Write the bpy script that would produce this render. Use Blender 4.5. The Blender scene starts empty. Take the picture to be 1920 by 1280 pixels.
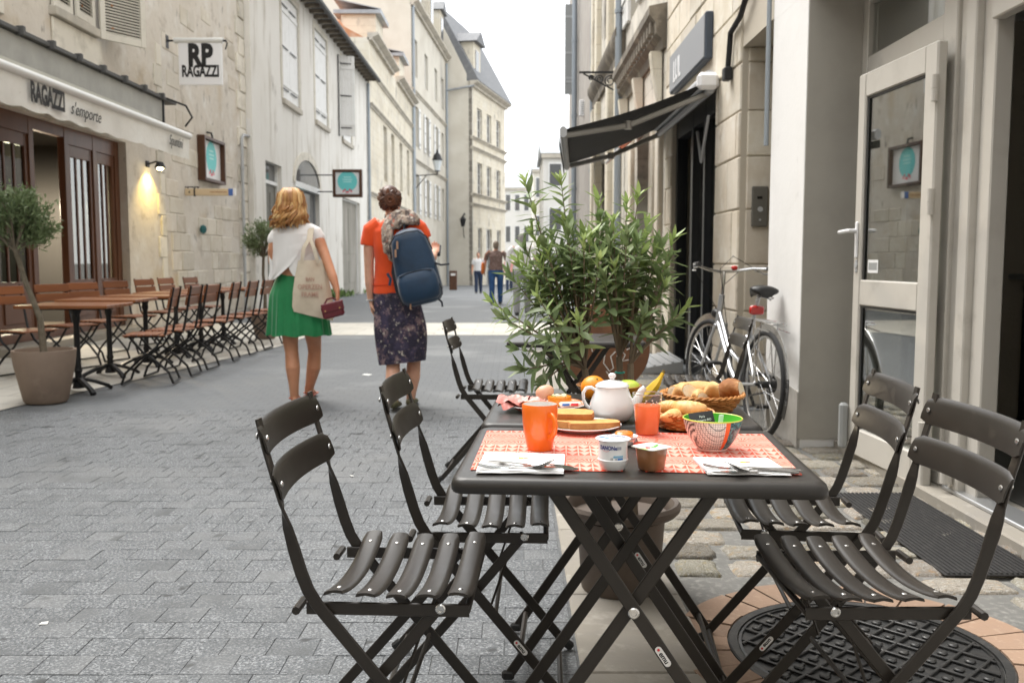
import bpy, bmesh, math, random
from mathutils import Vector, Matrix, noise
rnd = random.Random(11)
SC = bpy.context.scene
COL = SC.collection
R = math.radians
V = Vector

# ------------------------------------------------------------------ camera
CAM_H, FPX, PITCH = 1.135, 1730.0, R(5.05)
cam_data = bpy.data.cameras.new('camera')
cam_data.sensor_width = 36.0
cam_data.lens = 36.0 * FPX / 1920.0
cam_data.clip_start, cam_data.clip_end = 0.05, 1200.0
cam_data.dof.use_dof = True
cam_data.dof.focus_distance = 2.15
cam_data.dof.aperture_fstop = 7.0
cam = bpy.data.objects.new('camera', cam_data)
COL.objects.link(cam)
cam.location = (0, 0, CAM_H)
cam.rotation_euler = (R(90) - PITCH, 0, 0)
SC.camera = cam

# ------------------------------------------------------------------ overcast sky, soft sun, exposure
SUN_EL, SUN_AZ = R(60), R(316)
world = bpy.data.worlds.new('World')
SC.world = world
world.use_nodes = True
wt = world.node_tree
wt.nodes.clear()
w_out = wt.nodes.new('ShaderNodeOutputWorld')
w_bg = wt.nodes.new('ShaderNodeBackground')
w_sky = wt.nodes.new('ShaderNodeTexSky')
w_sky.sky_type = 'NISHITA'
w_sky.sun_disc = False
w_sky.sun_elevation = SUN_EL
w_sky.sun_rotation = SUN_AZ
w_co = wt.nodes.new('ShaderNodeTexCoord')
w_no = wt.nodes.new('ShaderNodeTexNoise')
w_no.inputs['Scale'].default_value = 2.2
w_no.inputs['Detail'].default_value = 5.0
w_rp = wt.nodes.new('ShaderNodeMapRange')
w_rp.inputs['From Min'].default_value = 0.3
w_rp.inputs['From Max'].default_value = 0.7
w_rp.inputs['To Min'].default_value = 0.80
w_rp.inputs['To Max'].default_value = 0.96
w_mx = wt.nodes.new('ShaderNodeMix')
w_mx.data_type = 'RGBA'
w_mx.inputs['B'].default_value = (6.75, 6.78, 6.72, 1)      # the cloud layer
wt.links.new(w_co.outputs['Generated'], w_no.inputs['Vector'])
wt.links.new(w_no.outputs['Fac'], w_rp.inputs['Value'])
wt.links.new(w_rp.outputs['Result'], w_mx.inputs['Factor'])
wt.links.new(w_sky.outputs['Color'], w_mx.inputs['A'])
wt.links.new(w_mx.outputs['Result'], w_bg.inputs['Color'])
w_bg.inputs['Strength'].default_value = 0.115
wt.links.new(w_bg.outputs['Background'], w_out.inputs['Surface'])

sun_data = bpy.data.lights.new('sun', 'SUN')
sun_data.energy = 1.5
sun_data.angle = R(38)
sun_data.color = (1.0, 0.965, 0.91)
sun = bpy.data.objects.new('sun', sun_data)
COL.objects.link(sun)
sun.rotation_euler = (R(90) - SUN_EL, 0, math.pi - SUN_AZ)
sun.location = (0, 0, 30)

SC.view_settings.view_transform = 'Standard'
SC.view_settings.look = 'None'
SC.view_settings.gamma = 1.0
SC.view_settings.use_curve_mapping = False
SC.view_settings.exposure = 1.68
SC.cycles.use_denoising = True
SC.cycles.max_bounces = 8
SC.cycles.transparent_max_bounces = 12
SC.cycles.sample_clamp_indirect = 6.0
SC.cycles.caustics_reflective = False
SC.cycles.caustics_refractive = False

# ------------------------------------------------------------------ helpers: from a pixel of the photograph to a place
_c, _s = math.cos(PITCH), math.sin(PITCH)
def ray(px, py):
    u, v = (px - 960.0) / FPX, (640.0 - py) / FPX
    return V((u, _c + v * _s, -_s + v * _c))
def P(px, py, d):
    r = ray(px, py)
    return V((0, 0, CAM_H)) + r * (d / r.y)
def G(px, py, z=0.0):
    r = ray(px, py)
    return V((0, 0, CAM_H)) + r * ((z - CAM_H) / r.z)
def DX(px, X):
    """distance along the street at which a plane x = X shows at pixel column px (near eye level)"""
    return X * FPX / (px - 960.0)
def ZP(py, d):
    return P(960, py, d).z

def gz(y):
    return 0.0 if y < 26 else -0.018 * (min(y, 120.0) - 26)

# ------------------------------------------------------------------ materials
MATS = {}
def _n(nt, t, **kw):
    n = nt.nodes.new(t)
    for k, v in kw.items():
        setattr(n, k, v)
    return n
def M(name, col, rough=0.6, metal=0.0, mix=(), bump=(), rand=0.0, hue=0.0, spec=0.5, coat=0.0, mapping=None, sub=0.0,
      brick=None, wave=None, transl=0.0, trans=0.0, ior=1.45, sheen=0.0, rvar=0.0, emit=None, aniso=None, hsv=None, stretch=None):
    if name in MATS:
        return MATS[name]
    m = bpy.data.materials.new(name)
    m.use_nodes = True
    nt = m.node_tree
    L = nt.links.new
    b = nt.nodes['Principled BSDF']
    b.inputs['Roughness'].default_value = rough
    b.inputs['Metallic'].default_value = metal
    b.inputs['Specular IOR Level'].default_value = spec
    b.inputs['Coat Weight'].default_value = coat
    b.inputs['Transmission Weight'].default_value = trans
    b.inputs['IOR'].default_value = ior
    b.inputs['Sheen Weight'].default_value = sheen
    if sub:
        b.inputs['Subsurface Weight'].default_value = sub
        b.inputs['Subsurface Radius'].default_value = (0.012, 0.005, 0.003)
    if emit:
        b.inputs['Emission Color'].default_value = (*emit[0], 1)
        b.inputs['Emission Strength'].default_value = emit[1]
    tc = _n(nt, 'ShaderNodeTexCoord')
    vec = tc.outputs['Object']
    oi = _n(nt, 'ShaderNodeObjectInfo')
    if rand or hue:
        ad = _n(nt, 'ShaderNodeVectorMath', operation='ADD')
        sc = _n(nt, 'ShaderNodeVectorMath', operation='SCALE')
        cb = _n(nt, 'ShaderNodeCombineXYZ')
        for i in range(3):
            L(oi.outputs['Random'], cb.inputs[i])
        L(cb.outputs[0], sc.inputs[0])
        sc.inputs['Scale'].default_value = 37.0
        L(vec, ad.inputs[0]); L(sc.outputs[0], ad.inputs[1])
        vec = ad.outputs[0]
    if mapping:
        sp = _n(nt, 'ShaderNodeSeparateXYZ')
        cb = _n(nt, 'ShaderNodeCombineXYZ')
        L(vec, sp.inputs[0])
        for i, ch in enumerate(mapping):
            L(sp.outputs['xyz'.index(ch)], cb.inputs[i])
        vec = cb.outputs[0]
    if stretch:
        mp = _n(nt, 'ShaderNodeVectorMath', operation='MULTIPLY')
        L(vec, mp.inputs[0]); mp.inputs[1].default_value = stretch
        vec = mp.outputs[0]
    cur = None
    def setcur(sock):
        nonlocal cur
        cur = sock
    base = _n(nt, 'ShaderNodeRGB'); base.outputs[0].default_value = (*col, 1)
    cur = base.outputs[0]
    hgt = None
    if brick:
        # (scale_w, scale_h, mortar, mortar_colour, offset, variation colour)
        bw, bh, mo, mcol, off, vcol = brick
        br = _n(nt, 'ShaderNodeTexBrick')
        br.offset = off
        br.inputs['Scale'].default_value = 1.0
        br.inputs['Brick Width'].default_value = bw
        br.inputs['Row Height'].default_value = bh
        br.inputs['Mortar Size'].default_value = mo
        br.inputs['Mortar Smooth'].default_value = 0.3
        br.inputs['Color1'].default_value = (*col, 1)
        br.inputs['Color2'].default_value = (*vcol, 1)
        br.inputs['Mortar'].default_value = (*mcol, 1)
        L(vec, br.inputs['Vector'])
        cur = br.outputs['Color']
        inv = _n(nt, 'ShaderNodeMath', operation='SUBTRACT'); inv.inputs[0].default_value = 1.0
        L(br.outputs['Fac'], inv.inputs[1])
        hgt = inv.outputs[0]
    if wave:
        # (scale, distortion, colour2, axis)
        wv = _n(nt, 'ShaderNodeTexWave', bands_direction=wave[3])
        wv.inputs['Scale'].default_value = wave[0]
        wv.inputs['Distortion'].default_value = wave[1]
        wv.inputs['Detail'].default_value = 3
        L(vec, wv.inputs['Vector'])
        mx = _n(nt, 'ShaderNodeMix', data_type='RGBA')
        L(wv.outputs['Fac'], mx.inputs['Factor']); L(cur, mx.inputs['A']); mx.inputs['B'].default_value = (*wave[2], 1)
        cur = mx.outputs['Result']
    for layer in mix:
        # (colour, scale, lo, hi[, detail, (sx,sy,sz), kind])
        c2, s, lo, hi = layer[:4]
        det = layer[4] if len(layer) > 4 else 6
        st = layer[5] if len(layer) > 5 else None
        kind = layer[6] if len(layer) > 6 else 'noise'
        v2 = vec
        if st:
            mp = _n(nt, 'ShaderNodeVectorMath', operation='MULTIPLY')
            L(vec, mp.inputs[0]); mp.inputs[1].default_value = st
            v2 = mp.outputs[0]
        if kind == 'noise':
            tx = _n(nt, 'ShaderNodeTexNoise')
            tx.inputs['Detail'].default_value = det
            tx.inputs['Roughness'].default_value = 0.6
            out = tx.outputs['Fac']
        else:
            tx = _n(nt, 'ShaderNodeTexVoronoi')
            out = tx.outputs['Distance']
        tx.inputs['Scale'].default_value = s
        L(v2, tx.inputs['Vector'])
        mr = _n(nt, 'ShaderNodeMapRange')
        mr.inputs['From Min'].default_value = lo; mr.inputs['From Max'].default_value = hi
        L(out, mr.inputs['Value'])
        mx = _n(nt, 'ShaderNodeMix', data_type='RGBA')
        L(mr.outputs[0], mx.inputs['Factor']); L(cur, mx.inputs['A']); mx.inputs['B'].default_value = (*c2, 1)
        cur = mx.outputs['Result']
    if rand or hue:
        hs = _n(nt, 'ShaderNodeHueSaturation')
        mr = _n(nt, 'ShaderNodeMapRange')
        mr.inputs['To Min'].default_value = 1 - rand; mr.inputs['To Max'].default_value = 1 + rand
        L(oi.outputs['Random'], mr.inputs['Value']); L(mr.outputs[0], hs.inputs['Value'])
        if hue:
            wn = _n(nt, 'ShaderNodeTexWhiteNoise', noise_dimensions='1D')
            L(oi.outputs['Random'], wn.inputs['W'])
            m2 = _n(nt, 'ShaderNodeMapRange')
            m2.inputs['To Min'].default_value = 0.5 - hue; m2.inputs['To Max'].default_value = 0.5 + hue
            L(wn.outputs['Value'], m2.inputs['Value']); L(m2.outputs[0], hs.inputs['Hue'])
        L(cur, hs.inputs['Color'])
        cur = hs.outputs['Color']
    L(cur, b.inputs['Base Color'])
    nrm = None
    if hgt is not None:
        bp = _n(nt, 'ShaderNodeBump')
        bp.inputs['Strength'].default_value = 0.6
        bp.inputs['Distance'].default_value = 0.01
        L(hgt, bp.inputs['Height'])
        nrm = bp.outputs[0]
    for s, st, *rest in bump:
        dist = rest[0] if rest else 0.005
        tx = _n(nt, 'ShaderNodeTexNoise')
        tx.inputs['Scale'].default_value = s
        tx.inputs['Detail'].default_value = 5
        L(vec, tx.inputs['Vector'])
        bp = _n(nt, 'ShaderNodeBump')
        bp.inputs['Strength'].default_value = st
        bp.inputs['Distance'].default_value = dist
        L(tx.outputs['Fac'], bp.inputs['Height'])
        if nrm is not None:
            L(nrm, bp.inputs['Normal'])
        nrm = bp.outputs[0]
    if nrm is not None:
        L(nrm, b.inputs['Normal'])
    if transl:
        tb_ = _n(nt, 'ShaderNodeBsdfTranslucent'); ms_ = _n(nt, 'ShaderNodeMixShader'); ms_.inputs[0].default_value = transl
        L(cur, tb_.inputs['Color']); L(b.outputs[0], ms_.inputs[1]); L(tb_.outputs[0], ms_.inputs[2])
        L(ms_.outputs[0], nt.nodes['Material Output'].inputs['Surface'])
    if rvar:
        tx = _n(nt, 'ShaderNodeTexNoise'); tx.inputs['Scale'].default_value = 14
        L(vec, tx.inputs['Vector'])
        mr = _n(nt, 'ShaderNodeMapRange')
        mr.inputs['To Min'].default_value = max(0.02, rough - rvar); mr.inputs['To Max'].default_value = min(1, rough + rvar)
        L(tx.outputs['Fac'], mr.inputs['Value']); L(mr.outputs[0], b.inputs['Roughness'])
    MATS[name] = m
    return m

def glass_mat(name, tint=(0.9, 0.93, 0.92), rough=0.0, refl=1.0, f0=0.09):
    """thin window glass: mirror reflection by angle over straight-through view"""
    if name in MATS:
        return MATS[name]
    m = bpy.data.materials.new(name); m.use_nodes = True
    nt = m.node_tree; nt.nodes.clear(); L = nt.links.new
    o = _n(nt, 'ShaderNodeOutputMaterial'); mx = _n(nt, 'ShaderNodeMixShader')
    tr = _n(nt, 'ShaderNodeBsdfTransparent'); tr.inputs['Color'].default_value = (*tint, 1)
    gl = _n(nt, 'ShaderNodeBsdfGlossy'); gl.inputs['Roughness'].default_value = rough
    gl.inputs['Color'].default_value = (refl, refl, refl, 1)
    lw = _n(nt, 'ShaderNodeLayerWeight'); lw.inputs['Blend'].default_value = .5
    pw = _n(nt, 'ShaderNodeMath', operation='POWER'); pw.inputs[1].default_value = 4.0
    fr = _n(nt, 'ShaderNodeMath', operation='MULTIPLY_ADD'); fr.inputs[1].default_value = 1.0 - f0; fr.inputs[2].default_value = f0
    L(lw.outputs['Facing'], pw.inputs[0]); L(pw.outputs[0], fr.inputs[0])
    L(fr.outputs[0], mx.inputs[0]); L(tr.outputs[0], mx.inputs[1]); L(gl.outputs[0], mx.inputs[2])
    L(mx.outputs[0], o.inputs['Surface'])
    MATS[name] = m
    return m

# ------------------------------------------------------------------ mesh collecting
def rotz(a):
    return Matrix.Rotation(a, 3, 'Z')
def frame_of(t, up):
    t = t.normalized()
    s = t.cross(up)
    if s.length < 1e-5:
        s = t.cross(V((1, 0, 0)))
    s.normalize()
    return s, s.cross(t).normalized()

class MB:
    def __init__(s):
        s.v, s.f, s.mi = [], [], []
    def add(s, vs, fs, mi=0):
        b = len(s.v)
        s.v += [tuple(p) for p in vs]
        s.f += [[b + i for i in f] for f in fs]
        s.mi += [mi] * len(fs)
        return s
    def box(s, c, size, rot=None, bev=0.0, mi=0):
        hx, hy, hz = size[0] / 2, size[1] / 2, size[2] / 2
        rot = rot if isinstance(rot, Matrix) else (rotz(rot) if rot else None)
        c = V(c)
        vs, fs = [], []
        if bev <= 0:
            for sx in (-1, 1):
                for sy in (-1, 1):
                    for sz in (-1, 1):
                        vs.append(V((sx * hx, sy * hy, sz * hz)))
            fs = [[0, 1, 3, 2], [4, 6, 7, 5], [0, 4, 5, 1], [2, 3, 7, 6], [0, 2, 6, 4], [1, 5, 7, 3]]
        else:
            b = min(bev, hx * .98, hy * .98, hz * .98)
            idx = {}
            for sx in (-1, 1):
                for sy in (-1, 1):
                    for sz in (-1, 1):
                        idx[sx, sy, sz] = len(vs)
                        vs.append(V((sx * hx, sy * (hy - b), sz * (hz - b))))
                        vs.append(V((sx * (hx - b), sy * hy, sz * (hz - b))))
                        vs.append(V((sx * (hx - b), sy * (hy - b), sz * hz)))
            for sg in (-1, 1):
                fs.append([idx[sg, a, d] + 0 for a, d in ((-1, -1), (1, -1), (1, 1), (-1, 1))])
                fs.append([idx[a, sg, d] + 1 for a, d in ((-1, -1), (1, -1), (1, 1), (-1, 1))])
                fs.append([idx[a, d, sg] + 2 for a, d in ((-1, -1), (1, -1), (1, 1), (-1, 1))])
            for a in (-1, 1):
                for d in (-1, 1):
                    fs.append([idx[a, d, -1] + 0, idx[a, d, 1] + 0, idx[a, d, 1] + 1, idx[a, d, -1] + 1])
                    fs.append([idx[a, -1, d] + 0, idx[a, 1, d] + 0, idx[a, 1, d] + 2, idx[a, -1, d] + 2])
                    fs.append([idx[-1, a, d] + 1, idx[1, a, d] + 1, idx[1, a, d] + 2, idx[-1, a, d] + 2])
            for k in idx.values():
                fs.append([k, k + 1, k + 2])
        if rot is not None:
            vs = [rot @ p for p in vs]
        return s.add([p + c for p in vs], fs, mi)
    def b6(s, x0, x1, y0, y1, z0, z1, bev=0.0, mi=0):
        return s.box(((x0 + x1) / 2, (y0 + y1) / 2, (z0 + z1) / 2), (abs(x1 - x0), abs(y1 - y0), abs(z1 - z0)), None, bev, mi)
    def loft(s, rings, cap=True, close=True, mi=0):
        n = len(rings[0])
        vs = [p for r in rings for p in r]
        fs = []
        for i in range(len(rings) - 1):
            for j in range(n if close else n - 1):
                k = (j + 1) % n
                fs.append([i * n + j, i * n + k, (i + 1) * n + k, (i + 1) * n + j])
        if cap and close:
            fs.append(list(range(n))[::-1])
            fs.append([(len(rings) - 1) * n + j for j in range(n)])
        return s.add(vs, fs, mi)
    def sweep(s, path, sec, up=None, cap=True, mi=0, scales=None, twist=None, loop=False):
        path = [V(p) for p in path]
        rings, prev_s = [], None
        n = len(path)
        for i, p in enumerate(path):
            if loop:
                t = path[(i + 1) % n] - path[i - 1]
            else:
                t = path[min(i + 1, n - 1)] - path[max(i - 1, 0)]
            if t.length < 1e-9:
                t = V((0, 0, 1))
            if up is not None:
                sd, u2 = frame_of(t, V(up))
            else:
                t.normalize()
                if prev_s is None:
                    a = V((0, 0, 1)) if abs(t.z) < .9 else V((1, 0, 0))
                    sd = t.cross(a).normalized()
                else:
                    sd = (prev_s - t * prev_s.dot(t))
                    sd = sd.normalized() if sd.length > 1e-6 else t.orthogonal().normalized()
                u2 = sd.cross(t)
                prev_s = sd
            if twist:
                a = twist[i]
                sd, u2 = sd * math.cos(a) + u2 * math.sin(a), u2 * math.cos(a) - sd * math.sin(a)
            k = scales[i] if scales else 1.0
            rings.append([p + sd * (q[0] * k) + u2 * (q[1] * k) for q in sec])
        if loop:
            rings.append(rings[0])
            cap = False
        return s.loft(rings, cap, True, mi)
    def tube(s, path, r, n=8, mi=0, cap=True, up=None, loop=False):
        if isinstance(r, (list, tuple)):
            sc, r0 = [x / r[0] if r[0] else 1 for x in r], r[0]
        else:
            sc, r0 = None, r
        sec = [(r0 * math.cos(2 * math.pi * i / n), r0 * math.sin(2 * math.pi * i / n)) for i in range(n)]
        return s.sweep(path, sec, up, cap, mi, sc, None, loop)
    def bar(s, path, w, h, up=(0, 0, 1), mi=0, cap=True, bev=0.0, twist=None, loop=False):
        a, b = w / 2, h / 2
        if bev:
            c = min(bev, a * .9, b * .9)
            sec = [(-a + c, -b), (a - c, -b), (a, -b + c), (a, b - c), (a - c, b), (-a + c, b), (-a, b - c), (-a, -b + c)]
        else:
            sec = [(-a, -b), (a, -b), (a, b), (-a, b)]
        return s.sweep(path, sec, up, cap, mi, None, twist, loop)
    def lathe(s, prof, n=24, c=(0, 0, 0), mi=0, cap=True, rot=None, sx=1.0, sy=1.0):
        c = V(c)
        rings = []
        for r, z in prof:
            r = max(r, 1e-5)
            ring = [V((sx * r * math.cos(2 * math.pi * j / n), sy * r * math.sin(2 * math.pi * j / n), z)) for j in range(n)]
            if rot is not None:
                ring = [rot @ q for q in ring]
            rings.append([q + c for q in ring])
        return s.loft(rings, cap, True, mi)
    def ball(s, c, r, n=12, mi=0, rot=None):
        if not isinstance(r, (tuple, list)):
            r = (r, r, r)
        m = max(4, n // 2)
        c = V(c)
        rings = []
        for i in range(m + 1):
            a = -math.pi / 2 + math.pi * i / m
            k = max(math.cos(a), 1e-4)
            ring = [V((r[0] * k * math.cos(2 * math.pi * j / n), r[1] * k * math.sin(2 * math.pi * j / n), r[2] * math.sin(a))) for j in range(n)]
            if rot is not None:
                ring = [rot @ q for q in ring]
            rings.append([q + c for q in ring])
        return s.loft(rings, True, True, mi)
    def prism(s, poly, d, mi=0):
        """poly: 3D points of one face, d: extrusion vector"""
        n = len(poly)
        d = V(d)
        vs = [V(p) for p in poly] + [V(p) + d for p in poly]
        fs = [list(range(n))[::-1], [n + i for i in range(n)]]
        for i in range(n):
            k = (i + 1) % n
            fs.append([i, k, n + k, n + i])
        return s.add(vs, fs, mi)
    def disc(s, c, r, nrm=(0, 0, 1), h=0.002, n=16, mi=0):
        nrm = V(nrm).normalized()
        a = nrm.orthogonal().normalized(); b = nrm.cross(a)
        c = V(c)
        return s.prism([c + a * (r * math.cos(2 * math.pi * i / n)) + b * (r * math.sin(2 * math.pi * i / n)) for i in range(n)], nrm * h, mi)
    def xf(s, mat):
        s.v = [tuple(mat @ V(p)) for p in s.v]
        return s
    def mesh(s, name, mats, angle=35):
        me = bpy.data.meshes.new(name)
        me.from_pydata(s.v, [], s.f)
        if not isinstance(mats, (list, tuple)):
            mats = [mats]
        for m in mats:
            me.materials.append(m)
        if len(mats) > 1:
            me.polygons.foreach_set('material_index', s.mi)
        bm = bmesh.new(); bm.from_mesh(me)
        bmesh.ops.recalc_face_normals(bm, faces=bm.faces)
        bm.to_mesh(me); bm.free()
        if angle:
            me.polygons.foreach_set('use_smooth', [True] * len(me.polygons))
            me.set_sharp_from_angle(angle=R(angle))
        me.update()
        return me
    def build(s, name, mats, parent=None, loc=(0, 0, 0), rz=0.0, angle=35):
        return link(name, s.mesh(name, mats, angle), parent, loc, rz)

def link(name, me, parent=None, loc=(0, 0, 0), rz=0.0):
    o = bpy.data.objects.new(name, me)
    COL.objects.link(o)
    o.parent = parent
    o.location = loc
    o.rotation_euler = (0, 0, rz)
    return o
def tag(o, label=None, cat=None, group=None, kind=None):
    if label: o['label'] = label
    if cat: o['category'] = cat
    if group: o['group'] = group
    if kind: o['kind'] = kind
    return o
def thing(name, label, cat, loc=(0, 0, 0), rz=0.0, group=None):
    o = bpy.data.objects.new(name, None)
    COL.objects.link(o)
    o.empty_display_size = 0.1
    o.location = loc
    o.rotation_euler = (0, 0, rz)
    return tag(o, label, cat, group)
def dup(root, loc=None, rz=None, label=None, group=None):
    r = root.copy(); COL.objects.link(r)
    if loc is not None: r.location = loc
    if rz is not None: r.rotation_euler = (0, 0, rz)
    if label: r['label'] = label
    if group: r['group'] = group
    for ch in list(root.children):
        c = ch.copy(); COL.objects.link(c); c.parent = r
        for g in list(ch.children):
            d = g.copy(); COL.objects.link(d); d.parent = c
    return r
def struct(o):
    o['kind'] = 'structure'
    return o
def text_mesh(txt, size, name='lettering', mat=None, parent=None, mw=None, xs=1.0, bold=0.0, shear=0.0, depth=0.002, align='CENTER', spacing=1.0):
    cu = bpy.data.curves.new(name, 'FONT')
    cu.body = txt
    cu.size = size
    cu.align_x = align
    cu.align_y = 'CENTER'
    cu.offset = bold
    cu.shear = shear
    cu.extrude = depth
    cu.resolution_u = 3
    cu.space_character = spacing
    tmp = bpy.data.objects.new('tmp_text', cu)
    COL.objects.link(tmp)
    dg = bpy.context.evaluated_depsgraph_get()
    me = bpy.data.meshes.new_from_object(tmp.evaluated_get(dg))
    bpy.data.objects.remove(tmp)
    me.transform(Matrix.Diagonal((xs, 1, 1, 1)))
    if mw is not None:
        me.transform(mw)
    me.materials.clear()
    me.materials.append(mat)
    return link(name, me, parent)
def face_mat(o, right, up):
    """matrix that lays text (x right, y up) on a face"""
    r, u = V(right).normalized(), V(up).normalized()
    n = r.cross(u)
    m = Matrix((r, u, n)).transposed().to_4x4()
    m.translation = V(o)
    return m

# body volumes joined to one skin
def chain(mb, pts, n=14, hint=(1, 0, 0), capped=True):
    """pts: list of (point, rx, ry) swept with ellipse sections"""
    rings = []
    ps = [V(p[0]) for p in pts]
    hint = V(hint)
    m = len(ps)
    for i in range(m):
        t = (ps[min(i + 1, m - 1)] - ps[max(i - 1, 0)]).normalized()
        a = hint - t * hint.dot(t)
        if a.length < 1e-4: a = t.orthogonal()
        a.normalize(); b = t.cross(a)
        rx, ry = pts[i][1], pts[i][2] if len(pts[i]) > 2 else pts[i][1]
        rings.append([ps[i] + a * (rx * math.cos(2 * math.pi * j / n)) + b * (ry * math.sin(2 * math.pi * j / n)) for j in range(n)])
    if capped:
        def capring(i, sgn):
            t = (ps[i] - ps[i + sgn]).normalized()
            c = ps[i]; rx = pts[i][1]; ry = pts[i][2] if len(pts[i]) > 2 else rx
            h = min(rx, ry) * .9
            return [[c + (q - c) * .75 + t * h * .62 for q in rings[i]], [c + (q - c) * .3 + t * h * .96 for q in rings[i]]]
        a = capring(0, 1); b = capring(m - 1, -1)
        rings = [a[1], a[0]] + rings + b
    mb.loft(rings)
def remeshed(mb, name, mat, voxel=0.01, smooth=4, parent=None, decim=None, factor=0.5):
    me = mb.mesh('tmp', mat, 0)
    o = bpy.data.objects.new('tmp', me); COL.objects.link(o)
    md = o.modifiers.new('r', 'REMESH'); md.mode = 'VOXEL'; md.voxel_size = voxel
    if smooth:
        sm = o.modifiers.new('s', 'SMOOTH'); sm.factor = factor; sm.iterations = smooth
    if decim:
        dc = o.modifiers.new('d', 'DECIMATE'); dc.ratio = decim
    dg = bpy.context.evaluated_depsgraph_get()
    out = bpy.data.meshes.new_from_object(o.evaluated_get(dg))
    out.name = name
    bpy.data.objects.remove(o)
    out.polygons.foreach_set('use_smooth', [True] * len(out.polygons))
    out.materials.clear()
    out.materials.append(mat)
    return link(name, out, parent)
# ================================================================== materials of the street
m_ground = M('ground_earth', (0.17, 0.165, 0.155), 0.95, mix=[((0.12, 0.115, 0.11), 3, .4, .7)])
m_paver = M('granite_paver', (0.122, 0.130, 0.138), 0.75, rand=0.035, spec=0.4,
            mix=[((0.27, 0.28, 0.29), 120, .50, .62, 2), ((0.055, 0.058, 0.062), 130, .54, .66, 2), ((0.095, 0.10, 0.104), 3, .5, .75), ((0.06, 0.062, 0.064), 7, .67, .72, 2), ((0.19, 0.195, 0.198), 1.1, .52, .75)],
            bump=[(200, .7, .003), (30, .3, .004)])
m_road = M('road_setts', (0.140, 0.148, 0.156), 0.8, spec=0.35, mapping='xyz', brick=(.138, .122, .004, (0.118, 0.124, 0.131), .5, (0.15, 0.158, 0.165)),
           mix=[((0.145, 0.152, 0.157), 1.3, .45, .8), ((0.24, 0.248, 0.25), .6, .52, .75)], bump=[(60, .3, .003)])
m_joint = M('joint_sand', (0.125, 0.130, 0.134), 0.95, mix=[((0.2, 0.2, 0.19), 30, .5, .8)], bump=[(90, .5)])
m_mortar = M('cobble_mortar', (0.15, 0.147, 0.138), 0.95, mix=[((0.12, 0.12, 0.112), 6, .42, .7), ((0.28, 0.27, 0.25), 40, .5, .8)], bump=[(70, .6, .004)])
m_lime = M('pale_paving', (0.50, 0.475, 0.42), 0.85, mapping='xyz', brick=(.6, .4, .006, (0.26, 0.25, 0.23), .5, (0.55, 0.53, 0.48)),
           mix=[((0.38, 0.37, 0.34), 2.2, .5, .8)], bump=[(30, .2, .003)])
m_cobble = M('pavement_cobble', (0.43, 0.39, 0.32), 0.85, rand=0.42, hue=0.018, spec=0.3,
             mix=[((0.60, 0.58, 0.54), 9, .48, .66), ((0.12, 0.115, 0.105), 26, .56, .68, 8), ((0.50, 0.37, 0.20), 3, .56, .70)],
             bump=[(55, 1.0, .014), (16, .8, .016)])
m_slab = M('kerb_slab', (0.30, 0.275, 0.235), 0.85, rand=0.1, mix=[((0.27, 0.25, 0.225), 5, .45, .75), ((0.44, 0.41, 0.36), 12, .55, .8), ((0.10, 0.095, 0.09), 16, .70, .76)],
           bump=[(60, .4, .003)])
m_terra = M('terracotta_brick', (0.27, 0.18, 0.125), 0.85, rand=0.14, mix=[((0.25, 0.17, 0.125), 12, .45, .75), ((0.38, 0.28, 0.2), 40, .55, .8)], bump=[(70, .4, .003)])
m_cast = M('cast_iron', (0.055, 0.055, 0.055), 0.42, 0.55, mix=[((0.10, 0.095, 0.09), 30, .5, .8)], bump=[(120, .3, .002)], rvar=.12)
m_rubber = M('ribbed_rubber', (0.022, 0.021, 0.021), 0.85, mix=[((0.045, 0.042, 0.04), 30, .5, .8)])

# ================================================================== ground sheets
def sheet(name, mat, pts_rows):
    """rows of (x0, x1, y, dz) joined into a strip that follows the ground"""
    mb = MB()
    vs = []
    for x0, x1, y, dz in pts_rows:
        vs += [(x0, y, gz(y) + dz), (x1, y, gz(y) + dz)]
    fs = [[2 * i, 2 * i + 1, 2 * i + 3, 2 * i + 2] for i in range(len(pts_rows) - 1)]
    mb.add(vs, fs)
    return struct(mb.build(name, mat, angle=0))
sheet('ground', m_ground, [(-300, 300, y, -.045) for y in (-60, 0, 13, 26, 45, 70, 95, 120, 260, 700)])
ROAD_X = 0.185
sheet('road', m_road, [(-6.3, 2.2, y, 0.0) for y in (6.938, 10, 13, 26, 45, 70, 95, 120)])
sheet('road_base', m_joint, [(-6.0, 0.25, y, -.0032) for y in (-26, -6, 0, 3, 6.937)])
# pale stone band across the street and the terrace on the left
sheet('paved_band', m_lime, [(-5.95, 1.72, y, .004) for y in (13.9, 16.6)])
t_rows = [(-5.98, -4.45, 1.0), (-5.98, -4.15, 4.5), (-5.98, -3.84, 7.0), (-5.98, -3.42, 9.5), (-5.98, -3.05, 12.0), (-5.98, -3.0, 13.896)]
sheet('terrace_paving', m_lime, [(a, b, y, .008) for a, b, y in t_rows])
sheet('pavement_mortar', m_mortar, [(0.16, 2.45, y, -.006) for y in (-26.0, 2, 6.999)])
sheet('pavement_mortar', m_mortar, [(0.19, 1.75, y, .004) for y in (7.0, 10, 13.896)])

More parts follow.
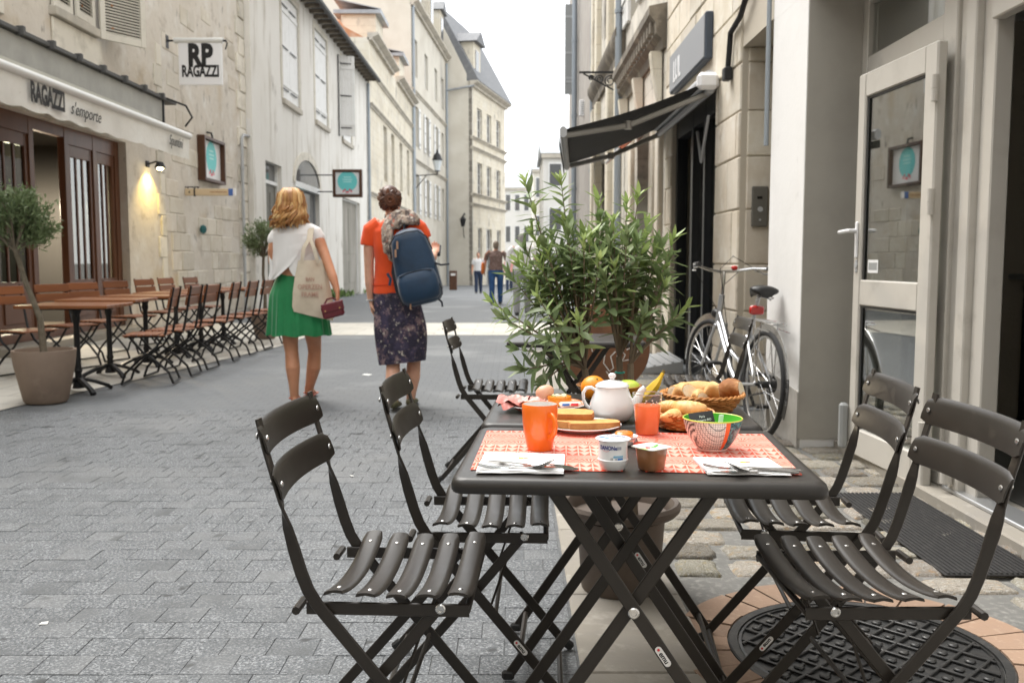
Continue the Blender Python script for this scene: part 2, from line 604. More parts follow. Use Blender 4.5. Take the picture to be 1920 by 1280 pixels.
# pavers of the road: rows across the street, running bond
pv_w, pv_l = .122, .138
def paver_mesh(k):
    r = random.Random(k)
    mb = MB()
    g = .0015
    hx, hy = (pv_l - g) / 2, (pv_w - g) / 2
    b = .0014
    j = [r.uniform(-.001, .001) for _ in range(8)]
    tilt = [r.uniform(-.0007, .0007) for _ in range(4)]
    o = [(-hx + j[0], -hy + j[1]), (hx + j[2], -hy + j[3]), (hx + j[4], hy + j[5]), (-hx + j[6], hy + j[7])]
    vs = [(x, y, -.03) for x, y in o] + [(x, y, -b + t) for (x, y), t in zip(o, tilt)] + [(x * (1 - b / hx), y * (1 - b / hy), t) for (x, y), t in zip(o, tilt)]
    fs = [[0, 1, 5, 4], [1, 2, 6, 5], [2, 3, 7, 6], [3, 0, 4, 7], [4, 5, 9, 8], [5, 6, 10, 9], [6, 7, 11, 10], [7, 4, 8, 11], [8, 9, 10, 11]]
    return mb.add(vs, fs).mesh('paver', m_paver, 0)
pv_meshes = [paver_mesh(i) for i in range(6)]
pav = thing('road_pavers', 'grey granite pavers laid in rows across the street', None)
del pav['label']
pav['kind'] = 'structure'
near, rest = [], []
row = 0
y = 1.9
while y < 7.0:
    x = ROAD_X - pv_l / 2 - (0 if row % 2 else pv_l / 2)
    if row % 2 == 0:
        pass
    while x > -4.8:
        z = rnd.uniform(-.0016, .0012)
        p = V((x, y, z))
        d = (y, x)
        px = 960 + FPX * x / (y + .09)
        py = 487 + FPX * 1.135 / y
        vis = -30 < px and py < 1330 and y > 2.3
        (near if vis and len(near) < 298 else rest).append(p)
        x -= pv_l
    y += pv_w
    row += 1
for p in near:
    o = link('paver', rnd.choice(pv_meshes), pav, p, math.pi if rnd.random() < .5 else 0)
mb = MB()
for p in rest:
    me = pv_meshes[0]
    mb.add([V(q.co) + p for q in me.vertices], [list(f.vertices) for f in me.polygons])
# half pavers at the kerb edge of every other row
yy, rw = 1.9, 0
while yy < 7.0:
    if rw % 2 == 0:
        mb.box((ROAD_X - pv_l / 4, yy, -.015), (pv_l / 2 - .003, pv_w - .003, .03), None, .0025)
    yy += pv_w; rw += 1
for yy in [1.9 - pv_w * i for i in range(1, 40)]:
    for i in range(34):
        mb.box((ROAD_X - pv_l / 2 - i * pv_l - (pv_l / 2 if int(round((1.9 - yy) / pv_w)) % 2 == 0 else 0), yy, -.0155), (pv_l - .003, pv_w - .003, .03), None, .0025)
tag(mb.build('far_paver', m_paver, pav, angle=0), kind='stuff')

# kerb strip of pale slabs
ks = thing('kerb_strip', None, None); ks['kind'] = 'structure'
y = -26.0
i = 0
while y < 13.2:
    L_ = rnd.uniform(.55, .85)
    x0 = .19 + .004 * (y - 2.5)
    mb = MB().b6(-.188, .188, 0, L_ - .006, -.05, 0.0, .005)
    mb.build('slab', m_slab, ks, (x0 + .19, y, rnd.uniform(.002, .006)), 0, 0)
    y += L_

# cobbles of the pavement
cb = thing('cobbled_pavement', None, None); cb['kind'] = 'structure'
MH = V((1.03, 2.60))
MH_R, RING_R = .385, .54
def cobble_mesh(k):
    r = random.Random(100 + k)
    n = 14
    hx, hy = 1.0, 1.0
    rings = []
    ph = [r.uniform(-.10, .08) for _ in range(n)]
    for s_, z in ((1.0, -.05), (1.0, -.014), (.965, -.004), (.86, .005), (.6, .0095), (.3, .0105)):
        ring = []
        for j in range(n):
            a = 2 * math.pi * j / n
            c, s2 = math.cos(a), math.sin(a)
            e = r.uniform(.28, .46)
            x = math.copysign(abs(c) ** e, c); y2 = math.copysign(abs(s2) ** e, s2)
            q = (1 + ph[j]) * s_
            ring.append(V((x * q, y2 * q, z + r.uniform(-.0035, .0035) * (1 if z > -.012 else 0))))
        rings.append(ring)
    mb = MB().loft(rings)
    return mb.mesh('cobble', m_cobble, 0)
cob_meshes = [cobble_mesh(i) for i in range(9)]
for me in cob_meshes:
    me.polygons.foreach_set('use_smooth', [True] * len(me.polygons))
cobs = []
y = 1.3
while y < 9.6:
    h = rnd.uniform(.155, .215)
    x = .585 + rnd.uniform(0, .03)
    xmax = 2.0 if y < 5.55 else 1.72
    while x < xmax:
        w = rnd.uniform(.17, .33)
        if x + w > xmax: w = xmax - x
        if w < .07: break
        cx, cy = x + w / 2, y + h / 2
        dist = (V((cx, cy)) - MH).length
        if dist > RING_R + .07 and (rnd.random() > .02):
            cobs.append((cx, cy, w, h))
        x += w + rnd.uniform(.004, .018)
    y += h + rnd.uniform(.004, .014)
cobs.sort(key=lambda c: abs(c[1] - 3.4))
mb = MB()
for i, (cx, cy, w, h) in enumerate(cobs):
    g = rnd.uniform(.002, .020)
    sx, sy = (w - g) / 2, (h - g) / 2
    rot = rnd.uniform(-.06, .06)
    if i < 295:
        o = link('cobble', rnd.choice(cob_meshes), cb, (cx, cy, rnd.uniform(-.003, .005)), rot)
        o.scale = (sx, sy, 1.0)
    else:
        mt = Matrix.Translation((cx, cy, 0)) @ Matrix.Diagonal((sx, sy, 1, 1))
        me = rnd.choice(cob_meshes)
        mb.add([mt @ v.co for v in me.vertices], [list(f.vertices) for f in me.polygons])
tag(mb.build('far_cobble', m_cobble, cb, angle=60), kind='stuff')

# ring of terracotta bricks round the manhole
rg = thing('brick_ring', None, None); rg['kind'] = 'structure'
nb = 26
for i in range(nb):
    a0, a1 = 2 * math.pi * i / nb + .008, 2 * math.pi * (i + 1) / nb - .008
    pts = []
    for r_ in (MH_R + .008, RING_R + rnd.uniform(-.01, .02)):
        pts.append((r_, a0)); pts.append((r_, (a0 + a1) / 2)); pts.append((r_, a1))
    q = [V((r_ * math.cos(a), r_ * math.sin(a), -.03)) for r_, a in (pts[0], pts[1], pts[2], pts[5], pts[4], pts[3])]
    o = MB().prism(q, (0, 0, .034)).build('brick', m_terra, rg, (MH.x, MH.y, rnd.uniform(-.002, .002)), 0, 0)

# manhole cover: frame ring, plate, raised diamonds
mh = thing('manhole_cover', 'round cast iron cover with raised diamond grid under the front right bistro chair', 'manhole cover', (MH.x, MH.y, 0))
MB().lathe([(MH_R - .022, -.03), (MH_R - .022, .004), (MH_R, .006), (MH_R + .004, .003), (MH_R + .004, -.03)], 64).build('frame', m_cast, mh, angle=40)
MB().lathe([(.001, -.02), (MH_R - .026, -.02), (MH_R - .026, .0005), (MH_R - .034, .002), (MH_R - .034, -.005), (.001, -.005)], 64, cap=False).build('plate', m_cast, mh, angle=40)
mb, mb2 = MB(), MB()
st = .078
rc, rs = math.cos(R(43)), math.sin(R(43))
for i in range(-9, 10):
    off = (i + .5) * st
    hl = (MH_R - .036) ** 2 - off ** 2
    if hl > .002:
        hl = math.sqrt(hl)
        for a in (R(43), R(133)):
            mb.box((-math.sin(a) * off, math.cos(a) * off, .0005), (2 * hl, .009, .009 if a < 1 else .0086), a, .002)
    for j in range(-9, 10):
        x, y2 = i * st, j * st
        q = V((x * rc - y2 * rs, x * rs + y2 * rc, 0))
        if q.length < MH_R - .06:
            mb2.box((q.x, q.y, -.001), (.026, .026, .009), R(43), .004)
            if q.x < -.02:
                mb2.box((q.x + rc * .016, q.y + rs * .016, -.001), (.022, .009, .008), R(43), .002)
mb.build('rib', m_cast, mh, angle=40)
tag(mb2.build('raised_stud', m_cast, mh, angle=40), kind='stuff')

# ribbed mat at the shop door
dm = thing('door_mat', 'dark ribbed rubber mat on the cobbles before the open shop door', 'door mat', (1.735, 3.79, .012))
MB().box((0, 0, 0), (.37, 1.16, .008), None, .003).build('base', m_rubber, dm)
mb = MB()
for i in range(19):
    mb.box((-.171 + i * .019, 0, .0065), (.010, 1.15, .006), None, .002)
tag(mb.build('rib', m_rubber, dm), kind='stuff')
# litter: small pale scraps
m_scrap = M('paper_scrap', (.75, .75, .73), .8)
for k, (px, py) in enumerate(((82, 1170), (688, 703), (660, 893))):
    g = G(px, py)
    o = MB().prism([(-.012, -.008, 0), (.014, -.006, 0), (.011, .009, .003), (-.009, .007, .001)], (0, 0, .0012)).build('paper_scrap', m_scrap, None, (g.x, g.y, .003), k * 1.1, 0)
    if k == 1: o.scale = (3.2, 6, 1)
    tag(o, ['small white paper scrap on the grey road in front of the left chair', 'larger pale scrap lying on the road between the two walking women', 'tiny white scrap on the road beside the front left chair'][k], 'litter', 'scraps of paper on the road')
# ================================================================== building materials
m_plaster_w = M('white_plaster', (0.76, 0.75, 0.735), 0.85, mix=[((0.68, 0.67, 0.65), 1.6, .45, .75), ((0.55, 0.54, 0.515), 7, .64, .85)], bump=[(25, .12, .01)])
m_plaster_rp = M('beige_plaster', (0.62, 0.57, 0.50), 0.9, mix=[((0.52, 0.465, 0.39), .9, .45, .7), ((0.70, 0.67, 0.62), 1.8, .50, .70), ((0.40, 0.35, 0.29), 2.6, .56, .72), ((0.20, 0.18, 0.16), 4, .62, .72, 8, (1, 1.5, .7)), ((0.50, .41, .29), .7, .54, .7)],
                 bump=[(9, .35, .03), (60, .25, .006)])
m_plaster_l = M('pale_plaster', (0.73, 0.71, 0.665), 0.9, mix=[((0.64, 0.61, 0.555), .5, .45, .75), ((0.5, 0.46, 0.39), .35, .58, .8, 6, (1, 1, .45)), ((0.36, 0.34, 0.31), 5, .68, .80), ((0.44, .40, .33), 1.6, .53, .72, 8, (1, 1.6, .25)), ((0.30, .27, .23), 1.1, .62, .76, 8, (1, 1, .8))], bump=[(30, .15, .01)])
m_stone_y = M('yellow_limestone', (0.64, 0.58, 0.46), 0.9, mapping='yzx', brick=(.62, .33, .006, (0.47, 0.41, 0.32), .5, (0.68, 0.63, 0.52)),
              mix=[((0.46, 0.41, 0.33), .7, .48, .72), ((0.72, 0.68, 0.59), 1.4, .5, .7), ((0.22, 0.20, 0.18), 1.6, .58, .74, 8, (1, .5, 1.6))])
m_stone_r = M('cream_limestone', (0.66, 0.60, 0.50), 0.88, rand=0.12, hue=.006, mix=[((0.55, 0.48, 0.38), 2.2, .45, .70), ((0.73, 0.69, 0.61), 5, .5, .72), ((0.34, 0.30, 0.25), 7, .62, .76, 8, (1, 1.4, .6))], bump=[(28, .45, .006), (120, .3, .002)])
m_stone_g = M('weathered_limestone', (0.62, 0.58, 0.50), 0.9, mapping='yzx', brick=(.7, .36, .006, (0.46, 0.42, 0.35), .5, (0.66, 0.62, 0.55)),
              mix=[((0.30, 0.28, 0.25), .8, .48, .7, 7, (1, 1, .5)), ((0.70, 0.67, 0.60), 1.2, .48, .68), ((0.2, 0.19, 0.175), 2.6, .60, .76)])
m_quoin = M('quoin_stone', (0.64, 0.60, 0.52), 0.9, rand=0.16, mix=[((0.40, 0.37, 0.31), 3, .5, .75), ((0.7, 0.66, 0.57), 7, .5, .75)], bump=[(30, .4, .008)])
m_grey_pil = M('grey_render', (0.34, 0.31, 0.28), 0.9, mix=[((0.24, 0.22, 0.2), .8, .4, .7, 6, (1, 1, .3)), ((0.42, 0.39, 0.35), 2, .5, .75)])
m_gable = M('gable_render', (0.60, 0.565, 0.49), 0.92, mix=[((0.50, 0.46, 0.39), .35, .45, .72), ((0.64, 0.61, 0.54), .8, .5, .75), ((.33, .32, .3), .25, .6, .8, 6, (1, 1, .4))])
m_zinc = M('zinc_sheet', (0.33, 0.35, 0.37), 0.55, 0.5, mix=[((0.22, 0.235, 0.25), 2, .4, .7)])
m_slate = M('slate_roof', (0.15, 0.155, 0.165), 0.75, mapping='xyz', mix=[((0.22, 0.22, 0.22), 3, .45, .75)], bump=[(20, .3, .02)])
m_tile = M('clay_tile', (0.50, 0.22, 0.11), 0.85, mix=[((0.62, 0.42, 0.30), 3, .45, .7), ((0.3, 0.16, 0.1), 6, .55, .8)])
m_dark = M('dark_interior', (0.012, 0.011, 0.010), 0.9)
m_cornice = M('cornice_stone', (0.52, 0.48, 0.41), 0.9, mix=[((0.33, 0.31, 0.27), 1.5, .45, .75)])
m_cornice_d = M('sooty_cornice', (0.15, 0.13, 0.105), 0.92, mix=[((0.40, 0.35, 0.28), 3, .5, .72), ((0.10, 0.09, 0.08), 6, .55, .8)], bump=[(20, .5, .02)])
m_shut_w = M('white_shutter', (0.74, 0.74, 0.725), 0.6, mix=[((0.62, 0.61, 0.58), 3, .5, .8)])
m_shut_c = M('cream_shutter', (0.62, 0.59, 0.52), 0.65, mix=[((0.5, 0.47, 0.41), 4, .5, .8)])
m_shut_g = M('grey_shutter', (0.30, 0.31, 0.31), 0.6)
m_shut_d = M('dark_shutter', (0.10, 0.10, 0.10), 0.6)
m_win_w = M('window_paint', (0.62, 0.61, 0.585), 0.5)
m_pane_far = M('far_pane', (0.10, 0.105, 0.11), 0.08, spec=0.8)
m_iron = M('wrought_iron', (0.03, 0.03, 0.032), 0.55, 0.5)
m_pipe = M('zinc_pipe', (0.30, 0.335, 0.37), 0.5, 0.3)
m_pipe_g = M('grey_pipe', (0.42, 0.43, 0.44), 0.55)
m_frame = M('shopfront_paint', (0.53, 0.505, 0.46), 0.42, mix=[((0.45, 0.425, 0.385), 6, .5, .85), ((0.36, 0.34, 0.30), 3, .62, .8)], bump=[(40, .05, .004)])
m_brown = M('brown_joinery', (0.135, 0.054, 0.027), 0.42, mix=[((0.09, 0.036, 0.018), 8, .4, .8, 4, (1, 1, .12))], bump=[(60, .1, .003)])
m_black_j = M('black_joinery', (0.016, 0.018, 0.021), 0.35)
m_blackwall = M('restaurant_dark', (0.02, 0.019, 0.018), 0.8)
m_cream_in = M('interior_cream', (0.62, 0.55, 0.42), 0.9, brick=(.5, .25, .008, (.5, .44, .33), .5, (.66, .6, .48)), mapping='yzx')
glass = glass_mat('window_glass', (.74, .77, .75), f0=.28)
glass_d = glass_mat('shop_glass', (0.42, 0.45, 0.43))

# ================================================================== building kit: local x = out to the street (sign s), y = along it, z = up
def wall_with_holes(mb, s, u0, u1, z0, z1, holes, depth=.3, mi=0, x=0.0):
    us = sorted({u0, u1, *[h[0] for h in holes], *[h[1] for h in holes]})
    zs = sorted({z0, z1, *[h[2] for h in holes], *[h[3] for h in holes]})
    us = [q for q in us if u0 <= q <= u1]; zs = [q for q in zs if z0 <= q <= z1]
    def inside(a, b):
        return any(h[0] <= a <= h[1] and h[2] <= b <= h[3] for h in holes)
    xb = x - s * depth
    for i in range(len(us) - 1):
        for j in range(len(zs) - 1):
            if inside((us[i] + us[i + 1]) / 2, (zs[j] + zs[j + 1]) / 2):
                continue
            mb.add([(x, us[i], zs[j]), (x, us[i + 1], zs[j]), (x, us[i + 1], zs[j + 1]), (x, us[i], zs[j + 1])], [[0, 1, 2, 3]], mi)
    for a, b, c, d in holes:
        a, b, c, d = max(a, u0), min(b, u1), max(c, z0), min(d, z1)
        for q in ([(x, a, c), (x, a, d), (xb, a, d), (xb, a, c)], [(x, b, c), (x, b, d), (xb, b, d), (xb, b, c)],
                  [(x, a, d), (x, b, d), (xb, b, d), (xb, a, d)], [(x, a, c), (x, b, c), (xb, b, c), (xb, a, c)]):
            mb.add(q, [[0, 1, 2, 3]], mi)
    # ends, top and back
    xk = x - s * 5.0
    mb.add([(x, u0, z0), (x, u0, z1), (xk, u0, z1), (xk, u0, z0)], [[0, 1, 2, 3]], mi)
    mb.add([(x, u1, z0), (x, u1, z1), (xk, u1, z1), (xk, u1, z0)], [[0, 1, 2, 3]], mi)
    mb.add([(x, u0, z1), (x, u1, z1), (xk, u1, z1), (xk, u0, z1)], [[0, 1, 2, 3]], mi)
    mb.add([(xk, u0, z0), (xk, u1, z0), (xk, u1, z1), (xk, u0, z1)], [[0, 1, 2, 3]], mi)
def window(parent, s, a, b, c, d, rec=.16, mat=None, bars=(1, 2), pane=None, fw=.07, x=0.0):
    mat = mat or m_win_w
    x0 = x - s * rec
    mb = MB()
    t = .05
    mb.b6(x0, x0 - s * t, a, a + fw, c, d); mb.b6(x0, x0 - s * t, b - fw, b, c, d)
    mb.b6(x0 + s * .002, x0 - s * t, a + fw, b - fw, d - fw, d); mb.b6(x0 + s * .002, x0 - s * t, a + fw, b - fw, c, c + fw)
    for i in range(bars[0]):
        u = a + (b - a) * (i + 1) / (bars[0] + 1)
        mb.b6(x0 - s * .006, x0 - s * .046, u - .03, u + .03, c + fw, d - fw)
    for i in range(bars[1]):
        z = c + (d - c) * (i + 1) / (bars[1] + 1)
        mb.b6(x0 - s * .010, x0 - s * .042, a + fw, b - fw, z - .015, z + .015)
    f = mb.build('window', mat, parent, angle=0)
    MB().b6(x0 - s * .025, x0 - s * .031, a + fw * .5, b - fw * .5, c + fw * .5, d - fw * .5).build('pane', pane or m_pane_far, f, angle=0)
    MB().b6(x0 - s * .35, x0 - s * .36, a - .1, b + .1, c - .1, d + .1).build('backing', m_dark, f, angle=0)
    return f
def sill(parent, s, a, b, z, mat=None, h=.12, out=.1, x=0.0):
    return MB().b6(x - s * .05, x + s * out, a - .08, b + .08, z - h, z, .01).build('sill', mat or m_cornice, parent, angle=30)
def cornice(parent, s, u0, u1, z, mat=None, name='cornice', h=.22, out=.25, x=0.0):
    prof = [(-.05, 0), (out * .35, 0), (out * .4, h * .35), (out * .75, h * .55), (out, h * .75), (out, h), (-.05, h)]
    mb = MB().prism([(x + s * q[0], u0, z + q[1]) for q in prof], (0, u1 - u0, 0))
    return mb.build(name, mat or m_cornice, parent, angle=30)
def shutter(parent, s, a, b, c, d, mat, x=.02, hinges=3, boards=4, open_deg=None):
    """closed leaf lying on the wall, or opened about its far edge"""
    mb = MB()
    w = b - a
    for i in range(boards):
        mb.b6(0, .03, w * i / boards + .004, w * (i + 1) / boards - .004, 0, d - c, .004)
    for k in range(2):
        z = (d - c) * (.15 + .7 * k)
        mb.b6(.0302, .05, .01, w - .01, z - .05, z + .05, .004)
    sh = mb.build('shutter', mat, parent)
    sh.location = (x * s, a, c)
    if s < 0:
        sh.rotation_euler = (0, 0, math.pi); sh.location = (x * s, b, c)
    if open_deg is not None:
        sh.rotation_euler = (0, 0, R(open_deg))
    hm_ = MB().b6(.0505, .058, 0, w * .75, -.018, .018).mesh('hinge', m_iron, 0)
    for i in range(hinges):
        link('hinge', hm_, sh, (0, 0, (d - c) * (.1 + .8 * i / max(1, hinges - 1))))
    return sh
def downpipe(parent, x, y, z0, z1, r=.05, mat=None, name='downpipe'):
    mb = MB().tube([(x, y, z0), (x, y, z1)], r, 10)
    z = z0 + 1.2
    while z < z1:
        mb.lathe([(r, -.03), (r + .012, -.03), (r + .012, .03), (r, .03)], 10, (x, y, z))
        z += 1.9
    return mb.build(name, mat or m_pipe, parent)

# ================================================================== LEFT: B1 restaurant building
LX = -6.0
B1 = thing('corner_building', 'weathered beige building with a brown timber restaurant front under a pale awning', 'building', (LX, 0, 0))
u_a, u_b = -26.0, 16.1
hole = (10.75, 14.55, .10, 2.95)
upw = (12.36, 13.50, 4.42, 6.5)
upw2 = (9.6, 10.9, 4.62, 6.6)
mb = MB(); wall_with_holes(mb, 1, u_a, u_b, -.05, 8.4, [hole, upw, upw2, (5.0, 6.4, .1, 2.6), (1.0, 3.6, .5, 2.9), (5.2, 6.4, 4.6, 6.6), (1.2, 2.4, 4.6, 6.6)], .32)
mb.build('wall', m_plaster_rp, B1, angle=0)
for h in (upw, upw2, (5.2, 6.4, 4.6, 6.6), (1.2, 2.4, 4.6, 6.6), (1.0, 3.6, .5, 2.9)):
    window(B1, 1, *h)
MB().b6(-.30, -.25, 5.0, 6.4, .1, 2.6).build('door', m_brown, B1)
for h in (upw, upw2):
    sill(B1, 1, h[0], h[1], h[2])
    # sunk stone apron below the sill
    MB().b6(0, .035, h[0] - .05, h[1] + .25, h[2] - .62, h[2] - .125, .012).build('apron_stone', m_quoin, B1)
# louvred shutters
def louvred(parent, loc, rz, w, h, label=None):
    fr = MB()
    fr.b6(0, .045, 0, .08, 0, h, .004); fr.b6(0, .045, w - .08, w, 0, h, .004)
    for z in (0, h * .5 - .05, h - .1):
        fr.b6(.003, .042, .08, w - .08, z, z + .1, .004)
    o = fr.build('shutter', m_shut_c, parent)
    o.location = loc; o.rotation_euler = (0, 0, rz)
    lv = MB()
    for z0, z1 in ((.1, h * .5 - .05), (h * .5 + .05, h - .1)):
        z = z0 + .02
        while z < z1 - .01:
            lv.box((.022, w / 2, z), (.046, w - .16, .007), Matrix.Rotation(R(42), 3, 'Y'))
            z += .042
    q = lv.build('louvre_slat', m_shut_c, o, angle=0)
    q['kind'] = 'stuff'
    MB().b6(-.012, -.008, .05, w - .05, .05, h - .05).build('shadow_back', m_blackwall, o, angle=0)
    bx_ = MB()
    for zz in (.18, .5):
        bx_.disc((.046, w * .25, zz), .018, (1, 0, 0), .008, 8)
    bx_.build('stud', M('rust', (.35, .16, .07), .8), o)
    return o
louvred(B1, (.02, 12.30, 4.42), R(3), .60, 2.1)
louvred(B1, (.03, 12.93, 4.44), R(2), .60, 2.1)
louvred(B1, (.06, 13.62, 4.30), R(-33), .74, 2.15)
louvred(B1, (.02, 10.92, 4.52), R(2), .62, 2.0)
louvred(B1, (.02, 8.92, 4.52), R(-3), .62, 2.0)
for i in range(13):                       # pale quoins at the joint with the next house
    L_ = .34 if i % 2 else .22
    z = .1 + i * .36
    if z < 5.9:
        MB().b6(-.05, .018 + rnd.uniform(0, .012), u_b - L_, u_b - .004, z, z + .352, .012).build('quoin', m_quoin, B1)
# fascia with a wooden top rail and its clips
MB().b6(-.02, .25, -20.0, 15.45, 3.40, 3.74, .01).build('fascia', M('fascia_paint', (.36, .355, .33), .6, mix=[((.27, .27, .25), 2, .4, .7)]), B1)
mb = MB().b6(-.02, .31, -20.0, 15.95, 3.745, 3.80, .008)
u = -20.0
while u < 15.9:
    mb.b6(.26, .36, u - .03, u + .03, 3.72, 3.83, .01); u += .72
mb.build('fascia_rail', M('weathered_iron', (.085, .085, .085), .7), B1)
mb = MB().tube([(.31, 15.5, 3.78), (.5, 15.85, 3.72), (.55, 16.0, 3.55), (.42, 16.02, 3.40)], .018, 6)
mb.b6(.05, .27, 15.46, 15.50, 3.36, 3.76)
mb.build('bracket', m_iron, B1)
# ----- timber shop front
x_f = -.12
mb = MB()
for a, b in ((10.75, 11.02), (11.86, 11.98), (12.80, 12.92), (13.66, 13.78), (14.40, 14.55)):
    mb.b6(x_f - .10, x_f, a, b, .22, 2.95, .006)
for a, b in ((11.02, 11.86), (12.92, 13.66), (13.78, 14.40)):
    mb.b6(x_f - .095, x_f - .004, a, b, 2.72, 2.95, .004)
mb.b6(x_f - .095, x_f - .004, 11.98, 12.80, 2.80, 2.95, .004)
mb.build('shop_front_frame', m_brown, B1)
def leaf(a, b, n):
    m2 = MB()
    st_ = .075
    m2.b6(x_f - .08, x_f - .02, a, a + st_, .24, 2.72, .004); m2.b6(x_f - .08, x_f - .02, b - st_, b, .24, 2.72, .004)
    m2.b6(x_f - .078, x_f - .022, a + st_, b - st_, 2.56, 2.72, .004)
    m2.b6(x_f - .078, x_f - .022, a + st_, b - st_, .24, .86, .004)
    m2.b6(x_f - .02, x_f - .006, a + st_ + .05, b - st_ - .05, .34, .76, .008)
    o = m2.build('door', m_brown, B1)
    w = (b - a - 2 * st_)
    bars = MB()
    for i in range(1, n):
        u_ = a + st_ + w * i / n
        bars.b6(x_f - .066, x_f - .032, u_ - .016, u_ + .016, .86, 2.56)
    bars.build('glazing_bar', m_brown, o, angle=0)
    MB().b6(x_f - .052, x_f - .046, a + st_ * .8, b - st_ * .8, .85, 2.57).build('pane', glass_d, o, angle=0)
    return o
leaf(11.02, 11.86, 3); leaf(12.92, 13.66, 3); leaf(13.78, 14.40, 3)
MB().b6(-.3, .22, 10.6, 14.7, .008, .11, .01).build('door_step', m_slab, B1)
MB().b6(x_f - .1, x_f + .02, 10.75, 14.55, .112, .22, .006).build('plinth', m_brown, B1)
# ----- restaurant room behind it
room = thing('restaurant_interior', 'dim restaurant room with cream stone back wall seen through the brown doors', 'room', (LX, 0, 0))
mb = MB()
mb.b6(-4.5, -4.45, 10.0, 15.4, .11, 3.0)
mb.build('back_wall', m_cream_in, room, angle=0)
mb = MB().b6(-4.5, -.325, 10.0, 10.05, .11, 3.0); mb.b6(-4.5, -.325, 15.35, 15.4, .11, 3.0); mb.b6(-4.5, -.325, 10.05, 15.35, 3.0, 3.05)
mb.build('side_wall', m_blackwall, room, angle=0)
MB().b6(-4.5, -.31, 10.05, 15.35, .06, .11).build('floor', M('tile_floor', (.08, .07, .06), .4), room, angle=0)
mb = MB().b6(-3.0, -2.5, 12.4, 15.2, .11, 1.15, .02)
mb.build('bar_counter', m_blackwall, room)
mb = MB().b6(-4.4, -4.15, 13.9, 15.2, 1.75, 1.79); mb.b6(-4.4, -4.15, 13.9, 15.2, 1.35, 1.39)
mb.b6(-4.44, -4.40, 13.2, 13.3, .11, 3.0)
mb.build('shelf', m_blackwall, room)
mb = MB()
for i in range(11):
    mb.lathe([(.03, 0), (.033, .12), (.012, .17), (.012, .24)], 8, (-2.75, 13.0 + i * .17, 1.15))
mb.build('bottle', m_blackwall, room)
pl = thing('pendant_lamp', 'black cone pendant lamp hanging inside the restaurant doorway', 'lamp', (LX - 1.6, 14.05, 1.98))
MB().lathe([(.16, 0), (.165, .01), (.05, .24), (.03, .30), (.015, .32)], 20).build('lamp_shade', m_black_j, pl)
MB().tube([(0, 0, .3), (0, 0, 1.04)], .006, 6).build('cord', m_black_j, pl)
pb_ = bpy.data.lights.new('pendant_lamp_light', 'POINT'); pb_.energy = 300; pb_.color = (1, .85, .62); pb_.shadow_soft_size = .08
pbo = bpy.data.objects.new('pendant_lamp_light', pb_); COL.objects.link(pbo); pbo.parent = pl; pbo.location = (0, 0, -.03)

# ----- awning of the restaurant
m_awn = M('awning_canvas', (0.72, 0.71, 0.67), 0.8, mix=[((0.62, 0.605, 0.56), 2.5, .45, .75), ((0.40, 0.385, 0.35), 9, .66, .82)], bump=[(6, .5, .03)])
m_awn_bar = M('awning_bar', (0.62, 0.62, 0.60), 0.35)
m_ink = M('black_print', (0.015, 0.014, 0.014), 0.7)
aw = thing('restaurant_awning', 'long pale canvas awning lettered in black above the brown restaurant doors', 'awning', (LX, 0, 0))
y0a, y1a = 4.6, 14.2
MB().prism([(.27, y0a, 3.42), (1.08, y0a, 3.035), (1.08, y0a, 3.02), (.27, y0a, 3.40)], (0, y1a - y0a, 0)).build('canvas_roof', M('awning_top', (.30, .29, .24), .85), aw, angle=0)
mb = MB().tube([(1.10, y0a - .02, 3.0), (1.10, y1a + .02, 3.0)], .050, 14)
mb.build('front_bar', m_awn_bar, aw)
rows = []
nu = 130
for k in range(nu + 1):
    u = y0a + (y1a - y0a) * k / nu
    bt = 2.66 - .018 * abs(math.sin(k * math.pi / 6.5)) + .006 * math.sin(k * .9)
    col = []
    for q in range(7):
        t = q / 6
        z = 2.965 + (bt - 2.965) * t
        xx = 1.105 + .012 * math.sin(k * .55 + t * 1.2) * t + .016 * math.sin(k * .19) * t
        col.append(V((xx, u, z)))
    rows.append(col)
vs = [p for r_ in rows for p in r_]; n7 = 7
fs = [[i * n7 + j, (i + 1) * n7 + j, (i + 1) * n7 + j + 1, i * n7 + j + 1] for i in range(nu) for j in range(6)]
val = MB().add(vs, fs); val.add([p - V((.004, 0, 0)) for p in vs], [f[::-1] for f in fs])
val = val.build('valance', m_awn, aw, angle=60)
def on_valance(u, z): return face_mat((1.140, u, z), (0, 1, 0), (0, 0, 1))
text_mesh('RAGAZZI', .285, 'lettering', m_ink, val, on_valance(9.86, 2.825), xs=.60, bold=.009, depth=.002)
text_mesh("s'emporte", .20, 'lettering', m_ink, val, on_valance(10.72, 2.80), xs=.92, bold=-.0005, shear=.35, depth=.002)
text_mesh('Spuntini', .21, 'lettering', m_ink, val, on_valance(13.55, 2.83), xs=.78, bold=-.001, shear=.35, depth=.002)
mb = MB()
for u in (6.5, 10.4, 13.6):
    mb.bar([(.26, u, 3.36), (.7, u + .25, 3.16), (1.09, u, 2.99)], .03, .05)
mb.build('arm', m_awn_bar, aw)
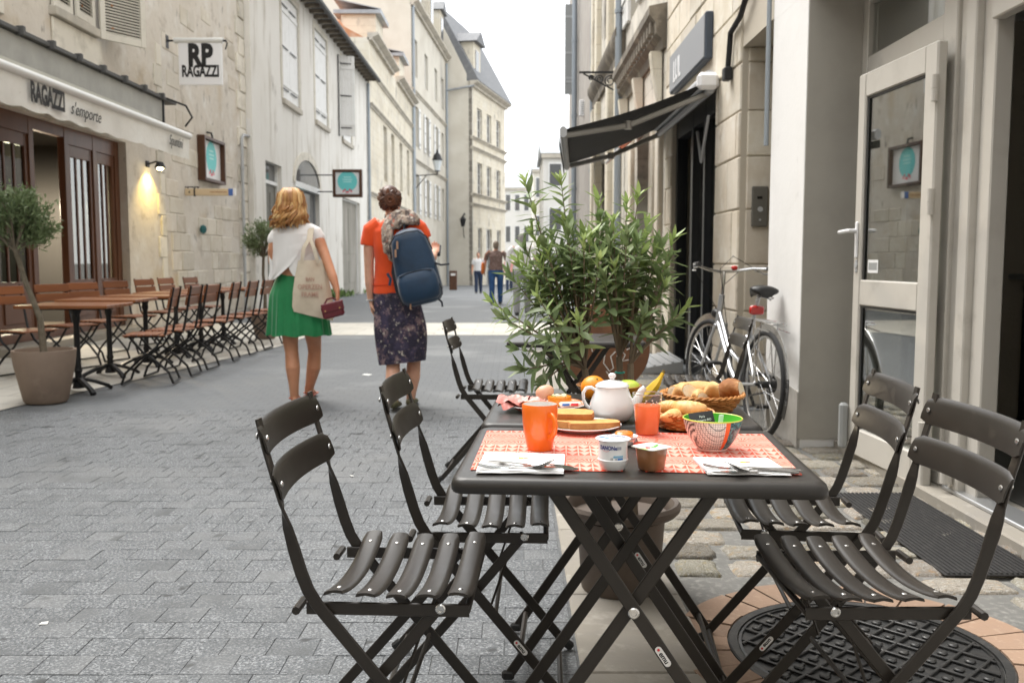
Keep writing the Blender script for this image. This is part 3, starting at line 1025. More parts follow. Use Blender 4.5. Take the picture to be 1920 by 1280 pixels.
# lit wall lamp and two dark spots under the awning
m_bulb = M('lit_bulb', (1, .85, .5), .5, emit=((1.0, .78, .35), 14.0))
wl = thing('wall_lamp', 'small black wall lamp glowing yellow on the stone pier beside the restaurant doors', 'lamp', (LX, 15.35, 2.70))
MB().b6(0, .03, -.06, .06, -.05, .05, .008).tube([(.02, 0, 0), (.16, 0, .04), (.22, 0, .02)], .015, 8).build('bracket', m_iron, wl)
MB().lathe([(.02, .09), (.05, .08), (.085, .0), (.09, -.01)], 16, (.22, 0, -.05)).build('lamp_shade', m_iron, wl)
MB().ball((.22, 0, -.075), (.05, .05, .028), 10).build('bulb', m_bulb, wl)
ld = bpy.data.lights.new('wall_lamp_light', 'SPOT'); ld.energy = 17; ld.color = (1, .70, .18); ld.spot_size = R(120); ld.spot_blend = .6; ld.shadow_soft_size = .04
lo = bpy.data.objects.new('wall_lamp_light', ld); COL.objects.link(lo); lo.parent = wl
lo.location = (.22, 0, -.12); lo.rotation_euler = (0, R(28), 0)
for k, u in enumerate((12.55, 13.55)):
    sp = thing('spot_lamp', ['dark spotlight under the awning above the restaurant door panels', 'dark spotlight under the awning nearest the lit wall lamp'][k], 'lamp', (LX + .05, u, 3.02), 0, 'spotlights under the awning')
    MB().b6(-.05, .12, -.05, .05, .0, .16, .01).build('housing', m_iron, sp)
    MB().lathe([(.045, 0), (.05, .07), (.02, .09)], 12, (.16, 0, -.02)).build('lamp_head', m_awn_bar if k else m_iron, sp)
# ================================================================== LEFT: B2, the plain wall with the signs
B2 = thing('plain_house', 'tall beige plastered house wall that carries the hanging shop sign and the teal poster box', 'building', (LX, 0, 0))
mb = MB(); wall_with_holes(mb, 1, 16.104, 21.2, -.05, 9.6, [], .3, x=-.03)
mb.build('wall', m_plaster_rp, B2, angle=0)
# loose ashlar showing through the worn plaster
r2 = random.Random(5)
z, rowi = .06, 0
while z < 5.9:
    hh = r2.uniform(.26, .36)
    u = 16.15 + r2.uniform(0, .3)
    while u < 20.4:
        ww = r2.uniform(.35, .75)
        pr = .62 if z < 2.4 else .28
        if r2.random() < pr and u + ww < 20.75:
            MB().b6(-.08, -.03 + r2.uniform(.006, .016), u, u + ww - .02, z, z + hh - .018, .012).build('stone', M('rp_stone', (.62, .57, .49), .92, rand=.10, hue=.005, mix=[((.52, .46, .37), 2, .45, .7), ((.68, .65, .58), 6, .52, .75), ((.3, .27, .22), 9, .64, .8)], bump=[(25, .5, .01)]), B2, angle=30)
        u += ww
    z += hh
for i in range(18):
    L_ = .62 if i % 2 else .40
    z = .05 + i * .40
    if z < 7:
        MB().b6(-.06, .0 + r2.uniform(.0, .014), 21.19 - L_, 21.19, z, z + .385, .014).build('quoin', m_quoin, B2, angle=30)
mb = MB().tube([(.02, 21.28, 9.2), (.02, 21.28, 4.6)], .012, 6)
mb.build('cable', m_iron, B2)
MB().b6(-.02, .10, 21.2, 21.36, 3.98, 4.32, .01).build('meter_box', m_plaster_w, B2)
downpipe(B2, .05, 20.62, .05, 3.70, .032, m_pipe_g, 'conduit')
MB().tube([(.05, 20.62, 3.68), (.05, 20.66, 3.82), (.05, 20.8, 3.90), (.05, 21.22, 3.92)], .03, 8).build('conduit', m_pipe_g, B2)
MB().ball((.05, 17.9, 1.72), (.07, .06, .09), 8).build('wall_lug', M('teal_paint', (.02, .12, .13), .5), B2)

# ---- signs
m_white_p = M('sign_white', (0.78, 0.78, 0.79), 0.5)
m_teal = M('teal_print', (0.16, 0.62, 0.62), 0.6)
m_tealtxt = M('teal_light_print', (0.45, 0.78, 0.77), 0.6)
m_red_p = M('red_print', (0.75, 0.06, 0.10), 0.6)
m_oak = M('stained_frame', (0.085, 0.035, 0.016), 0.5, mix=[((0.05, 0.022, 0.012), 10, .4, .8, 4, (1, 1, .15))])
a, b = P(337, 160, 16.5), P(416, 80, 16.5)
rp = thing('hanging_sign', 'white hanging shop sign lettered in bold black on an iron bracket', 'sign', ((a.x + b.x) / 2, 16.5, a.z))
w, h = b.x - a.x, b.z - a.z
MB().box((0, 0, h / 2), (w, .05, h), None, .006).build('panel', m_white_p, rp)
MB().tube([(-w / 2 - .07, 0, h + .03), (w / 2 + .02, 0, h + .03)], .052, 12).build('cap_tube', m_awn_bar, rp)
mb = MB().tube([(-w / 2 - .20, 0, h + .03), (w / 2 + .08, 0, h + .03)], .018, 8)
mb.tube([(w / 2 + .07, 0, h + .03), (w / 2 + .09, 0, h - .02), (w / 2 + .06, 0, h - .12)], .012, 6)
mb.b6(-w / 2 - .22, -w / 2 - .19, -.06, .06, h - .1, h + .12)
mb.build('bracket', m_iron, rp)
pnl = rp.children[0]
text_mesh('RP', .52, 'lettering', m_ink, pnl, face_mat((0, -.0275, h * .665), (1, 0, 0), (0, 0, 1)), xs=.74, bold=.026, depth=.002)
text_mesh('RAGAZZI', .27, 'lettering', m_ink, pnl, face_mat((0, -.0275, h * .31), (1, 0, 0), (0, 0, 1)), xs=.575, bold=.010, depth=.002)

def poster_marks(parent, w, h, place, up=(0, 0, 1), right=(1, 0, 0), nrm=(0, -1, 0)):
    r = min(w, h) * .36
    c = V(place) + V(up) * (h * .07)
    n = V(nrm)
    rt, u_ = V(right), V(up)
    ds = MB().prism([c + rt * (r * math.cos(2 * math.pi * i / 40)) + u_ * (r * math.sin(2 * math.pi * i / 40)) for i in range(40)], n * .003).build('print', m_teal, parent, angle=0)
    tx = MB()
    for k, (ww, zz) in enumerate(((.7, .42), (.9, .18), (.75, -.05))):
        q = c + u_ * (r * zz) + n * .0032
        tx.prism([q - rt * r * ww * .55 - u_ * r * .05, q + rt * r * ww * .55 - u_ * r * .05, q + rt * r * ww * .55 + u_ * r * .05, q - rt * r * ww * .55 + u_ * r * .05], n * .001)
    tx.build('print', m_tealtxt, parent, angle=0)
    rd = MB()
    for k in range(6):
        q = c + rt * (r * (-.42 + .16 * k)) - u_ * (r * (.98 - .14 * math.sin(k * 1.9))) + n * .0034
        rd.prism([q - rt * r * .10 - u_ * r * .10, q + rt * r * .10 - u_ * r * .06, q + rt * r * .05 + u_ * r * .13, q - rt * r * .04 + u_ * r * .09], n * .001)
    rd.build('print', m_red_p, parent, angle=0)

# shadow box on the wall
sb = thing('poster_box', 'deep brown wooden frame with a teal circle poster fixed flat on the beige wall', 'sign', (LX - .03, 17.92, 2.66))
bw, bh, bd = 1.28, .86, .15
mb = MB()
mb.b6(0, bd, 0, .06, 0, bh, .006); mb.b6(0, bd, bw - .06, bw, 0, bh, .006)
mb.b6(0, bd - .003, .06, bw - .06, 0, .06, .006); mb.b6(0, bd - .003, .06, bw - .06, bh - .06, bh, .006)
mb.build('frame', m_oak, sb)
pp = MB().b6(.04, .055, .06, bw - .06, .06, bh - .06).build('poster', m_white_p, sb, angle=0)
poster_marks(pp, bw * .95, bh * 1.0, (.0555, bw * .52, bh * .5), (0, 0, 1), (0, 1, 0), (1, 0, 0))
MB().tube([(.12, bw * .45, bh), (.10, bw * .45, bh + .1), (.0, bw * .45, bh + .12)], .02, 6).build('hook', m_iron, sb)
# square hanging sign further on
a, b = P(625, 370, 28.0), P(679, 318, 28.0)
w, h = b.x - a.x, b.z - a.z
hs = thing('square_sign', 'square brown framed sign with a teal circle hung before the grey door', 'sign', ((a.x + b.x) / 2, 28.0, a.z))
mb = MB(); t = .085
mb.b6(-w / 2, -w / 2 + t, -.09, .09, 0, h, .008); mb.b6(w / 2 - t, w / 2, -.09, .09, 0, h, .008)
mb.b6(-w / 2 + t, w / 2 - t, -.087, .087, 0, t, .008); mb.b6(-w / 2 + t, w / 2 - t, -.087, .087, h - t, h, .008)
mb.build('frame', m_oak, hs)
pp = MB().b6(-w / 2 + t * .6, w / 2 - t * .6, -.055, .055, t * .6, h - t * .6).build('poster', m_white_p, hs, angle=0)
poster_marks(pp, w, h, (0, -.0555, h * .5))
MB().tube([(-w / 2, 0, h * .8), (-(-LX + hs.location.x) + .05, 0, h * .8)], .02, 6).build('bracket', m_iron, hs); MB().tube([(-w / 2, 0, h * .2), (-(-LX + hs.location.x) + .05, 0, h * .2)], .02, 6).build('bracket', m_iron, hs)
# street-name style wooden plank
a, b = P(348, 367, 17.2), P(442, 354, 17.2)
w, h = b.x - a.x, b.z - a.z
sg = thing('plank_sign', 'narrow cream plank sign with a blue end sticking out under the poster box', 'sign', (a.x, 17.2, a.z))
m_plank = M('cream_plank', (.60, .48, .32), .6, mix=[((.52, .40, .26), 8, .4, .8, 4, (.2, 1, 1))])
MB().b6(w * .20, w * .86, -.03, .03, 0, h, .008).build('board', m_plank, sg)
MB().b6(0, w * .17, -.031, .031, 0, h, .006).build('arrow_box', m_plank, sg)
MB().b6(w * .172, w * .198, -.028, .028, -.012, h + .012).build('strap', m_iron, sg)
MB().b6(w * .862, w * .95, -.03, .03, 0, h, .004).build('blue_end', M('blue_paint', (.06, .14, .42), .5), sg)
MB().b6(w * .952, w, -.03, .03, 0, h, .004).build('white_end', m_white_p, sg)
MB().prism([(w * .06, -.033, h * .5), (w * .10, -.033, h * .3), (w * .10, -.033, h * .7)], (0, .002, 0)).build('arrow_mark', m_ink, sg, angle=0)
MB().b6(w * .5, w * .84, -.0325, -.03, h * .46, h * .56).build('lettering', M('brown_print', (.3, .13, .06), .7), sg, angle=0)
MB().tube([(-.14, 0, h + .03), (w * .28, 0, h + .03)], .012, 6).tube([(w * .05, 0, h), (w * .05, 0, h + .03)], .01, 6).tube([(w * .25, 0, h), (w * .25, 0, h + .03)], .01, 6).build('bracket', m_iron, sg)

# ================================================================== LEFT: B3 pale house with white shutters
X3 = -5.87
B3 = thing('shuttered_house', 'pale rendered two storey house with closed white shutters beyond the beige wall', 'building', (X3, 0, 0))
ua, ub = 21.204, 38.2
hole1 = (22.25, 23.8, -.05, 3.5); hole2 = (25.2, 28.4, -.05, 3.25); hole3 = (32.2, 35.9, -.25, 3.3)
ups = [(24.1, 25.95, 5.25, 7.95), (28.05, 29.9, 5.3, 8.0), (32.4, 34.3, 5.3, 8.0)]
mb = MB(); wall_with_holes(mb, 1, ua, ub, -.4, 8.5, [hole1, hole2, hole3] + ups, .3)
mb.build('wall', m_plaster_l, B3, angle=0)
for k, (a, b, c, d) in enumerate(ups):
    m_ = (a + b) / 2
    if k < 2:
        shutter(B3, 1, a + .01, m_ - .005, c + .02, d - .02, m_shut_w, -.06)
        shutter(B3, 1, m_ + .005, b - .01, c + .02, d - .02, m_shut_w, -.06)
    else:
        shutter(B3, 1, a - .62, a - .12, c + .02, d - .02, m_shut_w, .06, open_deg=-70)
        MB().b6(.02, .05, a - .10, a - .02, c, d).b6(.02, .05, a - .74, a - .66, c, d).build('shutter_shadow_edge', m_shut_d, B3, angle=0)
        shutter(B3, 1, m_ - .5, b - .01, c + .02, d - .02, m_shut_w, -.06)
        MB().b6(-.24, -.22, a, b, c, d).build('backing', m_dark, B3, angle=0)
    sill(B3, 1, a, b, c, m_cornice, .14, .08)
    MB().b6(-.05, .018, a - .18, a - .004, c, d + .18, .006).b6(-.05, .018, b + .004, b + .18, c, d + .18, .006).b6(-.05, .0175, a - .004, b + .004, d + .004, d + .18, .006).build('surround', m_quoin, B3)
# doors
def plain_door(B, s, a, b, c, d, mat, trz=None, x=0.0):
    mb = MB()
    top = trz or d
    mb.b6(x - s * .2, x - s * .15, a + .08, (a + b) / 2 - .006, c, top - .06, .004)
    mb.b6(x - s * .2, x - s * .15, (a + b) / 2 + .006, b - .08, c, top - .06, .004)
    for u0, u1 in ((a + .2, (a + b) / 2 - .12), ((a + b) / 2 + .12, b - .2)):
        for z0, z1 in ((.15, .38), (.45, .92)):
            zz0, zz1 = c + (top - c) * z0, c + (top - c) * z1
            mb.b6(x - s * .15, x - s * .138, u0, u1, zz0, zz1, .006)
    o = mb.build('door', mat, B)
    f = MB().b6(x - s * .22, x - s * .10, a, a + .078, c, d).b6(x - s * .22, x - s * .10, b - .078, b, c, d).b6(x - s * .22, x - s * .10, a + .078, b - .078, top - .056, top + .03)
    f.build('frame', m_shut_w, o, angle=0)
    if trz:
        MB().b6(x - s * .17, x - s * .165, a + .078, b - .078, trz + .03, d).build('pane', m_pane_far, o, angle=0)
    return o
m_door_g = M('old_grey_door', (.25, .235, .20), .85, mix=[((.36, .34, .3), 2, .45, .7, 6, (1, 1, .2)), ((.16, .15, .13), 5, .55, .8, 6, (1, 1, .2))])
m_door_b = M('olive_door', (.11, .10, .075), .6)
plain_door(B3, 1, *hole1, m_door_b, 3.05)
plain_door(B3, 1, *hole3, m_door_g)
# arched doorway: glazed shop with a fanlight
a, b, c, d = hole2
arch = MB()
n = 18
pts = [(a, d)] + [((a + b) / 2 - (b - a) / 2 * math.cos(math.pi * i / n), d - .02 + .72 * math.sin(math.pi * i / n)) for i in range(n + 1)] + [(b, d)]
MB().prism([(.004, u, z) for u, z in pts[1:-1]], (-.02, 0, 0)).build('fanlight', m_pane_far, B3, angle=0)
rim_o = [((a + b) / 2 - ((b - a) / 2 + .22) * math.cos(math.pi * i / n), d - .02 + .95 * math.sin(math.pi * i / n)) for i in range(n + 1)]
mbr = MB()
for i in range(n):
    p0, p1, q0, q1 = pts[1 + i], pts[2 + i], rim_o[i], rim_o[i + 1]
    mbr.prism([(-.01, p0[0], p0[1]), (-.01, p1[0], p1[1]), (-.01, q1[0], q1[1]), (-.01, q0[0], q0[1])], (.045, 0, 0))
mbr.build('arch_surround', m_quoin, B3, angle=0)
MB().b6(-.14, .03, a, b, d - .14, d + .02).build('transom', m_shut_w, B3)
o = MB().b6(-.16, -.15, a + .1, b - .1, .75, d - .14).build('pane', m_pane_far, B3, angle=0)
MB().b6(-.149, -.145, a + .25, a + 1.35, 2.3, 3.0).build('poster', m_teal, B3, angle=0)
mb = MB().b6(-.2, -.12, a, a + .1, -.05, d - .14).b6(-.2, -.12, b - .1, b, -.05, d - .14).b6(-.2, -.12, (a + b) / 2 - .05, (a + b) / 2 + .05, -.05, d - .14).b6(-.2, -.122, a + .1, b - .1, -.05, .75)
mb.build('shop_frame', m_shut_g, B3, angle=0)
# eave: soffit, rafters ends and gutter, tiled slope
MB().prism([(-.3, ua, 8.5), (.45, ua, 8.35), (.45, ua, 8.47), (-5, ua, 10.9), (-5, ua, 10.7)], (0, ub - ua, 0)).build('roof', m_slate, B3, angle=0)
MB().tube([(.48, ua, 8.36), (.48, ub, 8.36)], .075, 8).build('gutter', M('dark_gutter', (.07, .07, .07), .6), B3)
rm_ = MB().b6(0, .42, -.05, .05, 8.26, 8.36).mesh('rafter_end', m_cornice_d, 0)
u = ua + .3
while u < ub:
    link('rafter_end', rm_, B3, (0, u, 0)); u += .6
downpipe(B3, .08, 37.9, -.25, 8.2, .06)
# weeds at the foot of the house
m_weed = M('weed_leaf', (.10, .17, .04), .6, mix=[((.16, .24, .07), 6, .4, .7)])
for k, (u, n_, sc) in enumerate(((29.2, 90, .45), (31.0, 60, .38), (36.6, 40, .35), (23.9, 60, .4))):
    mb = MB(); r = random.Random(50 + k)
    for i in range(n_):
        az, tl, ln = r.uniform(0, 6.28), r.uniform(.2, .9), r.uniform(.4, 1) * sc
        b0 = V((r.gauss(.25, .12), r.gauss(0, .35), 0)); dr = V((math.cos(az) * tl, math.sin(az) * tl, 1)).normalized()
        sd = dr.cross(V((0, 0, 1))).normalized() * .025
        p1 = b0 + dr * ln * .6; p2 = b0 + dr * ln + V((0, 0, -.25 * tl * ln))
        mb.add([b0 - sd * .5, b0 + sd * .5, p1 + sd, p1 - sd, p2], [[0, 1, 2, 3], [3, 2, 4]])
    tag(mb.build('weed_clump', m_weed, None, (X3, u, gz(u))), ['bushy green weeds at the foot of the pale house under the square sign', 'low weeds at the foot of the wall beside the old grey door', 'small weeds by the corner downpipe of the pale house', 'weeds at the foot of the wall by the olive door'][k], 'weeds', 'weeds along the house fronts')

# ================================================================== LEFT: B4 yellow stone house
X4 = -5.80
B4 = thing('yellow_stone_house', 'yellow limestone house with zinc dormers and clay tiles beyond the shuttered house', 'building', (X4, 0, 0))
ua, ub = 38.25, 54.7
ws = [(42.3, 43.5, 4.7, 7.2), (45.0, 46.2, 4.7, 7.2), (48.3, 49.5, 4.7, 7.2), (51.6, 52.8, 4.7, 7.2), (42.3, 43.8, -.4, 3.2), (46, 48.4, -.5, 3.2), (50.4, 52.4, -.5, 3.2)]
mb = MB(); wall_with_holes(mb, 1, ua, ub, -.7, 10.1, ws, .3)
mb.build('wall', m_stone_y, B4, angle=0)
for h in ws: window(B4, 1, *h, mat=m_shut_w if h[2] > 1 else m_shut_g)
for z in (3.75, 7.35, 8.7): cornice(B4, 1, ua, ub, z, h=.16, out=.14)
cornice(B4, 1, ua, 45.5, 10.0, h=.3, out=.4); cornice(B4, 1, 47.2, ub, 10.0, h=.3, out=.4)
MB().prism([(-.2, ua, 10.1), (-4.9, ua, 12.6), (-4.9, ua, 10.1)], (0, ub - ua, 0)).build('roof', m_tile, B4, angle=0)
for u in (41.0, 49.3):
    d_ = MB().b6(-1.6, -.1, u, u + 2.2, 10.1, 11.7).build('dormer', m_stone_y, B4, angle=0)
    MB().b6(-1.9, .15, u - .2, u + 2.4, 11.7, 11.86).prism([(.15, u - .2, 11.86), (.15, u + 2.4, 11.86), (-1.9, u + 2.4, 12.3), (-1.9, u - .2, 12.3)], (0, 0, .04)).build('dormer_roof', m_zinc, d_, angle=0)
downpipe(B4, .1, 54.3, -.5, 9.9, .07)
mb = MB()
for i in range(14):
    for j in range(5):
        mb.tube([(-1.2 - i * .25, 38.4 + j * .3, 10.7 + i * .132), (-1.42 - i * .25, 38.4 + j * .3, 10.82 + i * .132)], [.11, .09], 6)
tag(mb.build('roof_tile', m_tile, B4), kind='stuff')

# ================================================================== LEFT: B5 tall white house, with bare gable
B5 = thing('tall_white_house', 'tall white four storey house with a bare grey gable and slate dormers', 'building', (-5.85, 54.75, 0), -R(3.4))
ws = []
for t in (1.0, 5.2, 9.6, 12.9):
    ws += [(t, t + 1.3, 3.9, 6.3), (t, t + 1.3, 7.9, 10.3), (t, t + 1.3, 12.0, 14.2)]
ws += [(4.6, 6.2, -.9, 2.4), (10, 11.4, -.9, 2.3)]
mb = MB(); wall_with_holes(mb, 1, 0, 15.4, -1.1, 16.0, ws, .3)
# the gable rises to the ridge
mb.prism([(0, 0.004, 16.0), (-5, .004, 22.5), (-10, .004, 16.0)], (0, .3, 0)); mb.b6(-12, -5, .004, 15.3, -1.1, 16.0)
mb.build('wall', m_gable, B5, angle=0)
MB().b6(.004, .02, .03, 15.37, -1.0, 15.9).build('render_coat', m_plaster_l, B5, angle=0) if False else None
for h in ws: window(B5, 1, *h, mat=m_shut_w)
for z in (6.95, 10.95): cornice(B5, 1, 0, 15.4, z, h=.18, out=.15)
cornice(B5, 1, 0, 15.4, 15.8, h=.35, out=.45)
for t in (1.0, 5.2, 9.6):
    for z in (3.9, 7.9):
        shutter(B5, 1, t - .68, t - .05, z, z + 2.4, m_shut_w, .03); shutter(B5, 1, t + 1.35, t + 2.0, z, z + 2.4, m_shut_w, .03)
MB().prism([(.3, .35, 16.15), (-5, .35, 22.5), (-10.3, .35, 16.15)], (0, 15.0, 0)).build('roof', m_slate, B5, angle=0)
for t in (2.0, 7.2, 12.2):
    d_ = MB().b6(-2.4, .05, t, t + 1.7, 16.2, 18.7).build('dormer', m_stone_y, B5, angle=0)
    MB().b6(.05, .09, t + .35, t + 1.35, 16.5, 18.3).build('pane', m_pane_far, d_, angle=0)
    MB().prism([(.3, t - .25, 18.7), (.3, t + .85, 19.5), (.3, t + 1.95, 18.7)], (-3, 0, 0)).build('dormer_roof', m_slate, d_, angle=0)
downpipe(B5, .1, .25, -.6, 15.8, .08); downpipe(B5, .1, 15.2, -.8, 15.6, .08)
lt = thing('street_lantern', 'old street lantern on a long iron wall bracket on the tall white house', 'street lamp', (-5.75, 55.6, 0))
q = P(820, 322, 55.6)
dx = q.x + 5.75
MB().tube([(0, 0, q.z - .25), (dx, 0, q.z - .15)], .035, 6).tube([(0, 0, q.z - 1.0), (dx * .5, 0, q.z - .22)], .03, 6).tube([(dx, 0, q.z - .2), (dx, 0, q.z + .05)], .04, 6).build('bracket', m_iron, lt)
MB().lathe([(.14, 0), (.28, .62)], 6, (dx, 0, q.z + .04)).build('lantern_glass', M('lantern_glass', (.62, .66, .68), .2), lt, angle=0)
MB().lathe([(.32, .62), (.30, .68), (.2, .95), (.10, 1.05), (.06, 1.2), (.01, 1.3)], 8, (dx, 0, q.z + .04)).lathe([(.15, -.04), (.15, .02)], 6, (dx, 0, q.z + .04)).build('lantern_cap', m_iron, lt)

# ================================================================== LEFT: B6 the stone house where the street bends
B6 = thing('bend_house', 'cream stone house with a slate dormer standing across the bend of the street', 'building', (-3.02, 70.2, 0), -R(12.7))
ws = []
for t in (1.6, 4.6, 7.8):
    ws += [(t, t + 1.5, 10.3, 12.7), (t, t + 1.5, 6.1, 8.6)]
ws += [(1.8, 3.0, -1.2, 3.6), (4.4, 6.2, -1.2, 3.6), (8, 9.4, -1.2, 3.6)]
mb = MB(); wall_with_holes(mb, 1, 0, 11, -1.6, 14.2, ws, .3)
mb.build('wall', m_stone_y, B6, angle=0)
for h in ws: window(B6, 1, *h, mat=m_shut_w)
for z in (5.2, 5.95, 9.4, 10.15): cornice(B6, 1, -.2, 11, z, h=.22, out=.25)
cornice(B6, 1, -.3, 11.2, 14.0, h=.4, out=.55, mat=m_cornice)
mb = MB()
mb.prism([(.02, -.02, -1.6), (.02, -.02, 14.2), (-2.4, -.55, 19.0), (-5.2, -1.2, 19.0), (-5.2, -1.2, -1.6)], (0, .3, 0))
mb.build('gable_wall', m_gable, B6, angle=0)
for i in range(34):
    if i % 2 or True:
        L_ = .9 if i % 2 else .55
        MB().b6(-L_, .06, -.07, -.021, -1.4 + i * .455, -1.4 + i * .455 + .44, .02).build('quoin', M('sooty_quoin', (.24, .22, .19), .9, rand=.25), B6, angle=0)
MB().prism([(.6, -.1, 14.4), (-2.6, -.1, 20.2), (-6, -.1, 20.2), (-6, -.1, 14.4)], (0, 11.4, 0)).build('roof', m_slate, B6, angle=0)
d_ = MB().b6(-1.8, -.0, .6, 2.6, 14.4, 17.4).build('dormer', m_stone_y, B6, angle=0)
MB().b6(0, .05, 1.1, 2.1, 15, 16.9).build('pane', m_pane_far, d_, angle=0)
MB().prism([(.35, .2, 17.4), (.35, 1.6, 18.3), (.35, 3.0, 17.4)], (-3, 0, 0)).build('dormer_roof', m_slate, d_, angle=0)
MB().tube([(-2.0, -.75, 13.6), (.3, -.3, 14.0)], .08, 6).build('gutter', m_zinc, B6)
wlb = thing('wall_lantern', 'small dark lantern on the gable of the stone house at the bend', 'street lamp', tuple(P(868, 425, 69.3)))
MB().lathe([(.12, 0), (.22, .5), (.25, .55), (.05, .8)], 6).tube([(0, .0, .8), (.1, .2, 1.0), (.1, 1.0, .9)], .04, 6).tube([(.02, 0, -.05), (.05, .1, -.7), (.1, 1.0, -.8)], .03, 6).build('lantern', m_iron, wlb)
bin_ = thing('litter_bin', 'tall brown litter bin against the gable where the street bends', 'litter bin', (P(850, 540, 44).x, 44, gz(44)))
MB().b6(-.18, .18, -.18, .18, .03, .95, .02).build('body', m_oak, bin_)
MB().b6(-.11, .11, -.186, -.181, .72, .82).build('slot', m_plaster_w, bin_, angle=0)

# ================================================================== far end of the street
m_far = M('far_white_render', (.70, .685, .65), .9, mix=[((.6, .585, .55), .3, .45, .7)])
m_far2 = M('far_cream_render', (.64, .61, .54), .9, mix=[((.52, .49, .43), .4, .45, .7)])
def far_house(name, label, x0, x1, d, ztop, depth, mat, rows, cols, roofm, rise=1.6):
    B = thing(name, label, 'building', (x0, d, gz(d)))
    w = x1 - x0; H = ztop - gz(d)
    MB().b6(0, w, 0, depth, -.5, H).build('wall', mat, B, angle=0)
    MB().prism([(-.2, -.3, H), (-.2, depth / 2, H + rise), (-.2, depth + .3, H)], (w + .4, 0, 0)).build('roof', roofm, B, angle=0)
    cornice_ = MB().b6(-.15, w + .15, -.25, -.004, H - .3, H - .004).build('cornice', m_cornice, B, angle=0)
    for i in range(rows):
        for j in range(cols):
            x = w * (j + .5) / cols; z = H * (i + .25) / rows
            ww = min(.6, w / cols * .3)
            f = MB().b6(x - ww, x + ww, -.05, -.003, z, z + H / rows * .55).build('window', m_shut_w, B, angle=0)
            MB().b6(x - ww * .8, x + ww * .8, -.06, -.052, z + .1, z + H / rows * .55 - .1).build('pane', m_pane_far, f, angle=0)
    return B
e = P(944, 350, 118); f_ = P(1004, 336, 118)
far_house('far_house', 'white terraced house with blue grey windows at the far end of the street', e.x, f_.x + .6, 118, P(960, 352, 118).z, 8, m_far, 3, 4, m_zinc, 2.2)
e = P(1000, 330, 104); f_ = P(1040, 330, 104)
far_house('far_house', 'cream far house between the white terrace and the awning', e.x, f_.x, 104, P(960, 318, 104).z, 8, m_far2, 3, 2, m_zinc, 1.4)
e = P(1019, 300, 62); f_ = P(1075, 270, 62)
far_house('far_house', 'grey white narrow house seen behind the black awning tip', e.x, f_.x + 1.2, 62, P(960, 288, 62).z, 9, m_far, 3, 2, m_zinc, 1.2)
far_house('far_house', 'low pale house closing the view on the far left of the bend', -14, -6, 128, 8, 8, m_far, 2, 4, m_slate)
far_house('light_block_house', 'pale unseen house added behind the viewpoint to block light', -9, 6, -20, 15.0, 7, m_far2, 3, 5, m_tile)  # unseen house, added to cut the light reaching the shop's pillar jamb


# ================================================================== RIGHT side
FX = 1.73
# R5 / R4 / R3
R5 = thing('grey_pier_house', 'house with a grey rendered pier and blue grey downpipes on the right', 'building', (FX, 0, 0))
mb = MB(); wall_with_holes(mb, -1, 19.7, 28.5, -.3, 14, [(25.5, 26.9, 4.5, 7.5), (25.5, 26.9, .2, 3)], .3)
mb.build('wall', m_grey_pil, R5, angle=0)
window(R5, -1, 25.5, 26.9, 4.5, 7.5)
downpipe(R5, -.10, 24.6, -.1, 13, .07)
downpipe(R5, -.06, 19.6, -.1, 13, .05)
for z0, z1 in ((6.3, 7.9), (5.55, 6.3)):
    o = MB().b6(-.32, -.06, 25.2, 25.25, z0, z1, .004).build('shutter', m_shut_g, R5)
    MB().b6(-.30, -.08, 25.185, 25.199, z0 + .3, z0 + .36).b6(-.30, -.08, 25.185, 25.199, z1 - .36, z1 - .3).build('hinge', m_pipe_g, o, angle=0)
a, b = P(1086, 218, 22.6), P(1112, 188, 22.6)
lb = thing('blank_sign', 'small white box sign fixed to the grey pier above the black awning', 'sign', (a.x, 22.6, a.z))
MB().b6(0, b.x - a.x + .05, -.06, .06, 0, b.z - a.z, .01).build('panel', m_white_p, lb)
mb = MB()
for k in range(6):
    mb.b6(.05, b.x - a.x - .04, -.063, -.0605, .05 + k * .05, .07 + k * .05)
mb.build('louvre', m_shut_g, lb, angle=0)
R4 = thing('pilaster_house', 'yellowish stone house with tall pilasters between the grey pier and the white windows', 'building', (FX, 0, 0))
ws = [(16.6, 17.7, 5.2, 8), (14.9, 15.7, .2, 3.0), (16.6, 18.6, .2, 3.0)]
mb = MB(); wall_with_holes(mb, -1, 14.4, 19.69, -.3, 12.5, ws, .3)
mb.build('wall', m_stone_g, R4, angle=0)
for h in ws: window(R4, -1, *h)
for u in (14.75, 16.05, 18.3, 19.2):
    MB().b6(-.10, .05, u, u + .38, -.1, 4.2, .02).b6(-.10, .05, u, u + .38, 4.75, 9.0, .02).build('pilaster', m_stone_y, R4)
cornice(R4, -1, 14.4, 19.6, 4.25, m_cornice_d, h=.4, out=.16)
cornice(R4, -1, 14.4, 19.6, 9.0, m_cornice_d, h=.5, out=.28)
MB().prism([(-.1, 17.0, 3.35), (-.62, 17.0, 2.95), (-.62, 18.9, 2.95), (-.1, 18.9, 3.35)], (0, 0, .03)).build('blind', m_black_j, R4, angle=0)
downpipe(R4, -.10, 14.43, -.1, 12, .055)
R3 = thing('carved_front_house', 'stone house with a sooty carved shop cornice and tall white windows', 'building', (FX, 0, 0))
ws = [(11.2, 12.1, 4.6, 7.2), (12.9, 13.8, 4.6, 7.2), (11.5, 12.9, .35, 2.75)]
mb = MB(); wall_with_holes(mb, -1, 10.55, 14.38, -.3, 12.0, ws, .3)
mb.build('wall', m_stone_g, R3, angle=0)
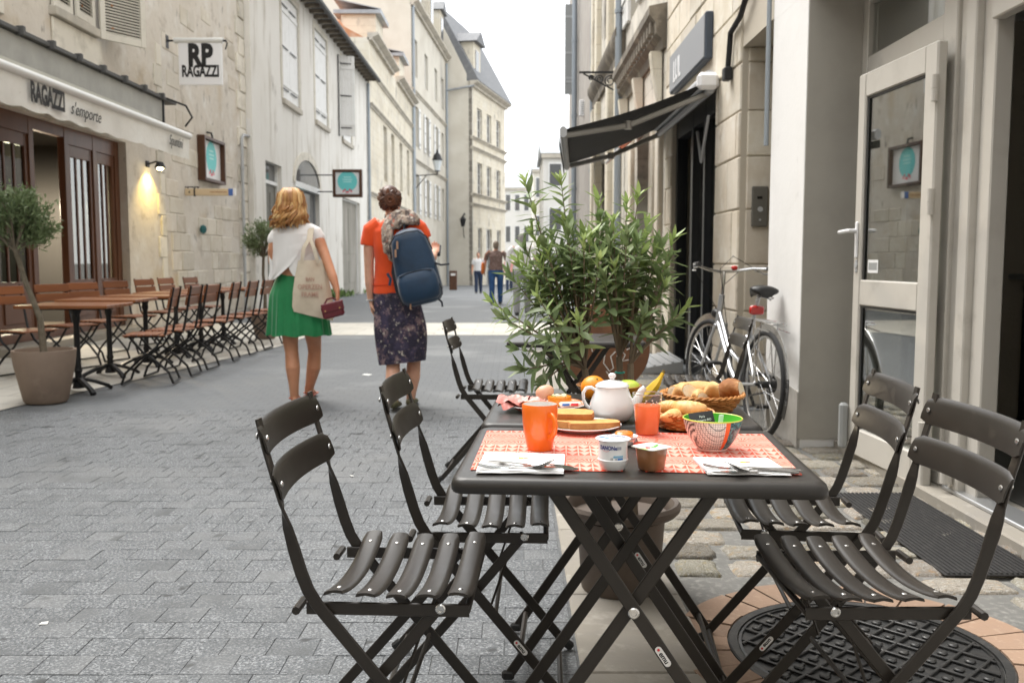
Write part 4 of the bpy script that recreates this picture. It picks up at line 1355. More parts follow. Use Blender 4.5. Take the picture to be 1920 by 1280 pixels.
for h in ws[:2]:
    window(R3, -1, *h, bars=(1, 3))
    MB().b6(-.05, .02, h[0] - .16, h[0] - .004, h[2], h[3] + .2, .01).b6(-.05, .02, h[1] + .004, h[1] + .16, h[2], h[3] + .2, .01).b6(-.0505, .02, h[0] - .004, h[1] + .004, h[3] + .004, h[3] + .2, .01).build('surround', m_plaster_w, R3)
    shutter(R3, -1, h[0] - .62, h[0] - .17, h[2], h[3], m_shut_w, .03)
    shutter(R3, -1, h[1] + .17, h[1] + .55, h[2], h[3], m_shut_w, .03)
window(R3, -1, *ws[2], bars=(1, 1))
prof = [(.05, 3.50), (-.04, 3.50), (-.06, 3.60), (-.12, 3.66), (-.13, 3.78), (-.20, 3.86), (-.20, 3.95), (.05, 4.0)]
MB().prism([(q[0], 10.56, q[1]) for q in prof], (0, 3.8, 0)).build('cornice', m_cornice_d, R3, angle=25)
dm_ = MB().b6(-.17, -.06, 0, .10, 3.68, 3.82, .01).mesh('dentil', m_cornice_d)
u = 10.7
while u < 14.2:
    link('dentil', dm_, R3, (0, u, 0)); u += .22
for u in (10.75, 12.3, 13.9):
    MB().prism([(-.02, u, 3.5), (-.15, u, 3.5), (-.12, u, 3.25), (-.05, u, 2.95), (-.02, u, 2.9)], (0, .17, 0)).build('console', m_stone_y, R3, angle=30)
for u in (10.7, 11.2, 13.2):
    MB().b6(-.06, .05, u, u + .26, .0, 2.9, .015).build('pilaster', m_stone_r, R3)
oa = thing('orange_awning', 'faded orange red shop awning on the carved stone front', 'awning', (FX, 11.4, 2.45))
MB().prism([(-.02, 0, .42), (-.42, 0, .06), (-.42, 0, 0), (-.02, 0, .36)], (0, 1.6, 0)).build('canvas', M('orange_canvas', (.52, .16, .09), .8, mix=[((.62, .3, .2), 4, .4, .8)]), oa, angle=0)
MB().tube([(-.42, 0, .03), (-.42, 1.6, .03)], .02, 8).build('front_bar', m_awn_bar, oa)
# wrought iron scroll bracket
ib = thing('iron_bracket', 'wrought iron scroll bracket sticking out above the black awning', 'bracket', (0, 15.3, 0))
a, b = P(1166, 136, 15.3), P(1086, 136, 15.3)
mb = MB().bar([a - V((0, 15.3, 0)), b - V((0, 15.3, 0))], .03, .03)
L_ = a.x - b.x
for c0, r0, sg in ((.28, .10, 1), (.52, .07, -1), (.72, .045, 1), (.15, .05, -1)):
    pts = []
    for k in range(26):
        th = k * .42
        rr = r0 * (1 - k / 34)
        pts.append((a.x - L_ * c0 + rr * math.cos(th) * sg, 0, a.z - .04 - r0 + rr * math.sin(th)))
    mb.tube(pts, .011, 5)
mb.tube([(a.x, 0, a.z - .35), (a.x - L_ * .35, 0, a.z - .22), (a.x - L_ * .9, 0, a.z - .02)], .014, 5)
mb.build('scroll', m_iron, ib)

# R2 cream ashlar house: shop opening, niche door, block by block
R2 = thing('ashlar_house', 'cream ashlar house front with a black shop opening behind the bicycle', 'building', (FX, 0, 0))
shop = (7.95, 10.15, -.02, 2.62); niche = (6.28, 7.12, -.02, 2.73)
win2 = (8.3, 9.3, 4.3, 6.2)
mb = MB(); wall_with_holes(mb, -1, 6.255, 10.545, -.3, 11, [shop, niche, win2], .34, x=.012)
mb.build('wall', m_mortar if False else M('ashlar_joint', (.50, .45, .37), .95, bump=[(40, .4, .006)]), R2, angle=0)
window(R2, -1, *win2)
r3 = random.Random(9)
z = 0.0
k = 0
while z < 5.0:
    hh = (.40, .34, .36, .42)[k % 4]
    u = 6.26 - (.3 if k % 2 else 0)
    while u < 10.54:
        ww = r3.uniform(.5, .82)
        u0, u1 = max(u, 6.262), min(u + ww, 10.54)
        segs = [(u0, u1)]
        for h in (shop, niche, win2):
            if z + hh > h[2] + .02 and z < h[3] - .02:
                ns = []
                for s0, s1 in segs:
                    if s1 <= h[0] or s0 >= h[1]: ns.append((s0, s1))
                    else:
                        if s0 < h[0]: ns.append((s0, h[0]))
                        if s1 > h[1]: ns.append((h[1], s1))
                segs = ns
        for s0, s1 in segs:
            if s1 - s0 > .05:
                o_ = r3.uniform(-.003, .006)
                MB().b6(-.004 - o_, .05, s0 + .004, s1 - .004, z + .004, z + hh - .004, .010).build('stone', m_stone_r, R2, angle=30)
        u += ww
    z += hh; k += 1
z = 0.0; k = 0                                          # jamb of the niche, facing the camera
while z < 2.72:
    hh = (.40, .34, .36, .42)[k % 4]
    if k % 2 and False: pass
    MB().b6(.056, .338, 7.108 + r3.uniform(-.006, .0), 7.16, z + .004, min(z + hh, 2.73) - .004, .008).build('stone', m_stone_r, R2, angle=30)
    z += hh; k += 1
MB().b6(.28, .33, 6.28, 7.12, 0, 2.73).build('niche_door', m_door_b, R2)
# shop joinery
mb = MB()
for a, b in ((7.95, 8.06), (8.62, 8.70), (9.20, 9.30), (10.05, 10.15)):
    mb.b6(.05, .16, a, b, .004, 2.6, .004)
mb.b6(.052, .158, 8.06, 10.05, 2.42, 2.6); mb.b6(.052, .158, 8.06, 9.2, .004, .22)
mb.build('shop_front_frame', m_black_j, R2)
MB().b6(.11, .116, 8.04, 9.22, .2, 2.45).build('pane', glass_d, R2, angle=0)
mb = MB().b6(2.4, 2.45, 7.6, 10.5, 0, 2.6).b6(.345, 2.4, 7.6, 7.65, 0, 2.6).b6(.345, 2.4, 10.45, 10.5, 0, 2.6).b6(.345, 2.4, 7.65, 10.45, 2.6, 2.65).b6(.345, 2.4, 7.65, 10.45, -.02, 0.0)
mb.build('shop_room', m_dark, R2, angle=0)
MB().tube([(.04, 8.0, .0), (.04, 8.0, 2.6)], .035, 8).build('post', m_black_j, R2)
MB().b6(-.07, .0, 8.12, 9.9, 2.86, 3.26, .01).build('sign_board', M('slate_blue_sign', (.055, .07, .095), .5), R2)
sbd = R2.children[-1]
MB().b6(-.078, -.0702, 8.14, 9.88, 2.88, 3.24).build('sign_face', M('grey_sign_face', (.30, .31, .33), .55), sbd, angle=0)
text_mesh('LUL', .30, 'lettering', m_white_p, sbd, face_mat((-.08, 9.45, 3.03), (0, -1, 0), (0, 0, 1)), xs=.8, bold=.004)
mb = MB()
pth = []
for px, py in ((1402, -30), (1386, 30), (1368, 62), (1366, 100), (1364, 132)):
    d_ = FX * FPX / (px - 960)
    q = P(px, py, d_); pth.append((-.035, q.y, q.z))
mb.tube(pth, .022, 8); mb.b6(-.07, -.008, pth[-1][1] - .05, pth[-1][1] + .05, pth[-1][2] - .08, pth[-1][2] + .02, .008)
mb.build('cable', m_iron, R2)
ic = thing('intercom', 'grey metal intercom panel on the stone jamb beside the bicycle', 'intercom', (FX + .155, 7.10, 0))
z0, z1 = ZP(425, 7.1), ZP(350, 7.1)
MB().b6(-.06, .06, -.03, .0, z0, z1, .005).build('plate', M('intercom_metal', (.18, .175, .16), .45, .6), ic)
MB().b6(-.025, .015, -.034, -.031, z1 - .095, z1 - .075).build('slot', m_dark, ic, angle=0)
MB().disc((-.0, -.0305, z0 + .13), .02, (0, -1, 0), .006).build('button', m_pipe_g, ic); MB().disc((0.0, -.0305, z0 + .05), .008, (0, -1, 0), .006).build('button', m_pipe_g, ic)

# black retractable awning
ba = thing('black_awning', 'black folding arm awning spread over the dark shop opening on the right', 'awning', (FX, 0, 0))
m_bk = M('charcoal_canvas', (.030, .029, .029), .85, bump=[(4, .3, .02)])
y0, y1, z0 = 7.86, 10.7, 2.60
c0, c1 = P(1056, 238, y0), P(1063, 312, y1)
fx0 = c0.x - FX
fx1 = c1.x - FX
zf = (c0.z + c1.z) / 2
n = 14
vs = []
for i in range(n + 1):
    for j in range(9):
        t = i / n; s_ = j / 8
        vs.append(V((-.06 + (fx0 + (fx1 - fx0) * s_ + .06) * t, y0 + .03 + (y1 - y0 - .06) * s_, z0 + .03 + (zf - z0 - .03) * t - .035 * math.sin(math.pi * t) - .012 * math.sin(math.pi * s_ * 2) ** 2 * math.sin(math.pi * t))))
fs = [[i * 9 + j, (i + 1) * 9 + j, (i + 1) * 9 + j + 1, i * 9 + j + 1] for i in range(n) for j in range(8)]
mb = MB().add(vs, fs); mb.add([p + V((0, 0, .004)) for p in vs], [f[::-1] for f in fs])
mb.build('canvas', m_bk, ba, angle=60)
MB().bar([(fx0, y0 - .02, zf - .02), (fx1, y1 + .02, zf - .02)], .06, .09, bev=.02).build('front_bar', m_pipe_g, ba)
MB().prism([(fx0 - .034, y0, zf - .065), (fx1 - .034, y1, zf - .065), (fx1 - .034, y1, zf - .13), (fx0 - .034, y0, zf - .13)], (.006, 0, 0)).build('valance', m_bk, ba, angle=0)
MB().tube([(-.07, y0, z0 - .05), (-.07, y1, z0 - .05)], .035, 8).build('torsion_bar', m_pipe_g, ba)
mb = MB().b6(-.19, -.012, y0 - .07, y0 + .03, z0 - .055, z0 + .085, .03)
mb.build('end_cap', m_white_p, ba)
MB().tube([(-.08, y0, z0 + .05), (-.08, y1, z0 + .05)], .06, 12).build('roller', m_pipe_g, ba)
for y_, sg, fxe in ((y0 + .12, 1, fx0), (y1 - .12, -1, fx1)):
    el = V(((fxe - .1) * .52, y_ + sg * .12, (z0 + zf) / 2 - .12))
    mb = MB().bar([(-.07, y_, z0 - .06), el], .035, .05, bev=.01); mb.bar([el, (fxe + .03, y_, zf - .03)], .035, .05, bev=.01)
    mb.lathe([(.035, -.035), (.035, .035)], 12, el)
    mb.build('folding_arm', M('arm_metal', (.34, .33, .31), .4, .4), ba)
MB().tube([(-.03, 8.6, 2.3), (-.05, 8.3, 2.0), (-.05, 8.02, 2.36)], .014, 6).build('crank_rod', m_pipe_g, ba)
# metal ramp at the black shop
rp_ = thing('threshold_ramp', 'pale ridged metal ramp on the cobbles before the black shop door', 'ramp', (1.40, 9.6, .012))
MB().prism([(-.32, -.5, 0), (.30, -.5, 0), (.30, -.5, .12), (-.32, -.5, .012)], (0, 1.0, 0)).build('plate', M('ramp_metal', (.40, .41, .42), .4, .6), rp_, angle=0)
mb = MB()
for i in range(7):
    mb.box((-.25 + i * .09, 0, .028 + (i * .09) * .174 + .002), (.025, .96, .01), Matrix.Rotation(-R(9.8), 3, 'Y'))
mb.build('ridge', MATS['ramp_metal'], rp_, angle=0)

# ================================================================== R1 white shop
R1 = thing('white_shop', 'white plastered shop with an open glazed door beside the breakfast table', 'building', (FX, 0, 0))
DXX = .32                                               # glazing set back from the facade
mb = MB()
mb.b6(0, .9, 5.53, 6.252, -.05, 2.70); mb.b6(0, .9, -26, 2.75, -.05, 2.70); mb.b6(0, 5, -26, 6.252, 2.701, 10)
mb.build('wall', m_plaster_w, R1, angle=0)
MB().b6(.004, .318, 5.522, 5.529, .056, 2.699).build('shaded_reveal', M('reveal_shade_tone', (.40, .38, .34), .85, mix=[((.34, .32, .285), 2, .45, .75)]), R1, angle=0)  # shade of the recess put into the colour of this jamb panel
mb = MB().prism([(-.006, 5.524, 0), (-.006, 5.524, .34), (-.006, 6.2, .40), (-.006, 6.2, 0)], (.02, 0, 0))
mb.build('plinth', M('grey_plinth', (.36, .34, .31), .9, mix=[((.48, .46, .43), 5, .45, .75), ((.26, .24, .22), 9, .6, .8)]), R1, angle=0)
downpipe(R1, -.02, 6.30, 1.9, 9, .016, m_pipe)
# step and threshold
MB().b6(DXX - .10, DXX + .20, 2.76, 5.525, -.04, .055, .008).build('door_sill', m_slab, R1)
MB().b6(DXX - .012, DXX + .12, 2.9, 4.30, .0555, .075, .004).build('threshold', M('aluminium', (.55, .56, .57), .35, .8), R1)
# frame
mb = MB()
fx = DXX
def post(u0, u1, z0=.056, z1=2.70, d0=0.0, d1=.07): mb.b6(fx + d0, fx + d1, u0, u1, z0, z1, .006)
post(5.45, 5.528); post(4.36, 4.50); post(4.26, 4.36, d0=.02); post(4.17, 4.26, d0=-.005); post(4.06, 4.17, d0=.03, d1=.11)
post(2.76, 2.95)
mb.b6(fx + .002, fx + .068, 2.95, 5.45, 2.60, 2.70, .006)
mb.b6(fx + .004, fx + .066, 2.95, 4.06, 2.16, 2.30, .006); mb.b6(fx + .004, fx + .066, 4.50, 5.45, 2.16, 2.30, .006)
mb.b6(fx + .004, fx + .066, 4.50, 5.45, .056, .16, .006); mb.b6(fx + .004, fx + .066, 4.50, 5.45, .90, 1.02, .006)
mb.build('shop_front_frame', m_frame, R1)
for u0, u1, z0, z1 in ((4.49, 5.46, .15, .91), (4.49, 5.46, 1.01, 2.17), (4.49, 5.46, 2.29, 2.61), (2.94, 4.07, 2.29, 2.61)):
    MB().b6(fx + .03, fx + .036, u0, u1, z0, z1).build('pane', glass, R1, angle=0)
MB().lathe([(.028, 0), (.028, .05), (.02, .06)], 12, (fx - .03, 4.22, .10)).build('door_stop', m_frame, R1)
# the open leaf folded back on the fixed panel
lf = thing('x', None, None); COL.objects.unlink(lf); bpy.data.objects.remove(lf)
ang = R(3.4)
Lw = .84
mb = MB(); st_ = .085
mb.b6(-.05, 0, 0, st_ + .03, 0, 2.10, .008); mb.b6(-.05, 0, Lw - st_, Lw, 0, 2.10, .008)
for z0, z1 in ((0, .15), (.84, .98), (1.97, 2.10)):
    mb.b6(-.048, -.002, st_ + .03, Lw - st_, z0, z1, .006)
leafo = mb.build('door', m_frame, R1, (DXX - .035, 4.36, .045), ang)
MB().b6(-.028, -.022, st_ + .01, Lw - st_ + .02, .13, .86).build('pane', glass, leafo, angle=0)
MB().b6(-.028, -.022, st_ + .01, Lw - st_ + .02, .96, 1.99).build('pane', glass, leafo, angle=0)
gk = MB()
for z0, z1 in ((.15, .84), (.98, 1.97)):
    gk.b6(-.036, -.031, st_ + .03, st_ + .045, z0, z1); gk.b6(-.036, -.031, Lw - st_ - .022, Lw - st_, z0, z1); gk.b6(-.0362, -.0312, st_ + .03, Lw - st_, z1 - .012, z1)
gk.build('gasket', m_black_j, leafo, angle=0)
mb = MB().b6(-.062, -.05, Lw - .06, Lw - .028, 1.10, 1.30, .006)
mb.tube([(-.06, Lw - .044, 1.25), (-.10, Lw - .044, 1.25), (-.105, Lw - .03, 1.25), (-.105, Lw + .075, 1.245)], .011, 8)
mb.build('handle', m_white_p, leafo)
MB().disc((-.0505, Lw - .044, 1.06), .016, (-1, 0, 0), .008).b6(-.056, -.0505, Lw - .056, Lw - .032, 1.02, 1.09, .004).build('lock', m_pipe_g, leafo)
for z in (.2, 1.30, 1.82):
    MB().lathe([(.016, 0), (.016, .055), (.013, .056), (.016, .058), (.016, .12)], 10, (-.065, -.012, z)).b6(-.066, -.046, -.012, .03, z + .02, z + .1).build('hinge', m_frame, leafo)
MB().b6(-.0295, -.0285, Lw - .26, Lw - .14, 1.02, 1.09).build('sticker', m_white_p, leafo, angle=0)
MB().b6(-.030, -.0296, Lw - .25, Lw - .15, 1.035, 1.075).build('print', m_shut_g, leafo, angle=0)
MB().b6(-.10, -.052, Lw - .015, Lw + .03, .02, .28, .012).build('door_closer', m_shut_g, leafo)
# dark room inside
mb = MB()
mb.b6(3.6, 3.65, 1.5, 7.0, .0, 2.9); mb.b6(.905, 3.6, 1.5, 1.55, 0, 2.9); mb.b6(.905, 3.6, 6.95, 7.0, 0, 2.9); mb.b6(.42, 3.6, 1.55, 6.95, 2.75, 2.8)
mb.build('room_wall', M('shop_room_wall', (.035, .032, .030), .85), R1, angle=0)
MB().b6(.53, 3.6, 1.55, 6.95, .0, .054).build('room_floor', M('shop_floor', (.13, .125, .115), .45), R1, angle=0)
mb = MB().b6(1.7, 2.4, 3.2, 6.2, .054, 1.0, .01)
mb.build('counter', m_blackwall, R1); MB().b6(1.62, 2.45, 3.1, 6.25, 1.004, 1.04, .008).build('counter_top', m_shut_g, R1)
ym = thing('yellow_mat', 'yellow and black patterned mat just inside the open shop door', 'mat', (FX + .92, 3.62, .056))
MB().b6(-.26, .26, -.55, .5, 0, .008, .003).build('base', m_black_j, ym)
mb = MB()
for i in range(5):
    for j in range(4):
        mb.disc((-.2 + i * .1, .16 + j * .09 + (i % 2) * .045, .0082), .045, (0, 0, 1), .001, 6)
mb.build('yellow_print', M('yellow_print', (.55, .34, .02), .7), ym, angle=0)
wt_ = thing('white_table', 'white round table with splayed wooden legs inside the dark shop', 'table', (FX + 1.25, 3.75, .054))
MB().lathe([(.30, .70), (.31, .715), (.30, .73)], 28).build('tabletop', m_white_p, wt_)
for k in range(3):
    a = k * 2.1 + .4
    MB().tube([(.14 * math.cos(a), .14 * math.sin(a), .70), (.27 * math.cos(a), .27 * math.sin(a), 0)], [.022, .014], 8).build('leg', M('light_wood', (.45, .20, .07), .5), wt_)
# ================================================================== metal bistro chairs and tables
m_metal = M('umber_powder_coat', (0.025, 0.0205, 0.0165), 0.38, 0.0, spec=0.45, bump=[(700, .10, .0008)], mix=[((0.032, 0.027, 0.022), 5, .45, .8)], rvar=.07)
m_tabletop = M('umber_table_top', (0.021, 0.018, 0.0155), 0.38, 0.0, spec=0.5, bump=[(500, .10, .0008)], mix=[((0.028, 0.024, 0.021), 4, .45, .8)], rvar=.08)
m_bolt = M('bright_bolt', (0.62, 0.61, 0.59), 0.22, 0.9)
m_cap = M('rubber_foot', (0.016, 0.016, 0.016), 0.7)
m_lab = M('label_white', (0.72, 0.71, 0.69), 0.5)
m_lab_red = M('label_red', (0.6, 0.05, 0.05), 0.5)

def emu_label(parent, loc, right, up, nrm):
    """small oval maker's plate: rounded white plate with the word on it"""
    n = V(nrm); rt = V(right).normalized(); u = V(up).normalized()
    w, h = .046, .014
    pts = []
    for i in range(18):
        a = 2 * math.pi * i / 18
        cx = (w / 2 - h / 2) * (1 if math.cos(a) > 0 else -1)
        pts.append(V(loc) + rt * (cx + h / 2 * math.cos(a)) + u * (h / 2 * math.sin(a)))
    o = MB().prism(pts, n * .001).build('maker_plate', m_lab, parent, angle=0)
    m = face_mat(V(loc) + n * .0012 + rt * .003, rt, u)
    text_mesh('emu', .0145, 'lettering', m_ink, o, m, xs=1.0, bold=.0004, depth=.0002)
    MB().disc(V(loc) + n * .001 - rt * .0165, .003, n, .0005, 8).build('print', m_lab_red, o, angle=0)
    return o

def slat_mesh(length, width, thick, sag, end_drop=0.0, n=14, name='slat', r=.004):
    """bowed slat running along y, convex top across its width"""
    mb = MB()
    rings = []
    for i in range(n + 1):
        t = -1 + 2 * i / n
        y = t * length / 2
        z = sag * (t * t) - end_drop * max(0, abs(t) - .86) * 3
        k = 1.0
        e = (1 - abs(t)) * length / 2
        if e < .012: k = .80 + .20 * math.sqrt(max(0, 1 - (1 - e / .012) ** 2))
        ring = []
        for x, zz in ((-.5, .1), (-.44, .7), (-.22, .95), (0, 1.0), (.22, .95), (.44, .7), (.5, .1), (.46, -.1), (.40, .0), (0, .35), (-.40, .0), (-.46, -.1)):
            ring.append(V((x * width * k, y, z + zz * thick)))
        rings.append(ring)
    mb.loft(rings)
    return mb.mesh(name, m_metal, 50)

def bistro_chair(name, label, loc, rz, flip=1, sticker=True):
    """sitter faces +x (flip = -1: built mirrored so the near side keeps the pivot bolts)"""
    t = thing(name, label, 'chair', loc, rz, 'metal bistro chairs at the breakfast tables')
    W = .186
    slat = slat_mesh(.405, .049, .0085, .026)
    bolt = MB().lathe([(.0052, 0), (.0050, .0014), (.0032, .0024), (.0001, .0028)], 10).mesh('bolt', m_bolt)
    for i in range(5):
        x = -.133 + i * .0605
        z = .446 + .006 * ((i - 2) / 2) ** 2
        o = link('seat_slat', slat, t, (x, 0, z))
        if i in (0, 4): o.rotation_euler = (0, R(-6 if i == 0 else 5), 0)
        for s in (-1, 1):
            link('bolt', bolt, o, (0, s * .155, .0085 + .026 * (.155 / .2025) ** 2 - .0006))
    # uprights that run on as the front legs: flat bars with a twist
    for s in (-1, 1):
        y = s * W
        path = [(-.282, y, .822), (-.270, y, .765), (-.252, y, .70), (-.240, y, .655), (-.234, y, .63), (-.228, y, .605), (-.216, y, .56), (-.203, y, .515), (-.190, y, .480), (-.172, y, .450), (-.12, y, .386), (0.0, y, .240), (.188, y, .012)]
        tw = [0, 0, 0, .12, .55, 1.1, 1.5, 1.5708, 1.5708, 1.5708, 1.5708, 1.5708, 1.5708]
        mb = MB().bar(path, .026, .0065, up=(1, 0, 0), bev=.002, twist=tw)
        lg = mb.build('upright', m_metal, t)
        MB().box((.192, y, .014), (.034, .017, .026), Matrix.Rotation(R(-38), 3, 'Y').inverted(), .006).build('rubber_foot', m_cap, lg)
        y2 = s * (W - .020)
        mb = MB().bar([(.072, y2, .447), (-.02, y2, .335), (-.30, y2, .012)], .0065, .024, up=(1, 0, .8), bev=.002)
        lg = mb.build('rear_leg', m_metal, t)
        MB().box((-.305, y2, .014), (.034, .017, .026), Matrix.Rotation(R(40), 3, 'Y').inverted(), .006).build('rubber_foot', m_cap, lg)
        yo = s * (W + .0035)
        MB().lathe([(.0105, 0), (.0105, .004), (.008, .006), (.006, .006), (.0055, .003), (.001, .003)], 14, (.073, s * (W - .008), .444), rot=Matrix.Rotation(-s * math.pi / 2, 3, 'X')).build('pivot_bolt', m_bolt, t)
        mb = MB().bar([(-.196, s * (W - .010), .440), (.130, s * (W - .010), .440)], .0065, .026, up=(0, 0, 1), bev=.0015)
        mb.tube([(-.212, s * (W + .012), .441), (-.212, s * (W - .05), .441)], .0085, 8)
        mb.build('seat_rail', m_metal, t)
        MB().tube([(.045, s * (W - .034), .43), (-.012, s * (W - .034), .26)], .0035, 6).build('stay_rod', m_metal, t)
    mb = MB().tube([(.165, -W, .040), (.165, W, .040)], .007, 8); mb.build('foot_rail', m_metal, t)
    mb = MB().tube([(-.275, -W + .02, .042), (-.275, W - .02, .042)], .007, 8); mb.build('foot_rail', m_metal, t)
    MB().tube([(.126, -W + .01, .440), (.126, W - .01, .440)], .007, 8).build('cross_rail', m_metal, t)
    MB().tube([(.0, -W + .02, .245), (.0, W - .02, .245)], .0055, 8).build('cross_rail', m_metal, t)
    # two bowed back slats
    for zc, xc in ((.783, -.272), (.692, -.245)):
        rings = []
        hh = .066
        n = 16
        for i in range(n + 1):
            q = -1 + 2 * i / n
            y = q * .208
            bow = -.023 * (1 - q * q) + .004
            k = 1.0
            e = (1 - abs(q)) * .208
            if e < .016: k = .70 + .30 * math.sqrt(max(0, 1 - (1 - e / .016) ** 2))
            ring = []
            for a, b in ((-.5, 0), (-.47, .55), (-.25, .95), (0, 1.0), (.25, .95), (.47, .55), (.5, 0), (.46, -.2), (.40, .0), (0, .3), (-.40, .0), (-.46, -.2)):
                ring.append(V((bow + b * .0055 + a * hh * -.27, y, a * hh * k)))
            rings.append(ring)
        o = MB().loft(rings).build('back_slat', m_metal, t, (xc, 0, zc), 0, 50)
        for s in (-1, 1):
            MB().lathe([(.0065, 0), (.0062, .002), (.004, .0036), (.0001, .004)], 10, (-.0 + .0065, s * .186, 0), rot=Matrix.Rotation(R(90), 3, 'Y')).build('bolt', m_bolt, o)
            MB().lathe([(.0065, 0), (.0062, .002), (.004, .0036), (.0001, .004)], 10, (-.012, s * .186, .004), rot=Matrix.Rotation(R(-90), 3, 'Y')).build('bolt', m_bolt, o)
    if sticker:
        s = -1 if flip > 0 else 1
        a, b = V((0.0, 0, .240)), V((.188, 0, .012))
        dr = (b - a).normalized()
        q = a + dr * .10
        emu_label(t, (q.x, s * (W + .0034), q.z), dr * (1 if flip > 0 else -1), V((dr.z, 0, -dr.x)) * (-1 if flip > 0 else 1) * (1), (0, s, 0))
    return t
CH = [('dark metal folding chair nearest the camera on the left side of the table', (-.205, 1.955), -3, 1),
      ('second dark metal chair on the left, half behind the nearest one', (-.035, 2.43), -2, 1),
      ('dark metal chair on the right with its legs on the manhole cover', (.705, 1.935), 180.5, -1),
      ('dark metal chair on the right between the table and the glazed door', (.728, 2.445), 174, -1),
      ('dark metal chair alone on the road left of the farther table', (-.055, 4.80), -3, 1),
      ('dark metal chair standing before the parked bicycle behind the bread baskets', (.985, 5.02), 178, -1)]
chairs = []
for k, (lb_, (x, y), a, fl) in enumerate(CH):
    if k in (0, 2):
        c = bistro_chair('bistro_chair', lb_, (x, y, .004), R(a), fl)
        chairs.append(c)
    else:
        src = chairs[0] if fl > 0 else chairs[1]
        dup(src, (x, y, .004 if y < 7 else .004), R(a), lb_)

def folding_table(label, loc, rz, w=.708, d=.552):
    t = thing('folding_table', label, 'table', loc, rz, 'dark metal folding tables')
    H = .72
    # top: plate with rolled edge and a faint raised border
    def rr(hw, hd, r, z):
        pts = []
        for cx, cy, a0 in ((hw - r, hd - r, 0), (-hw + r, hd - r, 90), (-hw + r, -hd + r, 180), (hw - r, -hd + r, 270)):
            for k in range(5):
                a = R(a0 + 22.5 * k)
                pts.append(V((cx + r * math.cos(a), cy + r * math.sin(a), z)))
        return pts
    hw, hd = w / 2, d / 2
    rings = [rr(hw - .02, hd - .02, .012, H - .030), rr(hw - .004, hd - .004, .024, H - .030), rr(hw, hd, .026, H - .024), rr(hw, hd, .026, H - .014), rr(hw - .003, hd - .003, .026, H - .005), rr(hw - .010, hd - .010, .024, H - .0005),
             rr(hw - .018, hd - .018, .02, H), rr(hw - .030, hd - .030, .016, H - .0015), rr(hw - .038, hd - .038, .014, H - .0005), rr(.05, .05, .01, H - .0005)]
    MB().loft(rings).build('tabletop', m_tabletop, t, angle=50)
    for s in (-1, 1):
        yo, yi = s * (hd - .085), s * (hd - .112)
        ba_ = MB().bar([(-.165, yo, H - .032), (.29, yo, .012)], .0265, .009, up=(0, 1, 0), bev=.002)
        l1 = ba_.build('leg', m_metal, t)
        l2 = MB().bar([(.165, yi, H - .032), (-.29, yi, .012)], .0265, .009, up=(0, 1, 0), bev=.002).build('leg', m_metal, t)
        MB().box((.292, yo, .013), (.034, .018, .026), None, .006).build('rubber_foot', m_cap, l1)
        MB().box((-.292, yi, .013), (.034, .018, .026), None, .006).build('rubber_foot', m_cap, l2)
        MB().lathe([(.0115, 0), (.0115, .003), (.009, .005), (.006, .005), (.0055, .002), (.001, .002)], 16, (0, s * (hd - .0805), .437), rot=Matrix.Rotation(-s * math.pi / 2, 3, 'X')).build('pivot_bolt', m_bolt, t)
        if s < 0:
            dr = V((.455, 0, -(H - .044))).normalized()
            q = V((0, 0, .437)) + dr * .105
            emu_label(t, (q.x, yo - .0048, q.z), dr, V((-dr.z, 0, dr.x)), (0, -1, 0))
    for x, z in ((-.165, H - .036), (.165, H - .036)):
        MB().bar([(x, -hd + .07, z), (x, hd - .07, z)], .02, .008).build('hinge_rail', m_metal, t)
    MB().tube([(.262, -hd + .09, .058), (.262, hd - .09, .058)], .008, 8).build('foot_rail', m_metal, t)
    MB().tube([(-.262, -hd + .112, .058), (-.262, hd - .112, .058)], .008, 8).build('foot_rail', m_metal, t)
    return t
T1 = folding_table('front dark metal folding table with the two red paper place mats', (.254, 1.963, .004), R(-4))
T2 = dup(T1, (.292, 2.553, .004), R(-4), 'second dark metal folding table pushed up behind the front one, under teapot and bread')
T3 = dup(T1, (.335, 4.90, .004), R(-2), 'farther dark metal folding table behind the oleander shrub')

# ================================================================== round brown chalk sign on its stand
rs_ = thing('round_sign', 'round rust brown sign chalked with white lines standing behind the oleander', 'sign', (.57, 5.62, .004), R(4))
m_rust = M('rust_brown_board', (.155, .062, .022), .6, mix=[((.10, .04, .016), 5, .4, .75), ((.2, .09, .035), 12, .55, .8)])
tilt = Matrix.Rotation(R(-12), 3, 'X')
MB().lathe([(.001, -.012), (.272, -.012), (.276, -.006), (.276, .006), (.272, .012), (.001, .012)], 48, (0, 0, .60), rot=tilt @ Matrix.Rotation(R(90), 3, 'X')).build('board', m_rust, rs_)
mb = MB()
def on_board(x, z): return V((0, 0, .60)) + tilt @ V((x, -.0135, z))
r4 = random.Random(3)
for k, st_ in enumerate(([(-.17, -.08), (-.155, .0), (-.17, .05), (-.14, .06), (-.13, -.02), (-.10, .03), (-.08, -.03)], [(-.02, .06), (.0, -.02), (-.015, -.10), (.02, -.15), (.045, -.13), (.03, -.06), (.06, -.03)],
                         [(.07, -.06), (.09, -.02), (.12, -.05), (.10, -.09), (.14, -.08)], [(.13, -.02), (.17, .0), (.155, .06), (.18, .08), (.165, .0), (.2, -.03), (.15, -.06)], [(-.2, .06), (-.16, .10), (-.1, .11)], [(.0, -.15), (.03, -.19), (.06, -.18)])):
    mb.tube([on_board(*p) for p in st_], .0035, 5)
mb.build('chalk_line', M('chalk', (.62, .60, .56), .9), rs_)
mb = MB()
for sx in (-.16, .16):
    mb.bar([(sx, -.05, 0), (sx * .9, .01, .55)], .03, .02, up=(0, 1, 0)); mb.bar([(sx, .36, 0), (sx * .9, .055, .62)], .03, .02, up=(0, 1, 0))
mb.build('stand', m_iron, rs_)

